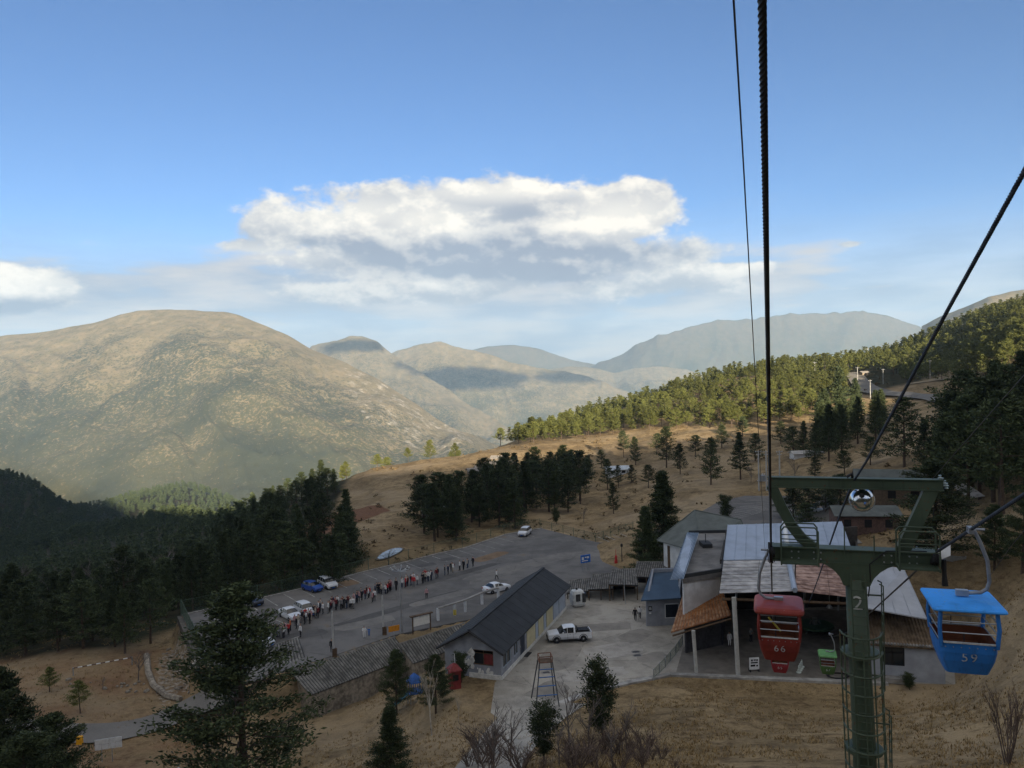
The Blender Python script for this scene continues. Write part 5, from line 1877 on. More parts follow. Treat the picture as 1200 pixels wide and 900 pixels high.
def crown_np(seed, h, base, rmax, nbr, nclump, nleaf, leaf, shape='pine', flat=.45):
    """needle tufts on whorled limbs; returns (verts, quad faces, limb list)"""
    g = np.random.default_rng(seed)
    V = []; limbs = []
    lean = g.normal(0, .02, 2)
    for k in range(nbr):
        t = (k + g.random()) / nbr
        if shape == 'pine':
            prof = (1 - t) ** .62 * (.55 + .45 * min(1, t * 4 + .35))
            rise = .12 + .35 * t
        elif shape == 'fir':
            prof = (1 - t) ** .95
            rise = -.16 + .5 * t
        else:                       # bushy young pine
            prof = math.sin(math.pi * min(1, .14 + .86 * (1 - t) ** .8)) ** .6 * (1 - t * .35)
            rise = .45
        L_ = rmax * prof * ((.55 + .6 * g.random()) if shape != 'bush' else (.30 + .95 * g.random())) + .12
        z0 = h * (base + (1 - base) * t)
        a = k * 2.399 + g.normal(0, .5)
        if shape == 'pine' and g.random() < .12:
            L_ *= 1.25
        dirv = np.array([math.cos(a), math.sin(a), 0.0])
        tip = dirv * L_ + np.array([0, 0, z0 + rise * L_])
        root = np.array([lean[0] * z0, lean[1] * z0, z0])
        limbs.append((root, tip, L_))
        for c in range(nclump):
            u = .30 + .75 * (c + g.random() * .7) / nclump
            cen = root + (tip - root) * u + np.array([0, 0, -.10 * L_ * math.sin(math.pi * min(1, u))])
            sp = (.16 + .15 * L_ ** .5) * (1.2 - .4 * u) * (leaf / .3) ** .35
            off = g.normal(0, 1, (nleaf, 3)) * np.array([sp, sp, sp * flat])
            ctr = cen + off
            # each tuft is an elongated quad, pointing outwards and up, with random roll
            d = dirv * .8 + g.normal(0, .55, (nleaf, 3)) + np.array([0, 0, .35])
            d /= np.linalg.norm(d, axis=1, keepdims=True)
            s = np.cross(d, g.normal(0, 1, (nleaf, 3)))
            s /= np.linalg.norm(s, axis=1, keepdims=True) + 1e-9
            ln = leaf * (.7 + .7 * g.random((nleaf, 1))); wd = leaf * .42 * (.7 + .6 * g.random((nleaf, 1)))
            q = np.stack([ctr - d * ln * .5, ctr + s * wd * .5, ctr + d * ln * .6, ctr - s * wd * .5], 1)
            V.append(q.reshape(-1, 3))
    V = np.concatenate(V)
    F_ = np.arange(len(V)).reshape(-1, 4)
    return V, F_, limbs


def trunk_mb(h, r, limbs, seed=0, every=1, lean=(0, 0)):
    mb = MB()
    n = 7
    prng = random.Random(seed)
    pts = [Vector((prng.uniform(-.05, .05) * (k > 0) * (k < n), prng.uniform(-.05, .05) * (k > 0), -.4 + (h * .97 + .4) * k / n)) for k in range(n + 1)]
    mb.tube(pts, [r * (1 - .93 * k / n) + .012 for k in range(n + 1)], 7)
    for k, (a, b, L_) in enumerate(limbs):
        if k % every == 0:
            mid = (a + b) / 2 + np.array([0, 0, -.05 * L_])
            mb.tube([tuple(a), tuple(mid), tuple(b)], [.016 + .012 * L_, .012 + .007 * L_, .006], 3, cap=False)
    return mb


class TreeKind:
    def __init__(self, name, variants):
        self.name = name; self.v = variants


def make_variant(seed, h, base, rmax, nbr, nclump, nleaf, leaf, shape, mfol, every=1, flat=.45, tr=None):
    V, F_, limbs = crown_np(seed, h, base, rmax, nbr, nclump, nleaf, leaf, shape, flat)
    me = bpy.data.meshes.new('crown')
    me.vertices.add(len(V)); me.vertices.foreach_set('co', V.astype(np.float32).ravel())
    me.loops.add(F_.size); me.loops.foreach_set('vertex_index', F_.astype(np.int32).ravel())
    me.polygons.add(len(F_)); me.polygons.foreach_set('loop_start', np.arange(0, F_.size, 4, dtype=np.int32)); me.polygons.foreach_set('loop_total', np.full(len(F_), 4, np.int32))
    me.materials.append(mfol)
    me.update(calc_edges=True)
    tm = trunk_mb(h, tr or h * .016 + .03, limbs, seed, every)
    tme = tm.mesh('trunk', M_BARK)
    # joined low version for far copies
    nv = len(V)
    jv = list(map(tuple, V)) + tm.v
    return dict(h=h, crown=me, trunk=tme, V=V, F=F_, tm=tm)


def joined_mesh(v, mfol):
    me = bpy.data.meshes.new('tree')
    nv = len(v['V'])
    faces = [tuple(f) for f in v['F']] + [tuple(i + nv for i in f) for f in v['tm'].f]
    me.from_pydata(list(map(tuple, v['V'])) + v['tm'].v, [], faces)
    me.materials.append(mfol); me.materials.append(M_BARK)
    me.polygons.foreach_set('material_index', [0] * len(v['F']) + [1] * len(v['tm'].f))
    me.update()
    return me


# near / mid / far versions (unit heights in metres, scaled on placing)
PINE_N = [make_variant(100 + k, 14, .18, 4.4, 64, 7, 50, .25, 'pine', M_FIR, 1, .40) for k in range(3)]
PINE_M = [make_variant(120 + k, 12, .20 + .06 * k, 3.9 + .25 * k, 42, 5, 20, .42, 'pine', M_PINE, 2, .42) for k in range(5)]
PINE_D = [make_variant(130 + k, 12, .16 + .05 * k, 3.7 + .3 * k, 44, 5, 18, .40, 'pine', M_FIR, 2, .42) for k in range(4)]
FIR_M = [make_variant(140 + k, 13, .10 + .05 * k, 3.3, 66, 5, 16, .38, 'fir', M_FIR, 3, .40) for k in range(4)]
FIR_N = [make_variant(150 + k, 12, .06, 3.4, 100, 6, 42, .22, 'fir', M_FIR, 2, .42) for k in range(2)]
BUSH_N = [make_variant(160 + k, 4.2, .16, 1.05, 30, 5, 46, .15, 'bush', M_FIR, 2, .7, .06) for k in range(3)]
FAR = [make_variant(180 + k, 11, .2, 2.9, 16, 4, 4, 1.05, 'pine' if k % 2 else 'fir', M_PINE, 9, .45) for k in range(6)]
for v in PINE_M + PINE_D + FIR_M + FAR:
    v['joined'] = joined_mesh(v, v['crown'].materials[0])
TREE_N = {'n': 0}


def put_tree(name, v, loc, h, label, group=None, parts=True, cat='tree', wide=1.0, rz=None):
    k = h / v['h']
    rz = random.uniform(0, 6.28) if rz is None else rz
    tilt = (random.gauss(0, .02), random.gauss(0, .02), rz)
    if parts:
        root = empty(name, tuple(loc))
        root.rotation_euler = tilt
        root.scale = (k * wide, k * wide, k)
        for nm in ('trunk', 'crown'):
            o = bpy.data.objects.new(nm, v[nm]); COL.objects.link(o); o.parent = root
    else:
        root = bpy.data.objects.new(name, v['joined']); COL.objects.link(root)
        root.location = loc; root.rotation_euler = tilt; root.scale = (k * wide, k * wide, k)
    return tag(root, label, cat, group)


def tree_px(name, vs, px, py, top, label, group=None, wide=1.0, d=None, parts=True, cat='tree'):
    """tree whose foot stands at a photo pixel (or at distance d) and whose tip reaches photo row `top`"""
    if d is None:
        g = ground(px, py)
    else:
        q = P(px, py, d); g = Vector((q.x, q.y, hz(q.x, q.y)))
    hit = P(px, top, g.y)
    h = max(1.0, hit.z - g.z)
    return put_tree(name, random.choice(vs), g, h, label, group, parts, cat, wide)


gl = 'lone conifers'
# foreground trees
tree_px('pine_tree', PINE_N, 286, 930, 688, 'huge dark pine in the foreground hiding the corner of the parking lot', d=60, wide=1.22)
tree_px('pine_tree', PINE_N, 12, 930, 788, 'dark pine at the bottom left edge of the picture', d=56, wide=1.0)
tree_px('pine_tree', PINE_N, 66, 940, 838, 'dark pine beside the road, nearest the white sign frames', d=54, wide=1.15)
tree_px('pine_tree', PINE_N, -25, 930, 800, 'dark pine cut by the left edge of the picture', d=53, wide=1.1)
tree_px('pine_tree', PINE_N, 30, 960, 862, 'low dark pine in the bottom left corner', d=50, wide=1.4)
tree_px('fir_tree', FIR_N, 459, 940, 828, 'broad dark fir at the bottom edge below the tile roofed sheds', d=56, wide=1.35)
tree_px('young_pine', PINE_N, 465, 838, 762, 'slender pine in front of the right end of the long shed', wide=.95)
tree_px('young_pine', PINE_N, 511, 836, 768, 'dark pine standing left of the red booth', wide=1.15)
tree_px('young_pine', BUSH_N, 541, 800, 766, 'dark rounded shrub pine against the grey gable wall', wide=1.2)
tree_px('young_pine', BUSH_N, 637, 892, 828, 'small bushy pine in front of the metal frame', wide=1.15)
tree_px('young_pine', BUSH_N, 706, 868, 780, 'taller bushy pine among bare shrubs at the yard edge', wide=.95)
tree_px('young_pine', BUSH_N, 1066, 808, 790, 'round dark shrub by the grey annex', wide=1.7, cat='shrub')
tree_px('pine_tree', PINE_M, 58, 811, 782, 'small round pine on the grassy hummock, further from the road', wide=1.25)
tree_px('pine_tree', PINE_M, 94, 836, 797, 'small pine on the hummock just above the road', wide=1.0)
# around the lots
tree_px('fir_tree', FIR_N, 780, 660, 553, 'tall dark fir behind the hip roofed house', d=124, wide=1.1)
tree_px('fir_tree', FIR_N, 756, 664, 594, 'shorter dark fir left of the hip roofed house', d=119, wide=1.15)
tree_px('young_pine', BUSH_N, 851, 611, 582, 'small round pine at the edge of the upper parking lot', wide=1.35)
tree_px('young_pine', BUSH_N, 652, 614, 596, 'small dark conifer just outside the green fence', wide=1.0)
tree_px('pine_tree', PINE_D, 719, 602, 566, 'lone slim pine on the slope above the green fence', wide=.85)
tree_px('pine_tree', PINE_D, 745, 545, 512, 'lone pine on the bare slope left of the ropes, lower one of a pair', wide=.9)
tree_px('pine_tree', PINE_D, 731, 536, 505, 'lone pine on the bare slope left of the ropes, upper one of a pair', wide=.9)
tree_px('pine_tree', PINE_D, 833, 568, 514, 'broad pine standing alone above the upper parking lot', wide=1.05)
tree_px('fir_tree', FIR_M, 868, 562, 507, 'dark fir beside the lone broad pine above the upper lot', wide=1.0)
tree_px('pine_tree', PINE_D, 781, 548, 500, 'tall dark pine on the slope between the ropes and the pine cluster', wide=1.0)
tree_px('pine_tree', PINE_D, 797, 556, 520, 'dark pine on the slope beside a bare tree', wide=.9)
tree_px('pine_tree', PINE_M, 370, 606, 585, 'tiny lone pine on the ploughed soil', wide=.8)
tree_px('fir_tree', FIR_M, 392, 640, 619, 'small dark fir at the edge of the ploughed soil', wide=1.1)
tree_px('pine_tree', PINE_D, 1060, 547, 466, 'big dark fir behind the farmhouse', wide=1.15)
tree_px('fir_tree', FIR_M, 1083, 555, 492, 'dark fir standing right behind the farmhouse roof', wide=1.0)
tree_px('pine_tree', PINE_N, 1098, 664, 540, 'wide open-branched pine right of the tower beam', wide=1.5)
tree_px('pine_tree', PINE_N, 1165, 668, 592, 'dark pine behind the blue cabin hanger', wide=1.05)
tree_px('pine_tree', PINE_N, 1198, 672, 575, 'dark pine cut by the right edge above the blue cabin', wide=1.0)
for (px, py, tp_) in ((930, 612, 572), (948, 606, 566), (968, 600, 562), (985, 598, 556), (1003, 594, 560), (945, 622, 590), (918, 606, 584)):
    tree_px('pine_tree', PINE_D, px, py, tp_, 'dark pine in the clump behind the tower beam by the station lane', 'pines by the station lane', 1.75)
for px, py, tp_, w_, lb in ((760, 572, 545, 1.2, 'round dark pine above the green fence, right of the lone slim pine'), (815, 535, 510, 1.3, 'broad dark pine halfway up the slope left of the ropes'), (846, 525, 498, 1.2, 'dark pine high on the slope just left of the ropes'),
                            (885, 540, 508, 1.3, 'dark pine on the slope hidden partly by the thick rope'), (915, 520, 494, 1.3, 'dark pine on the slope just right of the thick rope'), (930, 535, 500, 1.4, 'broad dark pine above the power poles'), (870, 512, 488, 1.3, 'dark pine near the lower edge of the crest belt'),
                            (690, 556, 535, 1.2, 'small dark pine above the conifer clump'), (705, 548, 527, 1.2, 'small dark pine left of the white house on the slope'), (740, 566, 545, 1.1, 'small dark pine below the white house on the slope'), (770, 530, 508, 1.3, 'dark pine above the tall slope pine'),
                            (1020, 545, 512, 1.3, 'dark pine left of the farmhouse roof'), (990, 556, 528, 1.4, 'dark pine between the power poles and the farmhouse'), (955, 560, 535, 1.4, 'dark pine right of the power poles')):
    tree_px('pine_tree', PINE_D, px, py, tp_, lb, 'lone pines on the dry slope', w_)
# the pine cluster beyond the parking lot
prng = random.Random(5)


def in_poly(x, y, poly):
    c = False; n = len(poly)
    for i in range(n):
        x1, y1 = poly[i]; x2, y2 = poly[(i + 1) % n]
        if (y1 > y) != (y2 > y) and x < (x2 - x1) * (y - y1) / (y2 - y1) + x1: c = not c
    return c


def fill_px(poly, n, mind, seed):
    """feet of trees scattered over a patch of hillside outlined in the photo"""
    pr = random.Random(seed); out = []; tries = 0
    x0, x1 = min(p[0] for p in poly), max(p[0] for p in poly); y0, y1 = min(p[1] for p in poly), max(p[1] for p in poly)
    while len(out) < n and tries < n * 12:
        tries += 1
        x, y = pr.uniform(x0, x1), pr.uniform(y0, y1)
        if not in_poly(x, y, poly): continue
        g = ground(x, y)
        if g is None or abs(pix(g)[1] - y) > 2 or any((g - q).length < mind for q, _, _ in out): continue
        out.append((g, x, y))
    return out


for g, x, y in fill_px([(484, 626), (500, 606), (540, 600), (575, 585), (612, 566), (655, 562), (690, 578), (690, 596), (640, 606), (575, 632), (500, 640)], 46, 3.2, 21):
    put_tree('fir_tree' if prng.random() < .5 else 'pine_tree', prng.choice(FIR_M + PINE_D), g, prng.uniform(9, 14), 'dark conifer in the clump between the parking lot and the sunlit field', 'conifer clump beyond the parking lot', True, wide=prng.uniform(1.0, 1.4))
for px, py, tp_ in ((628, 574, 524), (646, 576, 530), (661, 572, 522), (560, 606, 572), (536, 604, 566), (687, 572, 538), (712, 574, 538), (505, 612, 586), (725, 570, 545)):
    tree_px('pine_tree', PINE_D, px, py, tp_, 'taller pine rising out of the dark clump beyond the parking lot', 'conifer clump beyond the parking lot', .9)
for g, x, y in fill_px([(925, 528), (955, 500), (1000, 480), (1040, 500), (1030, 524), (960, 545)], 24, 4, 22):
    put_tree('fir_tree', prng.choice(FIR_M), g, prng.uniform(10, 16), 'dark fir in the clump below the bend of the hill road', 'firs below the hill road', True, wide=prng.uniform(.9, 1.2))
tree_px('fir_tree', FIR_M, 986, 500, 430, 'tallest dark fir below the bend of the hill road', 'firs below the hill road', 1.0)
for g, x, y in fill_px([(1095, 566), (1118, 548), (1165, 556), (1230, 540), (1230, 600), (1150, 606), (1110, 590)], 20, 4, 23):
    put_tree('pine_tree', prng.choice(PINE_D), g, prng.uniform(14, 19), 'tall dark pine in the grove on the right-hand slope', 'grove on the right-hand slope', True, wide=prng.uniform(.9, 1.2))
for g, x, y in fill_px([(1110, 540), (1150, 520), (1230, 470), (1230, 530), (1150, 545)], 16, 5, 24):
    put_tree('fir_tree', prng.choice(FIR_M), g, prng.uniform(12, 18), 'tall dark pine in the grove on the right-hand slope', 'grove on the right-hand slope', True, wide=prng.uniform(.9, 1.2))

for g, x, y in fill_px([(296, 612), (330, 590), (372, 570), (396, 576), (380, 592), (335, 614)], 20, 4, 27):
    put_tree('fir_tree', prng.choice(FIR_M + PINE_D), g, prng.uniform(7, 12), 'dark conifer on the shoulder left of the ploughed soil', 'conifers on the field shoulder', True, wide=prng.uniform(1.0, 1.4))


for g, x, y in fill_px([(-20, 778), (50, 764), (130, 768), (196, 770), (196, 752), (60, 745), (-20, 752)], 18, 3.5, 28):
    put_tree('fir_tree', prng.choice(FIR_M + PINE_D), g, prng.uniform(6, 10), 'dark conifer along the wood edge above the grassy hummock', 'conifers at the wood edge', True, wide=prng.uniform(1.0, 1.4))


def order_labels(group, what):
    """tell the members of a countable clump apart by their order across the clump"""
    ms = [o for o in bpy.data.objects if o.get('group') == group and o.parent is None]
    ms.sort(key=lambda o: pix(o.location)[0])
    for k, o in enumerate(ms):
        o['label'] = what + ', ' + ordinal(k + 1) + ' from the left'


qn = ['first', 'second', 'third', 'fourth', 'fifth', 'sixth', 'seventh', 'eighth', 'ninth', 'tenth', 'eleventh', 'twelfth', 'thirteenth', 'fourteenth', 'fifteenth', 'sixteenth', 'seventeenth', 'eighteenth', 'nineteenth', 'twentieth']
tens = {2: 'twenty', 3: 'thirty', 4: 'forty', 5: 'fifty', 6: 'sixty', 7: 'seventy', 8: 'eighty', 9: 'ninety'}


def ordinal(k):
    if k <= 20: return qn[k - 1]
    if k % 10 == 0: return tens[k // 10][:-1] + 'ieth'
    return tens[k // 10] + '-' + qn[k % 10 - 1]


order_labels('conifer clump beyond the parking lot', 'conifer in the dark clump beyond the parking lot')
order_labels('firs below the hill road', 'dark fir in the clump below the hill road')
order_labels('grove on the right-hand slope', 'tall pine of the grove on the right-hand slope')
order_labels('pines by the station lane', 'dark pine in the clump by the station lane')
order_labels('conifers at the wood edge', 'dark conifer along the wood edge above the grassy hummock')
order_labels('conifers on the field shoulder', 'dark conifer left of the ploughed soil')
# woods: sorted by how large they show; the largest are individuals, the rest one mass
cand = []


def wood(n, f_az, f_d, h0, h1, tagname, mind, seed, cond=None):
    pr = np.random.default_rng(seed)
    az = np.radians(pr.uniform(*f_az, n)); d = np.exp(pr.uniform(math.log(f_d[0]), math.log(f_d[1]), n))
    X = d * np.tan(az); Y = d
    Z = Hq(X, Y)
    hh = pr.uniform(h0, h1, n)
    grid = {}
    for x, y, z, h in zip(X, Y, Z, hh):
        px, py = pix((x, y, z))
        if px < -60 or px > 1260: continue
        if cond and not cond(px, py, x, y, z): continue
        md = mind * (1 + y / 500)
        key = (int(x / md), int(y / md))
        if grid.get(key, 0): continue
        grid[key] = 1
        cand.append((h / y, x, y, z, h, tagname, px, py))


def left_ok(px, py, x, y, z):
    if px > 415 + (y - 200) * .0: return False
    if 300 < px and y > 180 and y < 300 and py < 640 - (px - 300) * .0 and py > 585: return px < 330 and py > 618
    if px > 300 and y > 150 and py < 612: return False
    return y > 128 + max(0, (120 - px)) * .02


wood(5200, (-34, -10), (124, 640), 8, 13, 'left', 4.2, 31, left_ok)


def ridge_ok(px, py, x, y, z):
    # the sunlit belt of pines along the crest on the right
    lo = np.interp(px, [540, 600, 700, 760, 830, 880, 940, 985, 1035, 1060, 1120, 1200, 1260], [527, 521, 511, 504, 503, 499, 492, 474, 437, 448, 446, 436, 415])
    return py < lo and px > 545 and not (990 < px < 1040 and 436 < py < 475)


wood(30000, (-4, 36), (280, 600), 4.8, 9.5, 'ridge', 2.4, 32, ridge_ok)
wood(500, (-34, -4), (300, 640), 5, 9, 'spur', 7, 33, lambda px, py, x, y, z: 395 < px < 545 and py < 566 and vnoise(x / 18, y / 18) > .45)
# hide those that stand wholly behind nearer ground
vis = []
for c in cand:
    _, x, y, z, h, tn, px, py = c
    t = np.linspace(.15, .97, 40)
    zl = (z + h * .8) * t
    if (Hq(x * t, y * t) > zl + .3).any():
        continue
    vis.append(c)
vis.sort(reverse=True)
lim = {'left': 230, 'ridge': 290, 'spur': 30}
cnt = {k: 0 for k in lim}
rest = []
lab = {'left': ('fir_tree', 'dark conifer in the shaded wood filling the valley on the left', 'shaded valley wood'),
       'ridge': ('pine_tree', 'sunlit pine in the belt along the crest of the hill', 'pines on the sunlit crest'),
       'spur': ('pine_tree', 'small sunlit pine at the far edge of the field', 'pines at the far field edge')}
for c in vis:
    _, x, y, z, h, tn, px, py = c
    if cnt[tn] < lim[tn]:
        cnt[tn] += 1
        nm, lb, gr = lab[tn]
        pool = (FIR_M + PINE_D) if tn == 'left' else PINE_M
        v = prng.choice(pool)
        put_tree(nm, v, (x, y, z - .1), h, lb, gr, parts=(h / y * FPX > 44), wide=prng.uniform(.85, 1.2))
    else:
        rest.append(c)


def forest_mass(name, items, label, mfol):
    Vs = []; Fs = []; off = 0
    pr = np.random.default_rng(77)
    for c in items:
        _, x, y, z, h, tn, px, py = c
        v = FAR[pr.integers(len(FAR))]
        k = h / v['h']; a = pr.uniform(0, 6.28)
        V = v['V'] * k * np.array([1.1, 1.1, 1])
        ca, sa = math.cos(a), math.sin(a)
        V = np.stack([V[:, 0] * ca - V[:, 1] * sa + x, V[:, 0] * sa + V[:, 1] * ca + y, V[:, 2] + z], 1)
        Vs.append(V); Fs.append(v['F'] + off); off += len(V)
    if not Vs: return
    o = obj_np(name, np.concatenate(Vs), np.concatenate(Fs), mfol)
    tag(o, label, kind='stuff')


forest_mass('forest', [c for c in rest if c[5] == 'left'], 'dark wood filling the valley on the left', M_FIR)
forest_mass('forest', [c for c in rest if c[5] != 'left'], 'sunlit pine belt along the hill crest', M_PINE)
# wood on the shaded hill at the far left and below the mountain
far = []
pr = np.random.default_rng(91)
az = np.radians(pr.uniform(-38, -12, 5200)); d = np.exp(pr.uniform(math.log(620), math.log(1500), 5200))
X = d * np.tan(az); Y = d; Z = Hq(X, Y)
for x, y, z in zip(X, Y, Z):
    px, py = pix((x, y, z))
    if -40 < px < 420: far.append((0, x, y, z, pr.uniform(9, 14), 'far', px, py))
forest_mass('forest', far, 'distant dark wood on the shaded hill at the far left', M_FIR)
print('trees', cnt, 'rest', len(rest), 'far', len(far))


# ---- low scrub dotting the dry slopes
def scrub():
    pr = np.random.default_rng(55)
    n = 2600
    az = np.radians(pr.uniform(-20, 36, n)); d = np.exp(pr.uniform(math.log(100), math.log(420), n))
    X = d * np.tan(az); Y = d
    keep = (vnoise(X / 16, Y / 16) > .58) | (pr.random(n) < .06)
    for poly in (LOT, YARD, UPLOT, POND):
        keep &= poly_dist(X, Y, poly) > 2.5
    X, Y = X[keep], Y[keep]; Z = Hq(X, Y)
    m_ = 14; N_ = len(X)
    r = pr.uniform(.25, .85, N_) * (1 + Y / 400)
    c = np.stack([X, Y, Z], 1)[:, None, :] + pr.normal(0, 1, (N_, m_, 3)) * np.stack([r * .5, r * .5, r * .28], 1)[:, None, :] + np.array([0, 0, .15])
    dv = pr.normal(0, 1, (N_, m_, 3)); dv /= np.linalg.norm(dv, axis=2, keepdims=True)
    sv = np.cross(dv, pr.normal(0, 1, (N_, m_, 3))); sv /= np.linalg.norm(sv, axis=2, keepdims=True)
    k = r[:, None, None] * .55
    q = np.stack([c - dv * k * .6, c + sv * k * .4, c + dv * k * .6, c - sv * k * .4], 2).reshape(-1, 3)
    o = obj_np('undergrowth', q, np.arange(len(q)).reshape(-1, 4), foliage_material('dry_scrub', (0.065, 0.048, 0.026), (0.15, 0.105, 0.056), .2))
    tag(o, 'low brown scrub dotting the dry slopes', kind='stuff')


scrub()


def grass_tufts():
    """straw tufts on the near slopes"""
    pr = np.random.default_rng(66)
    n = 26000
    az = np.radians(pr.uniform(-36, 36, n)); d = np.exp(pr.uniform(math.log(40), math.log(125), n))
    X = d * np.tan(az); Y = d
    keep = np.ones(n, bool)
    for poly in (LOT, YARD, UPLOT):
        keep &= poly_dist(X, Y, poly) > .8
    keep &= vnoise(X / 3, Y / 3) > .35
    X, Y = X[keep], Y[keep]; Z = Hq(X, Y); N_ = len(X); m_ = 5
    a = pr.uniform(0, 6.28, (N_, m_)); L_ = pr.uniform(.10, .26, (N_, m_)) * (.6 + .9 * vnoise(X / 5, Y / 5))[:, None]
    base = np.stack([X, Y, Z - .03], 1)[:, None, :] + np.concatenate([pr.normal(0, .12, (N_, m_, 2)), np.zeros((N_, m_, 1))], 2)
    side = np.stack([np.cos(a), np.sin(a), np.zeros_like(a)], 2) * (.035 + .02 * pr.random((N_, m_, 1)))
    tip = base + np.stack([np.cos(a + 1.2) * L_ * .6, np.sin(a + 1.2) * L_ * .6, L_], 2)
    q = np.stack([base - side, base + side, tip], 2).reshape(-1, 3)
    o = obj_np('grass', q, np.arange(len(q)).reshape(-1, 3), foliage_material('straw', (0.16, 0.11, 0.053), (0.33, 0.235, 0.12), .1))
    tag(o, 'dry straw coloured grass tufts on the near slopes', kind='stuff')


grass_tufts()
# ---- bare trees and shrubs
def bare_variant(seed, h, spread, n0=5, mtl=M_TWIG, stems=1, depth=5):
    pr = random.Random(seed); mb = MB()
    def grow(p, d, L_, r, lev):
        q = p + d * L_
        mid = p + d * L_ * .5 + Vector((pr.uniform(-1, 1), pr.uniform(-1, 1), 0)) * L_ * .05
        mb.tube([p, mid, q], [r, r * .8, r * .6], 5 if lev == 0 else 3, cap=False)
        if lev >= depth: return
        n = n0 if lev == 0 else pr.randint(2, 4)
        for k in range(n):
            u = .35 + .65 * (k + pr.random()) / n if lev < 2 else .2 + .8 * pr.random()
            b = p + d * L_ * u
            a = pr.uniform(0, 6.28)
            side = Vector((math.cos(a), math.sin(a), 0))
            nd = (d * (1.0 - .3 * spread) + side * spread * pr.uniform(.5, 1.0) + Vector((0, 0, .25))).normalized()
            grow(b, nd, L_ * pr.uniform(.36, .62), r * .5, lev + 1)
    for s_ in range(stems):
        a = pr.uniform(0, 6.28)
        d = (Vector((math.cos(a), math.sin(a), 0)) * (.35 if stems > 1 else .06) + Vector((0, 0, 1))).normalized()
        grow(Vector((pr.uniform(-.2, .2) * (stems > 1), pr.uniform(-.2, .2) * (stems > 1), -.1)), d, h * .55, h * .011 + .008, 0)
    return mb.mesh('branches', mtl), h


BARE = [bare_variant(200 + k, 6, .75, 9) for k in range(3)]
BIRCH = [bare_variant(210 + k, 6, .5, 9, M_BIRCH) for k in range(2)]
SHRUB = [bare_variant(220 + k, 2.6, .7, 5, M_REDTWIG, 7, 3) for k in range(3)]


def bare_px(name, vs, px, py, top, label, group=None, wide=1.0, d=None, cat='tree'):
    if d is None: g = ground(px, py)
    else:
        q = P(px, py, d); g = Vector((q.x, q.y, hz(q.x, q.y)))
    h = max(.8, P(px, top, g.y).z - g.z)
    me, h0 = prng.choice(vs)
    o = bpy.data.objects.new(name, me); COL.objects.link(o)
    o.location = g; o.rotation_euler = (0, 0, prng.uniform(0, 6.28)); k = h / h0 * 1.0
    o.scale = (k * wide, k * wide, k)
    return tag(o, label, cat, group)


for px, py, tp_, w, lb in ((560, 905, 838, 1.1, 'bare tree at the bottom edge, leftmost beside the concrete drive'), (578, 905, 806, 1.1, 'tall bare tree at the bottom edge left of the drive'), (598, 900, 815, 1.1, 'bare tree standing over the concrete drive'),
                           (668, 878, 784, 1.0, 'tall bare tree right of the metal frame'), (690, 880, 800, 1.1, 'bare tree between the two bushy pines'), (735, 880, 812, 1.2, 'bare tree at the edge of the dry grass'), (655, 900, 838, 1.2, 'low bare tree beside the small bushy pine'),
                           (719, 905, 830, 1.2, 'spreading bare tree at the bottom edge under the taller bushy pine')):
    bare_px('bare_tree', BARE, px, py, tp_, lb, 'bare trees round the yard', w)
for px, py, tp_, w, lb in ((506, 862, 772, .8, 'pale thin birch in front of the blue frame'), (538, 848, 812, .6, 'thin pale sapling below the red booth'), (498, 830, 775, .7, 'pale birch beside the shed roof')):
    bare_px('birch_sapling', BIRCH, px, py, tp_, lb, None, w)
bare_px('bare_sapling', SHRUB, 1180, 896, 775, 'reddish bare sapling on the grass below the blue cabin', None, .5)
bare_px('bare_tree', BARE, 455, 664, 638, 'bare tree in front of the pond', None, 1.9)
bare_px('bare_tree', BARE, 684, 612, 590, 'bare tree outside the green fence', None, 1.3)
bare_px('bare_tree', BARE, 932, 563, 528, 'bare tree above the tower beam near the power poles', None, 1.1)
bare_px('bare_tree', BARE, 880, 566, 540, 'bare tree beside the power poles', None, 1.1)
bare_px('bare_tree', BARE, 162, 798, 752, 'dark bare tree by the striped barrier', None, 1.4)
bare_px('bare_tree', BARE, 120, 808, 790, 'small bare bush on the stony hummock', None, 1.4)
for k, (px, py, tp_) in enumerate(((680, 900, 862), (700, 902, 868), (725, 905, 866), (752, 900, 870), (742, 885, 858), (765, 890, 868), (550, 902, 872), (612, 902, 870), (640, 906, 882), (790, 905, 886))):
    bare_px('bare_shrub', SHRUB, px, py, tp_, 'reddish bare shrub in the thicket at the bottom edge', 'bare shrub thicket', 1.5, cat='shrub')
for k in range(16):
    px = prng.uniform(555, 625) if k < 6 else prng.uniform(650, 780)
    bare_px('bare_shrub', SHRUB + BARE[:1], px, prng.uniform(872, 908), prng.uniform(838, 872), 'reddish bare shrub', 'bare shrub thicket', 1.6, cat='shrub')
order_labels('bare shrub thicket', 'reddish bare shrub in the thicket at the bottom edge')
for k, (px, py) in enumerate(((300, 690), (60, 690), (90, 680), (120, 672), (150, 668), (170, 676), (40, 700), (190, 664), (20, 684))):
    bare_px('bare_tree', BARE, px, py, py - 34, 'grey bare tree among the conifers of the valley wood', 'bare trees in the valley wood', 1.3, d=150 + 12 * k)
order_labels('bare trees in the valley wood', 'grey bare tree among the valley conifers')

# ------------------------------------------------------------------ fences, posts, walls
M_FENCE = mat('fence_green', (0.075, 0.115, 0.085), .7, var=.3)
M_POLE = mat('concrete_pole', (0.40, 0.40, 0.39), .85, var=.2, scale=3)
M_RED = mat('red_paint', (0.42, 0.03, 0.03), .5)
M_BLUE = mat('blue_sign', (0.03, 0.14, 0.50), .5)


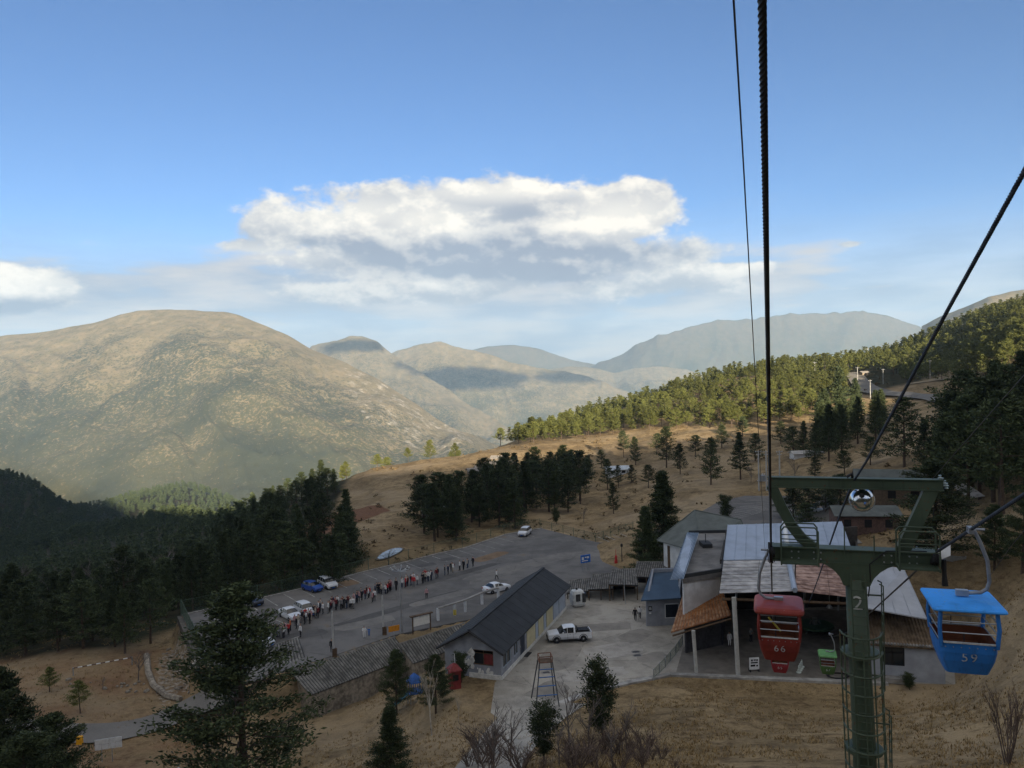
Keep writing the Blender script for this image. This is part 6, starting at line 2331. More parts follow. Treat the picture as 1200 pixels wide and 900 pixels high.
def mesh_fence(name, pts, hgt, label, step=5.0, wire_step=.22, rails=2, post_m=M_FENCE):
    pts = [Vector(p) for p in pts]
    root = empty(name, tuple(pts[0])); o = root.location
    posts = []
    for a, b in zip(pts[:-1], pts[1:]):
        n = max(1, round((b - a).length / step))
        for k in range(n): posts.append(a + (b - a) * (k / n))
    posts.append(pts[-1])
    for p in posts:
        mb = MB(); q = p - o; mb.cyl(q - Vector((0, 0, .3)), q + Vector((0, 0, hgt + .1)), .05, seg=6)
        part(root, 'post', mb, post_m)
    for p, q in zip(posts[:-1], posts[1:]):
        a, b = p - o, q - o
        for r_ in range(rails):
            mb = MB()
            z = Vector((0, 0, .12 + (hgt - .15) * r_ / max(1, rails - 1)))
            mb.tube([a + z, b + z], .025, 4)
            part(root, 'rail', mb, M_FENCE)
        mb = MB(); L_ = (b - a).length; n = int(L_ / wire_step)
        for k in range(n):
            u0 = k / n; u1 = min(1, (k + 2.2) / n)
            mb.tube([a + (b - a) * u0 + Vector((0, 0, .12)), a + (b - a) * u1 + Vector((0, 0, hgt))], .009, 3, cap=False)
            mb.tube([a + (b - a) * u1 + Vector((0, 0, .12)), a + (b - a) * u0 + Vector((0, 0, hgt))], .009, 3, cap=False)
        part(root, 'wire_mesh', mb, M_FENCE)
    tag(root, label, 'fence')
    return root


fp = [Vector((p.x - LOTIN.x * .3, p.y - LOTIN.y * .3, Z_LOT)) for p in EDGE]
mesh_fence('mesh_fence', fp, 2.0, 'long mesh fence on thin posts along the outer side of the parking lot')
gf = [Vector(plane(a, b, Z_LOT)) for a, b in ((634, 618), (660, 624), (698, 634))] + [Vector(plane(716, 628, Z_LOT)), Vector(plane(742, 620, Z_LOT))]
for p in gf: p.z = max(Z_LOT, hz(p.x, p.y))
mesh_fence('mesh_fence', gf, 1.5, 'green mesh fence at the far corner of the parking lot', 3.0)
ef = [Vector(plane(a, b, Z_LOT)) for a, b in ((213, 720), (226, 748), (239, 774))]
mesh_fence('mesh_fence', ef, 2.2, 'mesh fence on top of the retaining wall at the lot corner', 3.0)


def stone_wall(name, pts, ztop, zbot, label, th=.7, course=.55, bl=.9, seed=3, m=M_STONE):
    """retaining wall of separate stones in uneven courses"""
    pts = [Vector((p[0], p[1], 0)) for p in pts]
    root = empty(name, (pts[0].x, pts[0].y, zbot)); o = root.location
    core = MB()
    pr = random.Random(seed); count = 0
    hgt = ztop - zbot
    for a, b in zip(pts[:-1], pts[1:]):
        t = (b - a).normalized(); n = Vector((t.y, -t.x, 0))
        a0 = a - Vector((o.x, o.y, 0)); b0 = b - Vector((o.x, o.y, 0))
        core.slab([a0 - n * .0, b0 - n * .0, b0 - n * th, a0 - n * th], hgt, nrm=Vector((0, 0, hgt - .03)))
        L_ = (b - a).length
        z = 0.0
        while z < hgt - .2:
            hh = min(course * pr.uniform(.75, 1.25), hgt - z)
            x = -pr.random() * .4
            while x < L_:
                w = bl * pr.uniform(.6, 1.5)
                x0, x1 = max(0, x), min(L_, x + w)
                if x1 - x0 > .12 and count < 290:
                    s_ = MB(); pr_ = pr.uniform(.03, .14)
                    c = a0 + t * ((x0 + x1) / 2) + n * (pr_ / 2 + .002) + Vector((0, 0, z + hh / 2))
                    s_.box(tuple(c), (x1 - x0 - .05, pr_, hh - .05), math.atan2(t.y, t.x))
                    part(root, 'stone', s_, m); count += 1
                x += w
            z += hh
    part(root, 'mortar_core', core, mat('dark_mortar', (0.11, 0.10, 0.085), .95, var=.3))
    tag(root, label, 'wall')
    return root


wl = pp(Z_LOT, (213.5, 720.5), (226, 748.5), (239, 775))
stone_wall('retaining_wall', wl[::-1], Z_LOT - .05, Z_LOT - 4.6, 'tall stone retaining wall under the fenced corner of the lot', bl=1.1, course=.7)


# painted marker blocks climbing beside the wall
for k in range(6):
    q = ground(222 + 2.4 * k, 792 - 3.4 * k)
    tag(MB().box((0, 0, .25), (.7, .35, .6), .6).build('marker_stone', mat('whitewash', (0.5, 0.48, 0.44), .9, var=.3)), 'whitewashed block in the row climbing to the lot corner', 'block', 'whitewashed marker blocks').location = q
# stone edging along the path by the wall
order_labels('whitewashed marker blocks', 'whitewashed block in the row climbing to the lot corner')
gl_ = [ground(a, b) for a, b in ((172, 770), (174, 790), (180, 805), (196, 818), (212, 822))]
mb = MB(); mb.tube([p + Vector((0, 0, .25)) for p in gl_], .4, 6)
tag(mb.build('drain_wall', M_STONE), 'low curved stone drain wall above the road bend', 'wall')
pr = random.Random(12)
for k in range(60):
    px, py = pr.uniform(185, 222), pr.uniform(755, 812)
    if k > 38: px, py = pr.uniform(60, 190), pr.uniform(795, 812)
    g = ground(px, py)
    s_ = MB(); r = pr.uniform(.12, .34)
    s_.lathe([(r * .3, -.1), (r, r * .2), (r * .8, r * .7), (r * .2, r)], 6)
    o = s_.build('rock', M_STONE); o.location = g; o.rotation_euler = (pr.uniform(-.4, .4), pr.uniform(-.4, .4), pr.uniform(0, 6)); o.scale = (pr.uniform(.8, 1.5), 1, 1)
    tag(o, 'loose grey rock on the stony bank below the retaining wall' if k <= 38 else 'loose grey rock on the grassy hummock above the road', 'rock', 'rocks below the retaining wall' if k <= 38 else 'rocks on the hummock')


order_labels('rocks below the retaining wall', 'loose grey rock on the bank below the retaining wall')
order_labels('rocks on the hummock', 'loose grey rock on the grassy hummock')


def pole(px, py, top, r, label, name='utility_pole', z=None, m=M_POLE, arms=None, d=None, cat='pole'):
    g = Vector(plane(px, py, z)) if z is not None else (ground(px, py) if d is None else None)
    if g is None:
        q = P(px, py, d); g = Vector((q.x, q.y, hz(q.x, q.y)))
    h = P(px, top, g.y).z - g.z
    root = empty(name, tuple(g))
    mb = MB(); mb.tube([(0, 0, -.3), (0, 0, h * .5), (0, 0, h)], [r * 1.25, r * 1.1, r * .8], 8)
    part(root, 'shaft', mb, m)
    if arms:
        for zz, w in arms:
            ab = MB(); ab.box((0, 0, h - zz), (w, .1, .1), .3); part(root, 'cross_arm', ab, M_STEEL)
            for k in (-1, 0, 1):
                ib = MB(); ib.lathe([(.03, 0), (.06, .05), (.03, .1), (.055, .14), (.02, .2)], 6, mtx=Matrix.Translation((k * w * .45 * math.cos(.3), k * w * .45 * math.sin(.3), h - zz + .05)))
                part(root, 'insulator', ib, M_WHITE)
    tag(root, label, cat)
    return root, h


# lamp posts by the lot's near side
for px, py, top, lb in ((391, 770, 716, 'pale pole standing nearest the person in black'), (449.5, 744, 698, 'pale pole behind the orange sign')):
    r_, h = pole(px, py, top, .11, lb, 'lot_pole', Z_LOT)
    bb = MB(); bb.box((.15, 0, .55), (.55, .3, 1.1)); part(r_, 'base_box', bb, M_WOOD)
r_, h = pole(471, 741, 668, .09, 'lamp post with a ring of globe lamps in front of the queue', 'lamp_post', Z_LOT, M_STEEL, cat='lamp post')
for k in range(8):
    a = k * 2 * math.pi / 8
    mb = MB(); mb.tube([(0, 0, h - .2), (.7 * math.cos(a), .7 * math.sin(a), h - .05), (1.25 * math.cos(a), 1.25 * math.sin(a), h + .12)], .03, 5); part(r_, 'lamp_arm', mb, M_STEEL)
    mb = MB(); mb.lathe([(.04, -.13), (.1, -.08), (.13, 0), (.1, .09), (.03, .13)], 10, mtx=Matrix.Translation((1.25 * math.cos(a), 1.25 * math.sin(a), h + .28))); part(r_, 'globe', mb, mat('opal_globe', (0.40, 0.42, 0.44), .3), smooth=True)
mb = MB(); mb.cyl((0, 0, 0), (0, 0, 2.4), .14); part(r_, 'base', mb, M_STEEL)

# notice board, low gallery of posts, orange and blue signs
def notice_board():
    g = Vector(plane(484, 742, Z_LOT)); g2 = Vector(plane(504.5, 737, Z_LOT))
    t = (g2 - g); L_ = t.length; root = empty('notice_board', tuple(g), math.atan2(t.y, t.x))
    for x in (0, L_):
        mb = MB(); mb.box((x, 0, 1.0), (.14, .14, 2.3)); part(root, 'post', mb, M_WOOD)
    mb = MB(); mb.box((L_ / 2, 0, 2.25), (L_ + .7, .5, .12)); part(root, 'roof', mb, M_WOOD)
    mb = MB(); mb.box((L_ / 2, 0, 1.45), (L_ - .2, .08, 1.2)); part(root, 'panel', mb, mat('board_white', (0.75, 0.74, 0.70), .7, var=.08))
    tag(root, 'white notice board in a dark wooden frame at the lot edge', 'notice board')


notice_board()


def gallery():
    pts = [Vector(plane(a, b, Z_LOT)) for a, b in ((513.5, 727), (533, 721), (545.5, 717), (565, 708), (584, 702))]
    root = empty('post_gallery', tuple(pts[0])); o = root.location
    for k, p in enumerate(pts):
        q = p - o
        mb = MB(); mb.box((q.x, q.y, .85), (.32, .32, 1.75), .4); pm = part(root, 'pillar', mb, M_WHITEWALL)
        if k == 1:
            mb = MB(); mb.box((q.x, q.y, .45), (.36, .36, .8), .4); part(pm, 'painted_band', mb, mat('yellow_band', (0.5, 0.4, 0.08), .8))
    for p, q in zip(pts[:-1], pts[1:]):
        a, b = p - o + Vector((0, 0, 1.82)), q - o + Vector((0, 0, 1.82))
        t = (b - a).normalized(); n = Vector((-t.y, t.x, 0)) * .22
        mb = MB(); mb.slab([a - n, b - n, b + n, a + n], .16); part(root, 'lintel', mb, M_KERB)
    tag(root, 'row of short white pillars under a concrete beam at the lot edge', 'gallery')


gallery()
g = Vector(plane(462, 747, Z_LOT)); root = empty('orange_sign', tuple(g), .5)
mb = MB(); mb.box((0, 0, 1.2), (1.5, .08, .75)); part(root, 'panel', mb, mat('orange_panel', (0.55, 0.22, 0.02), .6)); mb = MB(); mb.cyl((0, .06, -.2), (0, .06, 1.2), .04, seg=6); part(root, 'post', mb, M_STEEL)
tag(root, 'orange panel sign between the two lamp poles', 'sign')


def blue_sign():
    g = Vector(plane(686.5, 669, Z_LOT)); root = empty('blue_sign', tuple(g), .45)
    for x in (-.55, .45):
        mb = MB(); mb.cyl((x, 0, -.2), (x, 0, 1.6), .05, seg=6); part(root, 'post', mb, M_STEEL)
    mb = MB(); mb.box((0, 0, 2.1), (1.9, .1, 1.35)); p = part(root, 'panel', mb, M_BLUE)
    for x, z, w, h in ((-.55, 2.2, .42, .5), (.0, 2.35, .3, .22), (.45, 2.3, .45, .35), (.0, 1.78, .9, .16), (-.6, 1.75, .3, .14)):
        mb = MB(); mb.box((x, -.056, z), (w, .012, h)); mb2 = part(p, 'white_mark', mb, M_WHITE)
    tag(root, 'blue road sign with white marks behind the tile roofed stalls', 'sign')


blue_sign()
g = Vector(plane(722, 661, Z_LOT)); root = empty('red_figure_post', tuple(g))
mb = MB(); mb.lathe([(.28, 0), (.3, .5), (.2, 1.0), (.24, 1.3), (.1, 1.6)], 8); part(root, 'body', mb, M_RED)
mb = MB(); mb.cyl((0, 0, 1.5), (0, 0, 2.6), .05, seg=6); part(root, 'tip', mb, M_RED)
tag(root, 'small red marker post at the roadside behind the stalls', 'post')
r_, h = pole(729, 661, 641, .07, 'short dark lamp post beside the red marker post', 'lamp_post', Z_LOT, M_BLACK, cat='lamp post')
mb = MB(); mb.lathe([(.05, 0), (.22, .1), (.2, .5), (.05, .62)], 8, mtx=Matrix.Translation((0, 0, h))); part(r_, 'lantern', mb, M_BLACK)

# power poles with a transformer, poles on the hill
for px, py, top, lb in ((889.5, 575, 528, 'leftmost of the three concrete power poles with cross arms'), (898.5, 575, 528, 'middle one of the three concrete power poles'), (914, 570, 528, 'power pole standing apart to the right of its two fellows')):
    pole(px, py, top, .17, lb, 'power_pole', None, M_POLE, ((.3, 1.8), (1.0, 1.2)))
g = ground(894, 574); root = empty('transformer', tuple(g))
mb = MB(); mb.box((0, 0, 3.0), (1.2, .9, 1.3)); part(root, 'tank', mb, M_STEEL); mb = MB(); mb.box((0, 0, 2.25), (2.4, 1.2, .12)); part(root, 'platform', mb, M_STEEL)
for k in (-.4, 0, .4):
    mb = MB(); mb.lathe([(.05, 0), (.1, .1), (.05, .2), (.09, .3), (.03, .5)], 7, mtx=Matrix.Translation((k, 0, 3.65))); part(root, 'bushing', mb, M_WHITE)
for x in (-1, 1):
    mb = MB(); mb.cyl((x, 0, -.3), (x, 0, 2.2), .12, seg=7); part(root, 'leg', mb, M_POLE)
tag(root, 'grey transformer on a platform between the power poles', 'transformer')
for k, (px, py, top) in enumerate(((955, 440, 424), (1005, 447, 430), (1020, 467, 445), (1035, 450, 432), (1090, 444, 422), (1017, 425, 408), (1131, 467, 456))):
    pole(px, py, top, .13, ('pale pole before the sunlit pines left of the hill road', 'pole at the top of the hill road', 'pole at the lower bend of the hill road', 'pole right of the hill road by the pines', 'pole at the edge of the wood on the upper slope', 'tall pale pole among the crest pines', 'short pale pole on the right-hand slope')[k], 'hill_pole', None, M_POLE, ((.4, 2.0),))
# railing of the ramp by the station
rp = [Vector(plane(a, b, Z_YARD)) for a, b in ((766, 797), (780, 782), (792, 768), (800, 756))]
mesh_fence('ramp_railing', rp, 1.1, 'low metal railing along the ramp left of the station', 1.6, .16, 2, M_STEEL)

# play frame of blue rungs and other yard things
def metal_frame():
    g = Vector(plane(639, 826, Z_YARD)); d = P(641, 800, g.y)
    root = empty('climbing_frame', tuple(g), .12)
    bm_ = mat('dark_frame_steel', (0.07, 0.075, 0.085), .5, metal=.5)
    hh = 4.3
    A = {}
    for sx in (-1, 1):
        for sy in (-1, 1):
            foot = Vector((sx * 1.15, sy * 1.5, 0)); top = Vector((sx * .62 + .1, sy * .5, hh))
            mb = MB(); mb.tube([foot, top], .06, 6); part(root, 'leg', mb, bm_)
            A[(sx, sy)] = (foot, top)
    for k, z in enumerate((.33, .52, .70, .86)):
        mb = MB()
        for sy in (-1,):
            a = A[(-1, sy)][0].lerp(A[(-1, sy)][1], z); b = A[(1, sy)][0].lerp(A[(1, sy)][1], z)
            mb.tube([a, b], .05, 6)
        part(root, 'rung', mb, mat('blue_rung', (0.05, 0.15, 0.40), .5))
    mb = MB()
    for z in (0.0, .55):
        a, b, c, d_ = (A[k][1] + Vector((0, 0, z)) for k in ((-1, -1), (1, -1), (1, 1), (-1, 1)))
        for p, q in ((a, b), (b, c), (c, d_), (d_, a)): mb.tube([p, q], .045, 5)
    for k in A: mb.tube([A[k][1], A[k][1] + Vector((0, 0, .55))], .045, 5)
    part(root, 'top_cage', mb, mat('rusty_cage', (0.16, 0.075, 0.045), .8, var=.4))
    mb = MB(); mb.box((.1, 0, hh - .02), (1.3, 1.0, .05)); part(root, 'platform', mb, M_WOOD)
    mb = MB(); mb.tube([(-1.4, -1.7, .06), (0, -1.2, .1), (1.3, -2.2, .06)], .07, 5); part(root, 'ground_bar', mb, M_BLACK)
    tag(root, 'tall dark metal frame with blue rungs standing in the yard', 'climbing frame')


metal_frame()


def blue_slide():
    g = ground(487, 822); root = empty('blue_play_unit', tuple(g), .4)
    bl_ = mat('faded_blue_plastic', (0.03, 0.12, 0.42), .5, var=.35, scale=2)
    mb = MB(); mb.lathe([(1.0, 0), (.95, .1), (.5, .55), (.06, .9)], 6, mtx=Matrix.Translation((-.1, 0, 2.3))); part(root, 'roof', mb, bl_)
    for x in (-.7, .7):
        for y in (-.6, .6):
            mb = MB(); mb.cyl((x, y, -.3), (x, y, 2.35), .06, seg=7); part(root, 'post', mb, M_STEEL)
    mb = MB(); mb.box((0, 0, 1.1), (1.6, 1.4, .1)); part(root, 'deck', mb, bl_)
    for y in (-.66, .66):
        for k in range(7):
            mb = MB(); mb.box((-.66 + .22 * k, y, 1.5), (.07, .05, .8)); part(root, 'baluster', mb, bl_)
    mb = MB(); mb.slab([(-.8, -.35, 1.15), (-.8, .35, 1.15), (-2.4, .35, .1), (-2.4, -.35, .1)], .08); part(root, 'slide', mb, mat('teal_plastic', (0.02, 0.16, 0.20), .4))
    tag(root, 'faded blue playground unit half hidden by trees', 'play unit')


blue_slide()


def red_hut():
    g = ground(533, 806); root = empty('red_booth', tuple(g), .35)
    rd = mat('dark_red_paint', (0.19, 0.03, 0.03), .6, var=.3)
    mb = MB(); mb.box((0, 0, .9), (1.1, .9, 1.9)); part(root, 'body', mb, rd)
    mb = MB(); mb.lathe([(.95, 0), (.9, .12), (.45, .5), (.08, .7)], 4, mtx=Matrix.Translation((0, 0, 1.86)) @ Matrix.Rotation(R(45), 4, 'Z')); part(root, 'roof', mb, rd)
    mb = MB(); mb.box((0, -.47, 1.2), (.6, .05, .6)); part(root, 'opening', mb, M_DARK)
    mb = MB(); mb.cyl((.1, 0, 2.5), (.05, 0, 3.5), .03, seg=5); part(root, 'finial', mb, M_WHITE)
    tag(root, 'dark red booth at the corner of the grey gable', 'booth')


red_hut()


# ------------------------------------------------------------------ vehicles
def vehicle_meshes(kind):
    """body shell from cross-sections along the length; returns parts as (name, MB, material key)"""
    if kind == 'sedan':
        st = [(-2.28, .45, .62, .62, .70), (-2.2, .30, .74, .74, .82), (-1.5, .22, .86, .86, .89), (-.98, .2, .95, .95, .90), (-.30, .2, .97, 1.40, .90), (.12, .2, .97, 1.47, .90), (.16, .2, .97, 1.475, .90), (.75, .2, .98, 1.46, .90), (1.02, .2, .99, 1.42, .90), (1.62, .24, 1.02, 1.03, .88), (2.15, .3, .98, .98, .84), (2.26, .45, .75, .75, .74)]
        glass_side = {(4, 5), (6, 7)}; screens = {3, 8}; rear = 9
        axles = (-1.38, 1.36); wr = .32
    elif kind == 'suv':
        st = [(-2.2, .5, .72, .72, .74), (-2.12, .32, .88, .88, .86), (-1.45, .25, 1.0, 1.0, .91), (-1.0, .25, 1.06, 1.06, .92), (-.45, .25, 1.07, 1.56, .92), (.1, .25, 1.07, 1.66, .92), (.15, .25, 1.07, 1.665, .92), (.95, .25, 1.08, 1.65, .92), (1.0, .25, 1.08, 1.648, .92), (1.7, .28, 1.1, 1.58, .90), (2.12, .34, 1.08, 1.12, .86), (2.2, .5, .8, .8, .8)]
        glass_side = {(4, 5), (6, 7), (8, 9)}; screens = {3, 9}; rear = 10
        axles = (-1.35, 1.33); wr = .36
    else:   # hatchback
        st = [(-1.95, .45, .66, .66, .68), (-1.88, .3, .8, .8, .8), (-1.3, .22, .92, .92, .86), (-.92, .2, .99, .99, .87), (-.35, .2, 1.0, 1.44, .87), (.1, .2, 1.0, 1.52, .87), (.15, .2, 1.0, 1.525, .87), (.95, .2, 1.02, 1.5, .87), (1.0, .2, 1.02, 1.495, .87), (1.5, .24, 1.05, 1.42, .85), (1.86, .3, 1.0, 1.05, .82), (1.95, .45, .75, .75, .75)]
        glass_side = {(4, 5), (6, 7), (8, 9)}; screens = {3, 9}; rear = 10
        axles = (-1.2, 1.2); wr = .31
    mb = MB()
    rows = []
    for x, zl, zb, zt, w in st:
        cab = zt > zb + .05
        wt = w * (.76 if cab else .9)
        half = [(0, zl), (w * .9, zl), (w, zl + (zb - zl) * .45), (w * .965, zb), (wt, zt - (.04 if cab else 0.0)), (wt * .8, zt + .005), (0, zt + .03)]
        ring = [(x, -y, z) for y, z in half[::-1]] + [(x, y, z) for y, z in half[1:-1]]
        rows.append(ring)
    n = len(rows[0])
    for r_ in rows: mb.v += r_
    for k in range(len(rows) - 1):
        for q in range(n):
            a = k * n + q; b = k * n + (q + 1) % n
            # ring order: 0 top centre, 1 top edge, 2 roof side, 3 belt, 4 mid, 5 sill, 6 bottom ... mirrored
            m = 0
            side = q in (2, 9)          # roof side -> belt
            top = q in (0, 1, 10, 11)
            if side and (k, k + 1) in glass_side: m = 1
            if (top or side) and k in screens: m = 1
            mb.face((a, a + n, b + n, b), m)
    mb.face(range(n), 0); mb.face([(len(rows) - 1) * n + q for q in reversed(range(n))], 0)
    L0, L1 = st[0][0], st[-1][0]; W = max(s_[4] for s_ in st)
    return mb, axles, wr, L0, L1, W, st


def wheel_mb(r, w):
    t = MB(); t.lathe([(r * .6, -w / 2), (r * .95, -w / 2), (r, -w * .3), (r, w * .3), (r * .95, w / 2), (r * .6, w / 2)], 18, mtx=Matrix.Rotation(R(90), 4, 'X'))
    m = MB(); m.lathe([(.04, -w / 2 - .005), (r * .2, -w / 2 - .005), (r * .58, -w / 2 + .03), (r * .6, w / 2 - .03), (r * .2, w / 2 + .005), (.04, w / 2 + .005)], 10, mtx=Matrix.Rotation(R(90), 4, 'X'))
    return t, m


VCACHE = {}
M_CARGLASS = mat('car_glass', (0.015, 0.018, 0.022), .06, var=.05, spec=.8)
M_LAMP = mat('head_lamp', (0.55, 0.56, 0.58), .15, var=.05)
M_TAIL = mat('tail_lamp', (0.35, 0.015, 0.015), .25, var=.05)


def car(kind, loc, rz, paint, label, group='cars in the parking lot'):
    key = kind
    if key not in VCACHE:
        mb, ax, wr, L0, L1, W, st = vehicle_meshes(kind)
        body = mb.mesh('body', [M_WHITE, M_CARGLASS])
        t, r = wheel_mb(wr, .22)
        VCACHE[key] = (body, t.mesh('tyre', M_BLACK, True), r.mesh('rim', M_STEEL), ax, wr, L0, L1, W, st)
    body, ty, ri, ax, wr, L0, L1, W, st = VCACHE[key]
    root = empty('car', tuple(loc), rz)
    b = bpy.data.objects.new('body', body); COL.objects.link(b); b.parent = root
    b.material_slots[0].link = 'OBJECT'; b.material_slots[0].material = paint
    for x in ax:
        for s_ in (-1, 1):
            w = bpy.data.objects.new('wheel', ty); COL.objects.link(w); w.parent = root; w.location = (x, s_ * (W - .10), wr)
            r = bpy.data.objects.new('rim', ri); COL.objects.link(r); r.parent = w
    for s_ in (-1, 1):
        m = MB(); m.box((L0 + .11, s_ * .58, st[1][2] - .12), (.12, .36, .14)); part(root, 'headlight', m, M_LAMP)
        m = MB(); m.box((L1 - .06, s_ * .66, st[-2][2] - .16), (.12, .26, .2)); part(root, 'tail_light', m, M_TAIL)
        m = MB(); m.box((-.75, s_ * (W + .07), 1.0), (.12, .18, .12)); part(root, 'mirror', m, paint)
    m = MB(); m.box((L0 + .02, 0, .48), (.06, 1.1, .16)); part(root, 'grille', m, M_BLACK)
    m = MB(); m.box((L0 - .01, 0, .36), (.03, .44, .12)); part(root, 'number_plate', m, M_BLUE)
    for x in (-.35, .15, 1.0 if kind != 'sedan' else .98):
        pass
    tag(root, label, 'car', group)
    return root


def paint(name, c): return mat('car_paint_' + name, c, .28, var=.05, spec=.6)


PW = paint('white', (0.66, 0.68, 0.71)); PB = paint('blue', (0.015, 0.06, 0.30)); PK = paint('dark', (0.03, 0.033, 0.045))
ang = math.atan2(LOTIN.y, LOTIN.x)        # towards the camera side of the lot
Zl = Z_LOT + .005
car('hatch', plane(366, 692, Zl), ang + math.pi + .12, PB, 'blue hatchback parked against the fence')
car('suv', plane(384, 688, Zl), ang + math.pi - .1, PW, 'white car parked against the fence beside the blue hatchback')
car('sedan', plane(340, 724, Zl), ang + math.pi - .05, PW, 'white sedan at the head of the queue, left one of two')
car('suv', plane(358, 719, Zl), ang + math.pi - .05, PW, 'white car next to the queue, right one of two')
car('suv', plane(296, 708, Zl), ang + math.pi, PK, 'dark car by the fence half hidden by the huge pine')
car('hatch', plane(304, 757, Zl), ang + math.pi + .5, PW, 'white car half hidden behind the huge pine')
car('suv', plane(615, 627, Zl), ang + 2.05, PW, 'white car alone at the far end of the parking lot')
car('sedan', plane(582, 693, Zl), .62 + math.pi, PW, 'white car partly hidden behind the charcoal roof')
for k, (px, py, d_) in enumerate(((944, 604, 0), (958, 600, 0))):
    g = ground(px, py); car('hatch', g, 1.2 + .5 * k, PW, ('white car at the end of the station lane, left one', 'white car at the end of the station lane, right one')[k], 'cars by the station lane')


def pickup():
    g = Vector(plane(667, 750, Z_YARD + .005))
    root = empty('pickup_truck', tuple(g), .10)
    st = [(-2.6, .55, .82, .82, .80), (-2.5, .4, .98, .98, .9), (-1.75, .38, 1.08, 1.08, .93), (-1.3, .38, 1.13, 1.13, .93), (-.78, .38, 1.13, 1.66, .93), (-.35, .38, 1.13, 1.76, .93), (-.30, .38, 1.13, 1.765, .93), (.42, .38, 1.14, 1.76, .93), (.62, .38, 1.14, 1.70, .93), (.78, .38, 1.14, 1.16, .93)]
    mb = MB(); rows = []
    for x, zl, zb, zt, w in st:
        cab = zt > zb + .05; wt = w * (.78 if cab else .9)
        half = [(0, zl), (w * .9, zl), (w, zl + (zb - zl) * .45), (w * .97, zb), (wt, zt - (.04 if cab else 0)), (wt * .8, zt + .005), (0, zt + .03)]
        rows.append([(x, -y, z) for y, z in half[::-1]] + [(x, y, z) for y, z in half[1:-1]])
    n = len(rows[0])
    for r_ in rows: mb.v += r_
    for k in range(len(rows) - 1):
        for q in range(n):
            a = k * n + q; b = k * n + (q + 1) % n
            m = 0
            if q in (2, 9) and k in (4, 6): m = 1
            if q in (0, 1, 2, 9, 10, 11) and k in (3, 8): m = 1
            mb.face((a, a + n, b + n, b), m)
    mb.face(range(n)); mb.face([(len(rows) - 1) * n + q for q in reversed(range(n))])
    part(root, 'body', mb, [PW, M_CARGLASS])
    bd = MB()
    bd.box((1.68, 0, .60), (1.76, 1.86, .40)); bd.box((1.68, -.88, .98), (1.76, .08, .34)); bd.box((1.68, .88, .98), (1.76, .08, .34)); bd.box((2.53, 0, .98), (.07, 1.66, .34))
    part(root, 'cargo_bed', bd, PW)
    ln = MB(); ln.box((1.66, 0, .815), (1.66, 1.64, .02)); ln.tube([(.92, -.8, .9), (.98, -.78, 1.45), (.98, .78, 1.45), (.92, .8, .9)], .045, 6); ln.tube([(1.0, -.84, 1.17), (2.45, -.84, 1.17)], .03, 5); ln.tube([(1.0, .84, 1.17), (2.45, .84, 1.17)], .03, 5); ln.box((1.7, .3, 1.0), (1.3, .9, .3))
    part(root, 'bed_liner', ln, M_BLACK)
    t, r = wheel_mb(.40, .26); tm, rm = t.mesh('tyre', M_BLACK, True), r.mesh('rim', M_STEEL)
    for x in (-1.62, 1.55):
        for s_ in (-1, 1):
            w = bpy.data.objects.new('wheel', tm); COL.objects.link(w); w.parent = root; w.location = (x, s_ * .84, .40)
            q = bpy.data.objects.new('rim', rm); COL.objects.link(q); q.parent = w
            ar = MB(); ar.tube([(x + .5 * math.cos(a), s_ * .935, .42 + .5 * math.sin(a)) for a in np.linspace(0, math.pi, 9)], .035, 5); part(root, 'wheel_arch', ar, M_BLACK)
    for s_ in (-1, 1):
        m = MB(); m.box((-2.47, s_ * .66, .86), (.16, .34, .18)); part(root, 'headlight', m, M_LAMP)
        m = MB(); m.box((2.56, s_ * .82, .9), (.06, .16, .3)); part(root, 'tail_light', m, M_TAIL)
        m = MB(); m.box((-.85, s_ * 1.03, 1.2), (.14, .2, .16)); part(root, 'mirror', m, PW)
        m = MB(); m.box((-.1, s_ * .99, .42), (1.9, .14, .06)); part(root, 'side_step', m, M_BLACK)
        for x in (-.02, .62):
            m = MB(); m.box((x, s_ * .935, 1.02), (.14, .03, .035)); part(root, 'door_handle', m, M_BLACK)
        for x in (-.33, .36):
            m = MB(); m.box((x, s_ * .925, .8), (.015, .03, .62)); part(root, 'door_seam', m, M_BLACK)
    m = MB(); m.box((-2.6, 0, .72), (.06, 1.0, .2)); part(root, 'grille', m, M_BLACK)
    m = MB(); m.box((-2.58, 0, .46), (.12, 1.7, .16)); part(root, 'bumper', m, M_BLACK)
    tag(root, 'white double cab pickup truck parked beside the long house', 'pickup truck')


pickup()


def white_truck():
    g = ground(1083, 662); root = empty('white_truck', tuple(g), -.5)
    m = MB(); m.box((0, 0, 1.35), (2.0, 1.9, 1.7)); m.box((-.9, 0, 1.05), (.5, 1.85, 1.1)); part(root, 'cab', m, PW)
    m = MB(); m.box((-1.02, 0, 1.75), (.06, 1.6, .7)); part(root, 'windscreen', m, M_CARGLASS)
    for s_ in (-1, 1):
        m = MB(); m.box((-.2, s_ * .955, 1.7), (.9, .03, .6)); part(root, 'side_window', m, M_CARGLASS)
    m = MB(); m.box((2.9, 0, 1.1), (3.7, 1.95, .25)); m.box((2.9, -.95, 1.45), (3.7, .06, .5)); m.box((2.9, .95, 1.45), (3.7, .06, .5)); m.box((4.72, 0, 1.45), (.06, 1.8, .5)); part(root, 'cargo_bed', m, M_STEEL)
    t, r = wheel_mb(.42, .28); tm, rm = t.mesh('tyre', M_BLACK, True), r.mesh('rim', M_STEEL)
    for x in (-.5, 3.6):
        for s_ in (-1, 1):
            w = bpy.data.objects.new('wheel', tm); COL.objects.link(w); w.parent = root; w.location = (x, s_ * .85, .42)
            q = bpy.data.objects.new('rim', rm); COL.objects.link(q); q.parent = w
    tag(root, 'white truck parked behind the right end of the tower arm', 'truck')


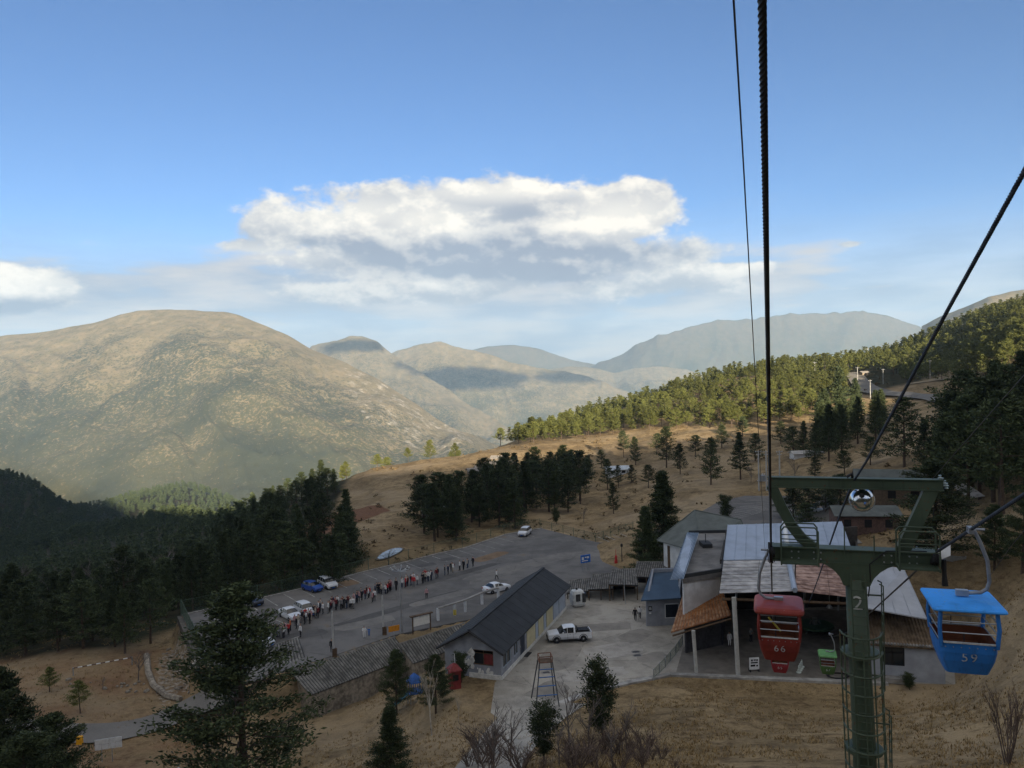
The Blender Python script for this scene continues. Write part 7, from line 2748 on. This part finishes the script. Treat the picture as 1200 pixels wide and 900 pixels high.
white_truck()


def kiosk_cabin():
    g = Vector(plane(677, 710, Z_YARD + .005)); root = empty('cabin_kiosk', tuple(g), .25)
    mw = mat('kiosk_white', (0.55, 0.56, 0.55), .5, var=.15)
    def ringp(w, d, z, e=.35, n=20):
        out = []
        for q in range(n):
            a = 2 * math.pi * q / n
            out.append((math.copysign(abs(math.cos(a)) ** e, math.cos(a)) * w, math.copysign(abs(math.sin(a)) ** e, math.sin(a)) * d, z))
        return out
    lev = ((.75, .7, .12), (.92, .85, .45), (.95, .88, 1.0), (.9, .84, 1.7), (.7, .66, 2.1), (.3, .3, 2.22))
    mb = MB(); n = 20
    for w, d, z in lev: mb.v += ringp(w, d, z)
    for k in range(len(lev) - 1):
        for q in range(n):
            a = k * n + q; b = k * n + (q + 1) % n
            mb.face((a, b, b + n, a + n))
    mb.face([q for q in reversed(range(n))]); mb.face([(len(lev) - 1) * n + q for q in range(n)])
    part(root, 'shell', mb, mw)
    for y, rz_ in ((-.885, 0),):
        m = MB(); m.box((-.2, y, 1.35), (.62, .05, .95)); part(root, 'door_window', m, M_CARGLASS)
    m = MB(); m.box((.93, 0, 1.25), (.05, 1.2, 1.1)); part(root, 'dark_side', m, M_CARGLASS)
    m = MB(); m.box((.62, -.87, 1.3), (.5, .05, 1.2)); part(root, 'dark_side', m, M_CARGLASS)
    m = MB(); m.lathe([(.12, 0), (.16, .1), (.1, .28)], 8, mtx=Matrix.Translation((-.1, 0, 2.18))); part(root, 'roof_bracket', m, M_BLACK)
    tag(root, 'white retired gondola cabin used as a kiosk at the end of the long house', 'kiosk')


kiosk_cabin()

# station floor things
g = Vector(plane(884, 787, Z_YARD + .15)); root = empty('notice_stand', tuple(g), .1)
m = MB(); m.box((0, 0, .85), (1.05, .06, 1.25)); part(root, 'panel', m, M_WHITE)
for x, z, w, h in ((-.25, 1.2, .2, .2), (.05, 1.22, .25, .14), (.3, 1.2, .16, .2), (0, .95, .75, .14), (-.15, .65, .5, .2), (.3, .62, .2, .16)):
    m = MB(); m.box((x, -.035, z), (w, .012, h)); part(root, 'print_block', m, M_DARK)
for x in (-.45, .45):
    m = MB(); m.box((x, .1, .12), (.08, .5, .24)); part(root, 'foot', m, M_BLACK)
tag(root, 'white printed notice stand on the station floor left of the red cabin', 'notice stand')
for k in range(4):
    q = Vector(plane(936 + 1.2 * k, 788 - 2.2 * k, Z_YARD + .15)); root = None
    mb = MB(); mb.lathe([(.28, 0), (.26, .06), (.12, .12), (.05, .75)], 8)
    o = mb.build('safety_cone', mat('pale_cone', (0.45, 0.50, 0.46), .7, var=.4, scale=6)); o.location = q
    tag(o, 'pale weathered cone in the cluster beside red cabin 65', 'cone', 'cones on the station floor')
order_labels('cones on the station floor', 'pale weathered cone beside red cabin 65')
mb = MB(); q = Vector(plane(982, 792, Z_YARD + .2))
for k in range(3):
    mb.tube([(q.x + math.cos(a) * (.9 + .12 * k), q.y + math.sin(a) * .7, q.z + .03 * k) for a in np.linspace(0, 6.2, 16)], .04, 5)
tag(mb.build('cable_coil', M_BLACK), 'loose coil of black hose on the station floor beside the tower', 'hose')

# striped barrier, yellow box, sign frames by the road
a, b = ground(86, 792), ground(155, 779)
root = empty('striped_barrier', tuple(a)); n = 13
for k in range(n):
    p, q = (b - a) * (k / n) + Vector((0, 0, 1.0)), (b - a) * ((k + .98) / n) + Vector((0, 0, 1.0))
    mb = MB(); mb.tube([p, q], .07, 6); part(root, 'stripe', mb, M_WHITE if k % 2 else mat('dark_stripe', (0.10, 0.06, 0.05), .7))
for p in (Vector((0, 0, 0)), b - a):
    mb = MB(); mb.cyl(p - Vector((0, 0, .3)), p + Vector((0, 0, 1.1)), .08, seg=7); part(root, 'post', mb, M_STEEL)
tag(root, 'thin striped barrier pole across the hummock', 'barrier')
g = ground(94, 884); root = empty('yellow_box', tuple(g))
mb = MB(); mb.box((0, 0, 1.5), (.55, .4, .8)); part(root, 'box', mb, mat('bright_yellow', (0.75, 0.36, 0.015), .5)); mb = MB(); mb.cyl((0, 0, -.2), (0, 0, 1.1), .05, seg=6); part(root, 'post', mb, M_STEEL)
tag(root, 'small orange yellow box on a post by the road', 'box')
g = ground(128, 893); root = empty('sign_frame', tuple(g), .12)
for k in range(4):
    for z in (1.55, 2.1):
        mb = MB(); mb.box((-1.0 + .66 * k, 0, z + .05 * k), (.62, .06, .5)); part(root, 'panel', mb, mat('pale_sign_panel', (0.60, 0.61, 0.62), .7, var=.15))
for x in (-.7, .3):
    mb = MB(); mb.cyl((x, .06, -.4), (x, .06, 2.3), .05, seg=6); part(root, 'post', mb, M_STEEL)
tag(root, 'frame of eight pale sign panels beside the road', 'sign')
a, b = ground(206, 893), P(218, 862, 70)
mb = MB(); mb.tube([a - Vector((0, 0, .5)), Vector((b.x, b.y, a.z + 2.6))], .16, 7)
tag(mb.build('leaning_post', M_POLE), 'pale post leaning beside the huge pine at the bottom edge', 'post')


# ------------------------------------------------------------------ far houses
def small_house(name, g, L_, W, h, rise, rz, wallm, roofm, label, windows=2, kind='house'):
    root = empty(name, tuple(g), rz)
    m = MB(); m.box((0, 0, h / 2 - .4), (L_, W, h + .8))
    for x in (-L_ / 2 + .002, L_ / 2 - .2):
        i = len(m.v); m.v += [(x, -W / 2, h), (x, W / 2, h), (x, 0, h + rise), (x + .2, -W / 2, h), (x + .2, W / 2, h), (x + .2, 0, h + rise)]
        m.face((i, i + 2, i + 1)); m.face((i + 3, i + 4, i + 5)); m.face((i, i + 3, i + 5, i + 2)); m.face((i + 1, i + 2, i + 5, i + 4))
    part(root, 'wall', m, wallm)
    m = MB(); k = rise / (W / 2); o_ = .5
    m.slab([(-L_ / 2 - .5, -W / 2 - o_, h - o_ * k + .1), (L_ / 2 + .5, -W / 2 - o_, h - o_ * k + .1), (L_ / 2 + .5, 0, h + rise + .1), (-L_ / 2 - .5, 0, h + rise + .1)], .12)
    m.slab([(-L_ / 2 - .5, 0, h + rise + .1), (L_ / 2 + .5, 0, h + rise + .1), (L_ / 2 + .5, W / 2 + o_, h - o_ * k + .1), (-L_ / 2 - .5, W / 2 + o_, h - o_ * k + .1)], .12)
    part(root, 'roof', m, roofm)
    for q in range(windows):
        x = -L_ / 2 + L_ * (q + .5) / windows
        m = MB(); m.box((x, -W / 2 - .02, h * .55), (L_ / windows * .35, .06, h * .4)); part(root, 'window', m, M_DARK)
    tag(root, label, kind)
    return root


M_PALE_ROOF = mat('pale_roof_sheet', (0.46, 0.45, 0.44), .7, var=.2, scale=.6)
for k, (px, py, L_, rz_, lb) in enumerate(((566, 553, 9, .2, 'pale walled village house nearest the shaded field'), (576, 548, 8, .5, 'pale roofed village house behind the nearest one'), (592, 546, 10, .1, 'long pale village house on the sunlit field, rightmost'),
                                           (583, 541, 7, -.2, 'small pale village hut highest on the field'), (554, 556, 6, .3, 'low pale village hut lowest on the field'))):
    small_house('village_house', ground(px, py), L_ * .55, 3.2, 1.5, .7, rz_, mat('mud_wall', (0.22, 0.18, 0.135), .9, var=.3), mat('village_roof', (0.24, 0.22, 0.20), .8, var=.35), lb)
small_house('field_house', ground(515, 604), 8, 5.5, 2.6, 1.4, .5, M_WHITEWALL, mat('bluish_roof', (0.42, 0.47, 0.52), .6), 'house with pale blue roof at the left edge of the conifer clump')
small_house('field_house', ground(723, 556), 7, 4, 2.0, .8, .1, M_WHITEWALL, mat('white_blue_roof', (0.48, 0.53, 0.58), .6), 'white house with bluish roof among pines on the bare slope')
small_house('farmhouse', P(1042, 566, 142) * 1.0, 11, 8, 3.4, 2.3, -.35, mat('brown_timber_wall', (0.12, 0.09, 0.065), .9), M_SLATE, 'brown farmhouse with dark slate roof above the tower beam', 3)
bpy.data.objects['farmhouse'].location.z = hz(*bpy.data.objects['farmhouse'].location[:2])
small_house('brick_house', ground(1012, 622), 9, 5, 3.0, .9, -.15, M_BRICK, M_SLATE, 'low brick house with dark roof behind the dome lamp', 3)
small_house('roadside_hut', ground(1012, 440), 4, 3, 1.6, .6, .3, mat('mud_wall', (0.22, 0.18, 0.135), .9), mat('village_roof', (0.24, 0.22, 0.20), .8), 'tiny pale hut at the top of the hill road', 1)
g = ground(945, 535)
small_house('tunnel_shed', g, 9, 3, 1.2, .6, .1, M_WHITEWALL, M_PALE_ROOF, 'low white shed on the slope right of the power poles', 0, 'shed')
g = ground(1135, 592); mb = MB(); mb.slab([(-1.2, -2.2, 0), (1.4, -2.0, .2), (1.0, 2.4, 1.5), (-1.5, 2.2, 1.4)], .12)
o = mb.build('sheet_lean_to', M_PALE_ROOF); o.location = g + Vector((0, 0, 1.6)); tag(o, 'tilted pale sheet roof among trees on the right-hand slope', 'lean-to')


# ------------------------------------------------------------------ clouds overhead whose shadows lie on the far ranges
def overhead_cloud(px, py, d, wx, wy, seed, label):
    tgt = P(px, py, d)
    t = (1650 - tgt.z) / SUN.z
    c = tgt + SUN * t
    pr = random.Random(seed)
    bm = bmesh.new()
    for k in range(90):
        a = pr.uniform(0, 6.28); u = pr.random() ** .5
        r = (1.15 - u) * .34 * min(wx, wy) * pr.uniform(.6, 1.2) + 22
        q = Vector((c.x + wx * u * math.cos(a), c.y + wy * u * math.sin(a), c.z + pr.uniform(-20, 50)))
        bmesh.ops.create_icosphere(bm, subdivisions=2, radius=r, matrix=Matrix.Translation(q) @ Matrix.Diagonal((1, 1, .45, 1)))
    me = bpy.data.meshes.new('clouds'); bm.to_mesh(me); bm.free()
    me.materials.append(mat('cloud_white', (0.85, 0.85, 0.86), 1.0, var=.03))
    me.polygons.foreach_set('use_smooth', [True] * len(me.polygons))
    o = bpy.data.objects.new('clouds', me); COL.objects.link(o)
    tag(o, label, kind='stuff')


overhead_cloud(545, 440, 6000, 560, 420, 1, 'flat cloud high over the valley shading the middle range')
overhead_cloud(415, 405, 5800, 230, 160, 2, 'small cloud high over the valley shading a peak')
overhead_cloud(672, 440, 6200, 300, 170, 3, 'small cloud high over the valley shading the far end of the range')

# ------------------------------------------------------------------ people
def person_mesh(seed, pose):
    """one continuous body grown with a skin over a posed skeleton"""
    pr = random.Random(seed)
    V = []; E = []; Rr = []
    def add(p, r, parent=None):
        V.append(Vector(p)); Rr.append(r)
        if parent is not None: E.append((parent, len(V) - 1))
        return len(V) - 1
    pel = add((0, 0, .93), (.155, .115))
    sp = add((0, .005, 1.10), (.145, .105), pel)
    ch = add((0, .0, 1.32), (.17, .12), sp)
    nk = add((0, -.005, 1.47), (.062, .062), ch)
    hd0 = add((0, -.015, 1.57), (.085, .095), nk)
    hd1 = add((0, -.012, 1.67), (.088, .10), hd0)
    add((0, 0, 1.745), (.055, .06), hd1)
    step = {'stand': 0.02, 'walk': .26, 'turn': .06, 'bent': .03}[pose]
    for s_ in (-1, 1):
        sh = add((s_ * .19, 0, 1.40), (.065, .065), ch)
        sw = s_ * step * .7
        if pose == 'bent':
            el = add((s_ * .25, -.03, 1.13), (.052, .052), sh); wr = add((s_ * .15, -.25, 1.12), (.042, .042), el); add((s_ * .10, -.32, 1.15), (.036, .03), wr)
        else:
            el = add((s_ * .25, sw * .35, 1.12), (.052, .052), sh); wr = add((s_ * .26, sw * .8 - .06, .88), (.042, .042), el); add((s_ * .25, sw * .9 - .09, .78), (.034, .03), wr)
        hp = add((s_ * .095, 0, .86), (.105, .105), pel)
        kn = add((s_ * .10, -s_ * step * .45 - .02, .48), (.07, .07), hp); an = add((s_ * .10, -s_ * step * .9 + .02, .09), (.05, .05), kn)
        add((s_ * .11, -s_ * step * .9 - .15, .045), (.045, .035), an)
    me = bpy.data.meshes.new('person_base')
    me.from_pydata([tuple(v) for v in V], E, [])
    ob = bpy.data.objects.new('person_base', me); COL.objects.link(ob)
    md = ob.modifiers.new('skin', 'SKIN')
    for k, v in enumerate(me.skin_vertices[0].data):
        v.radius = Rr[k]
        v.use_root = (k == 0)
    s2 = ob.modifiers.new('sub', 'SUBSURF'); s2.levels = 1; s2.render_levels = 1
    dg = bpy.context.evaluated_depsgraph_get()
    out = bpy.data.meshes.new_from_object(ob.evaluated_get(dg))
    bpy.data.objects.remove(ob)
    out.name = 'person'
    out.materials.clear()
    for m in (M_WHITE, M_WHITE, SKIN, HAIR, M_BLACK): out.materials.append(m)
    idx = []
    for p in out.polygons:
        c = p.center
        if c.z > 1.50:
            hair = c.z > 1.66 or c.y > .03 or (abs(c.x) > .075 and c.z > 1.58)
            i = 3 if hair else 2
        elif c.z > 1.46: i = 2
        elif c.z < .10: i = 4
        elif (abs(c.x) > .2 and c.z < .84) or (pose == 'bent' and c.y < -.27): i = 2
        elif c.z < .86 and abs(c.x) < .2: i = 1
        else: i = 0
        idx.append(i)
    out.polygons.foreach_set('material_index', idx)
    out.polygons.foreach_set('use_smooth', [True] * len(idx))
    out.update()
    return out


SKIN = mat('skin_tone', (0.42, 0.27, 0.20), .6, var=.05); HAIR = mat('dark_hair', (0.015, 0.012, 0.012), .6, var=.1)
POSES = [person_mesh(1, 'stand'), person_mesh(2, 'turn'), person_mesh(3, 'bent'), person_mesh(4, 'walk')]
CLO = {'black': (0.018, 0.018, 0.022), 'navy': (0.03, 0.04, 0.075), 'white': (0.68, 0.68, 0.68), 'red': (0.46, 0.03, 0.035), 'dark red': (0.13, 0.02, 0.025), 'beige': (0.40, 0.35, 0.29), 'grey': (0.16, 0.165, 0.17), 'blue': (0.05, 0.16, 0.42), 'jeans': (0.06, 0.08, 0.13), 'orange': (0.45, 0.12, 0.04), 'pink': (0.45, 0.26, 0.27), 'brown': (0.11, 0.07, 0.05)}
def cloth(n): return mat('cloth_' + n, CLO[n], .9, var=.15, scale=6)


def person(px, py, z, top, leg, label, group, pose=0, face=0.0, h=1.66, bag=None):
    g = Vector(plane(px, py, z))
    o = bpy.data.objects.new('person', POSES[pose]); COL.objects.link(o)
    o.location = g; o.rotation_euler = (0, 0, face); k = h / 1.75; o.scale = (k * 1.08, k * 1.08, k)
    for i, m in ((0, cloth(top)), (1, cloth(leg))):
        o.material_slots[i].link = 'OBJECT'; o.material_slots[i].material = m
    if bag:
        mb = MB(); mb.box((0, .17, 1.22), (.30, .16, .42)); b = mb.build('backpack', cloth(bag), o)
    return tag(o, label, 'person', group)


Q = [(555, 663, 'black', 'black'), (550, 666, 'navy', 'jeans'), (546.3, 666.5, 'beige', 'navy'), (543, 667, 'black', 'black'), (539, 668.3, 'white', 'black'), (532, 671, 'white', 'beige'), (528.6, 671, 'black', 'black'), (524.6, 674, 'navy', 'black'),
     (520, 673.5, 'black', 'jeans'), (513, 676, 'black', 'black'), (506, 680, 'navy', 'jeans'), (501.6, 681.5, 'white', 'navy'), (497.6, 681.7, 'beige', 'black'), (493.8, 683.3, 'black', 'black'), (487.6, 685, 'white', 'grey'), (483.6, 685, 'black', 'jeans'),
     (478.6, 687, 'dark red', 'black'), (475.8, 689, 'red', 'dark red'), (470.8, 688.5, 'white', 'jeans'), (465, 691.5, 'black', 'black'), (458.6, 694.2, 'dark red', 'black'), (454.5, 695, 'red', 'black'), (452.3, 696.2, 'white', 'navy'), (449.3, 696, 'beige', 'black'),
     (445.2, 697, 'black', 'black'), (439.8, 697.5, 'navy', 'black'), (438, 703.5, 'white', 'black'), (433, 699.5, 'red', 'black'), (429, 701, 'dark red', 'jeans'), (425, 702.5, 'black', 'black'), (421, 706, 'black', 'jeans'), (417.5, 707, 'navy', 'black'),
     (413.3, 711.5, 'white', 'beige'), (409.5, 711.5, 'black', 'black'), (406, 712.5, 'black', 'jeans'), (402.4, 713.4, 'black', 'black'), (399.3, 713.6, 'grey', 'black'), (396, 714.3, 'dark red', 'black'), (391, 712.6, 'red', 'jeans'), (388, 715, 'beige', 'navy'),
     (384.6, 716.8, 'black', 'black'), (379.6, 719, 'white', 'black'), (376.4, 719.6, 'navy', 'black'), (373, 722.5, 'grey', 'black'), (369.5, 724.5, 'beige', 'grey'), (366, 726, 'pink', 'beige'), (361.6, 728.4, 'white', 'white'), (358, 729, 'white', 'grey'),
     (355.8, 731.8, 'black', 'black'), (351, 735.3, 'beige', 'white'), (347.4, 736.4, 'black', 'black'), (339.6, 740.6, 'orange', 'black'), (351.8, 745.3, 'white', 'black'), (333.4, 743.5, 'black', 'black'), (330.2, 745.4, 'navy', 'black'), (326.8, 745.4, 'black', 'jeans'),
     (323.8, 746, 'grey', 'black'), (331.5, 747.6, 'white', 'black')]
Z_P = Z_LOT + .005
_pq = random.Random(9)
for k in range(len(Q)):
    if _pq.random() < .95 and Q[k][0] < 520:
        a_ = Q[k]
        Q.append((a_[0] + _pq.uniform(-2.6, 2.6), a_[1] + _pq.choice((-1, 1)) * _pq.uniform(1.2, 2.6), _pq.choice(('black', 'black', 'white', 'red', 'navy', 'grey', 'beige', 'dark red', 'pink', 'white')), _pq.choice(('black', 'jeans', 'black', 'grey'))))
Q = [(a_[0] + _pq.gauss(0, 1.1), a_[1] + _pq.gauss(0, .7), a_[2], a_[3]) for a_ in Q]
Q.sort(key=lambda r_: -r_[0])
prq = random.Random(44)
pat = {'black': 'dark', 'jeans': 'blue'}
bags = ['black', 'navy', 'dark red', 'pink']
for k, (px, py, tp_, lg_) in enumerate(Q):
    person(px, py, Z_P, tp_, lg_, 'person in %s top and %s trousers, %s from the %s end of the queue' % (tp_, 'denim' if lg_ == 'jeans' else lg_, ordinal(k + 1 if k < len(Q) // 2 else len(Q) - k), 'far' if k < len(Q) // 2 else 'near'), 'people queueing across the lot',
           prq.choice((0, 0, 1, 1, 2)), math.atan2(-LOTDIR.y, -LOTDIR.x) + math.pi / 2 + prq.uniform(-.9, .9), prq.uniform(1.62, 1.9), prq.choice(bags) if prq.random() < .28 else None)
person(389, 764.5, Z_P, 'black', 'black', 'person dressed in black standing alone in the lot near a pale pole', None, 0, .4, 1.78)
person(427, 747.5, Z_P, 'white', 'white', 'person in white clothes standing alone near the tile roofed shed', None, 2, .3, 1.6)
person(432.5, 745, Z_P, 'blue', 'blue', 'small person in blue beside the person in white', None, 2, -.2, 1.15)
person(500, 701, Z_P, 'pink', 'black', 'person in pink top standing alone in the middle of the lot', None, 0, .2, 1.65)
person(582, 679, Z_P, 'white', 'black', 'person in white top walking behind the long house', None, 3, 1.2, 1.68)
person(744.5, 727.5, Z_YARD + .005, 'black', 'black', 'person in black walking in the yard beside the navy roofed hut', None, 3, 2.9, 1.72)
person(749.8, 724.5, Z_YARD + .005, 'white', 'black', 'person in white top walking beside the person in black', None, 3, 2.9, 1.6)
person(855, 757, Z_YARD + .145, 'white', 'white', 'person in a long white coat behind the station column', None, 0, .2, 1.68)
person(880, 752, Z_YARD + .145, 'grey', 'black', 'person in grey standing inside the station behind cabin 66', None, 2, .5, 1.7)
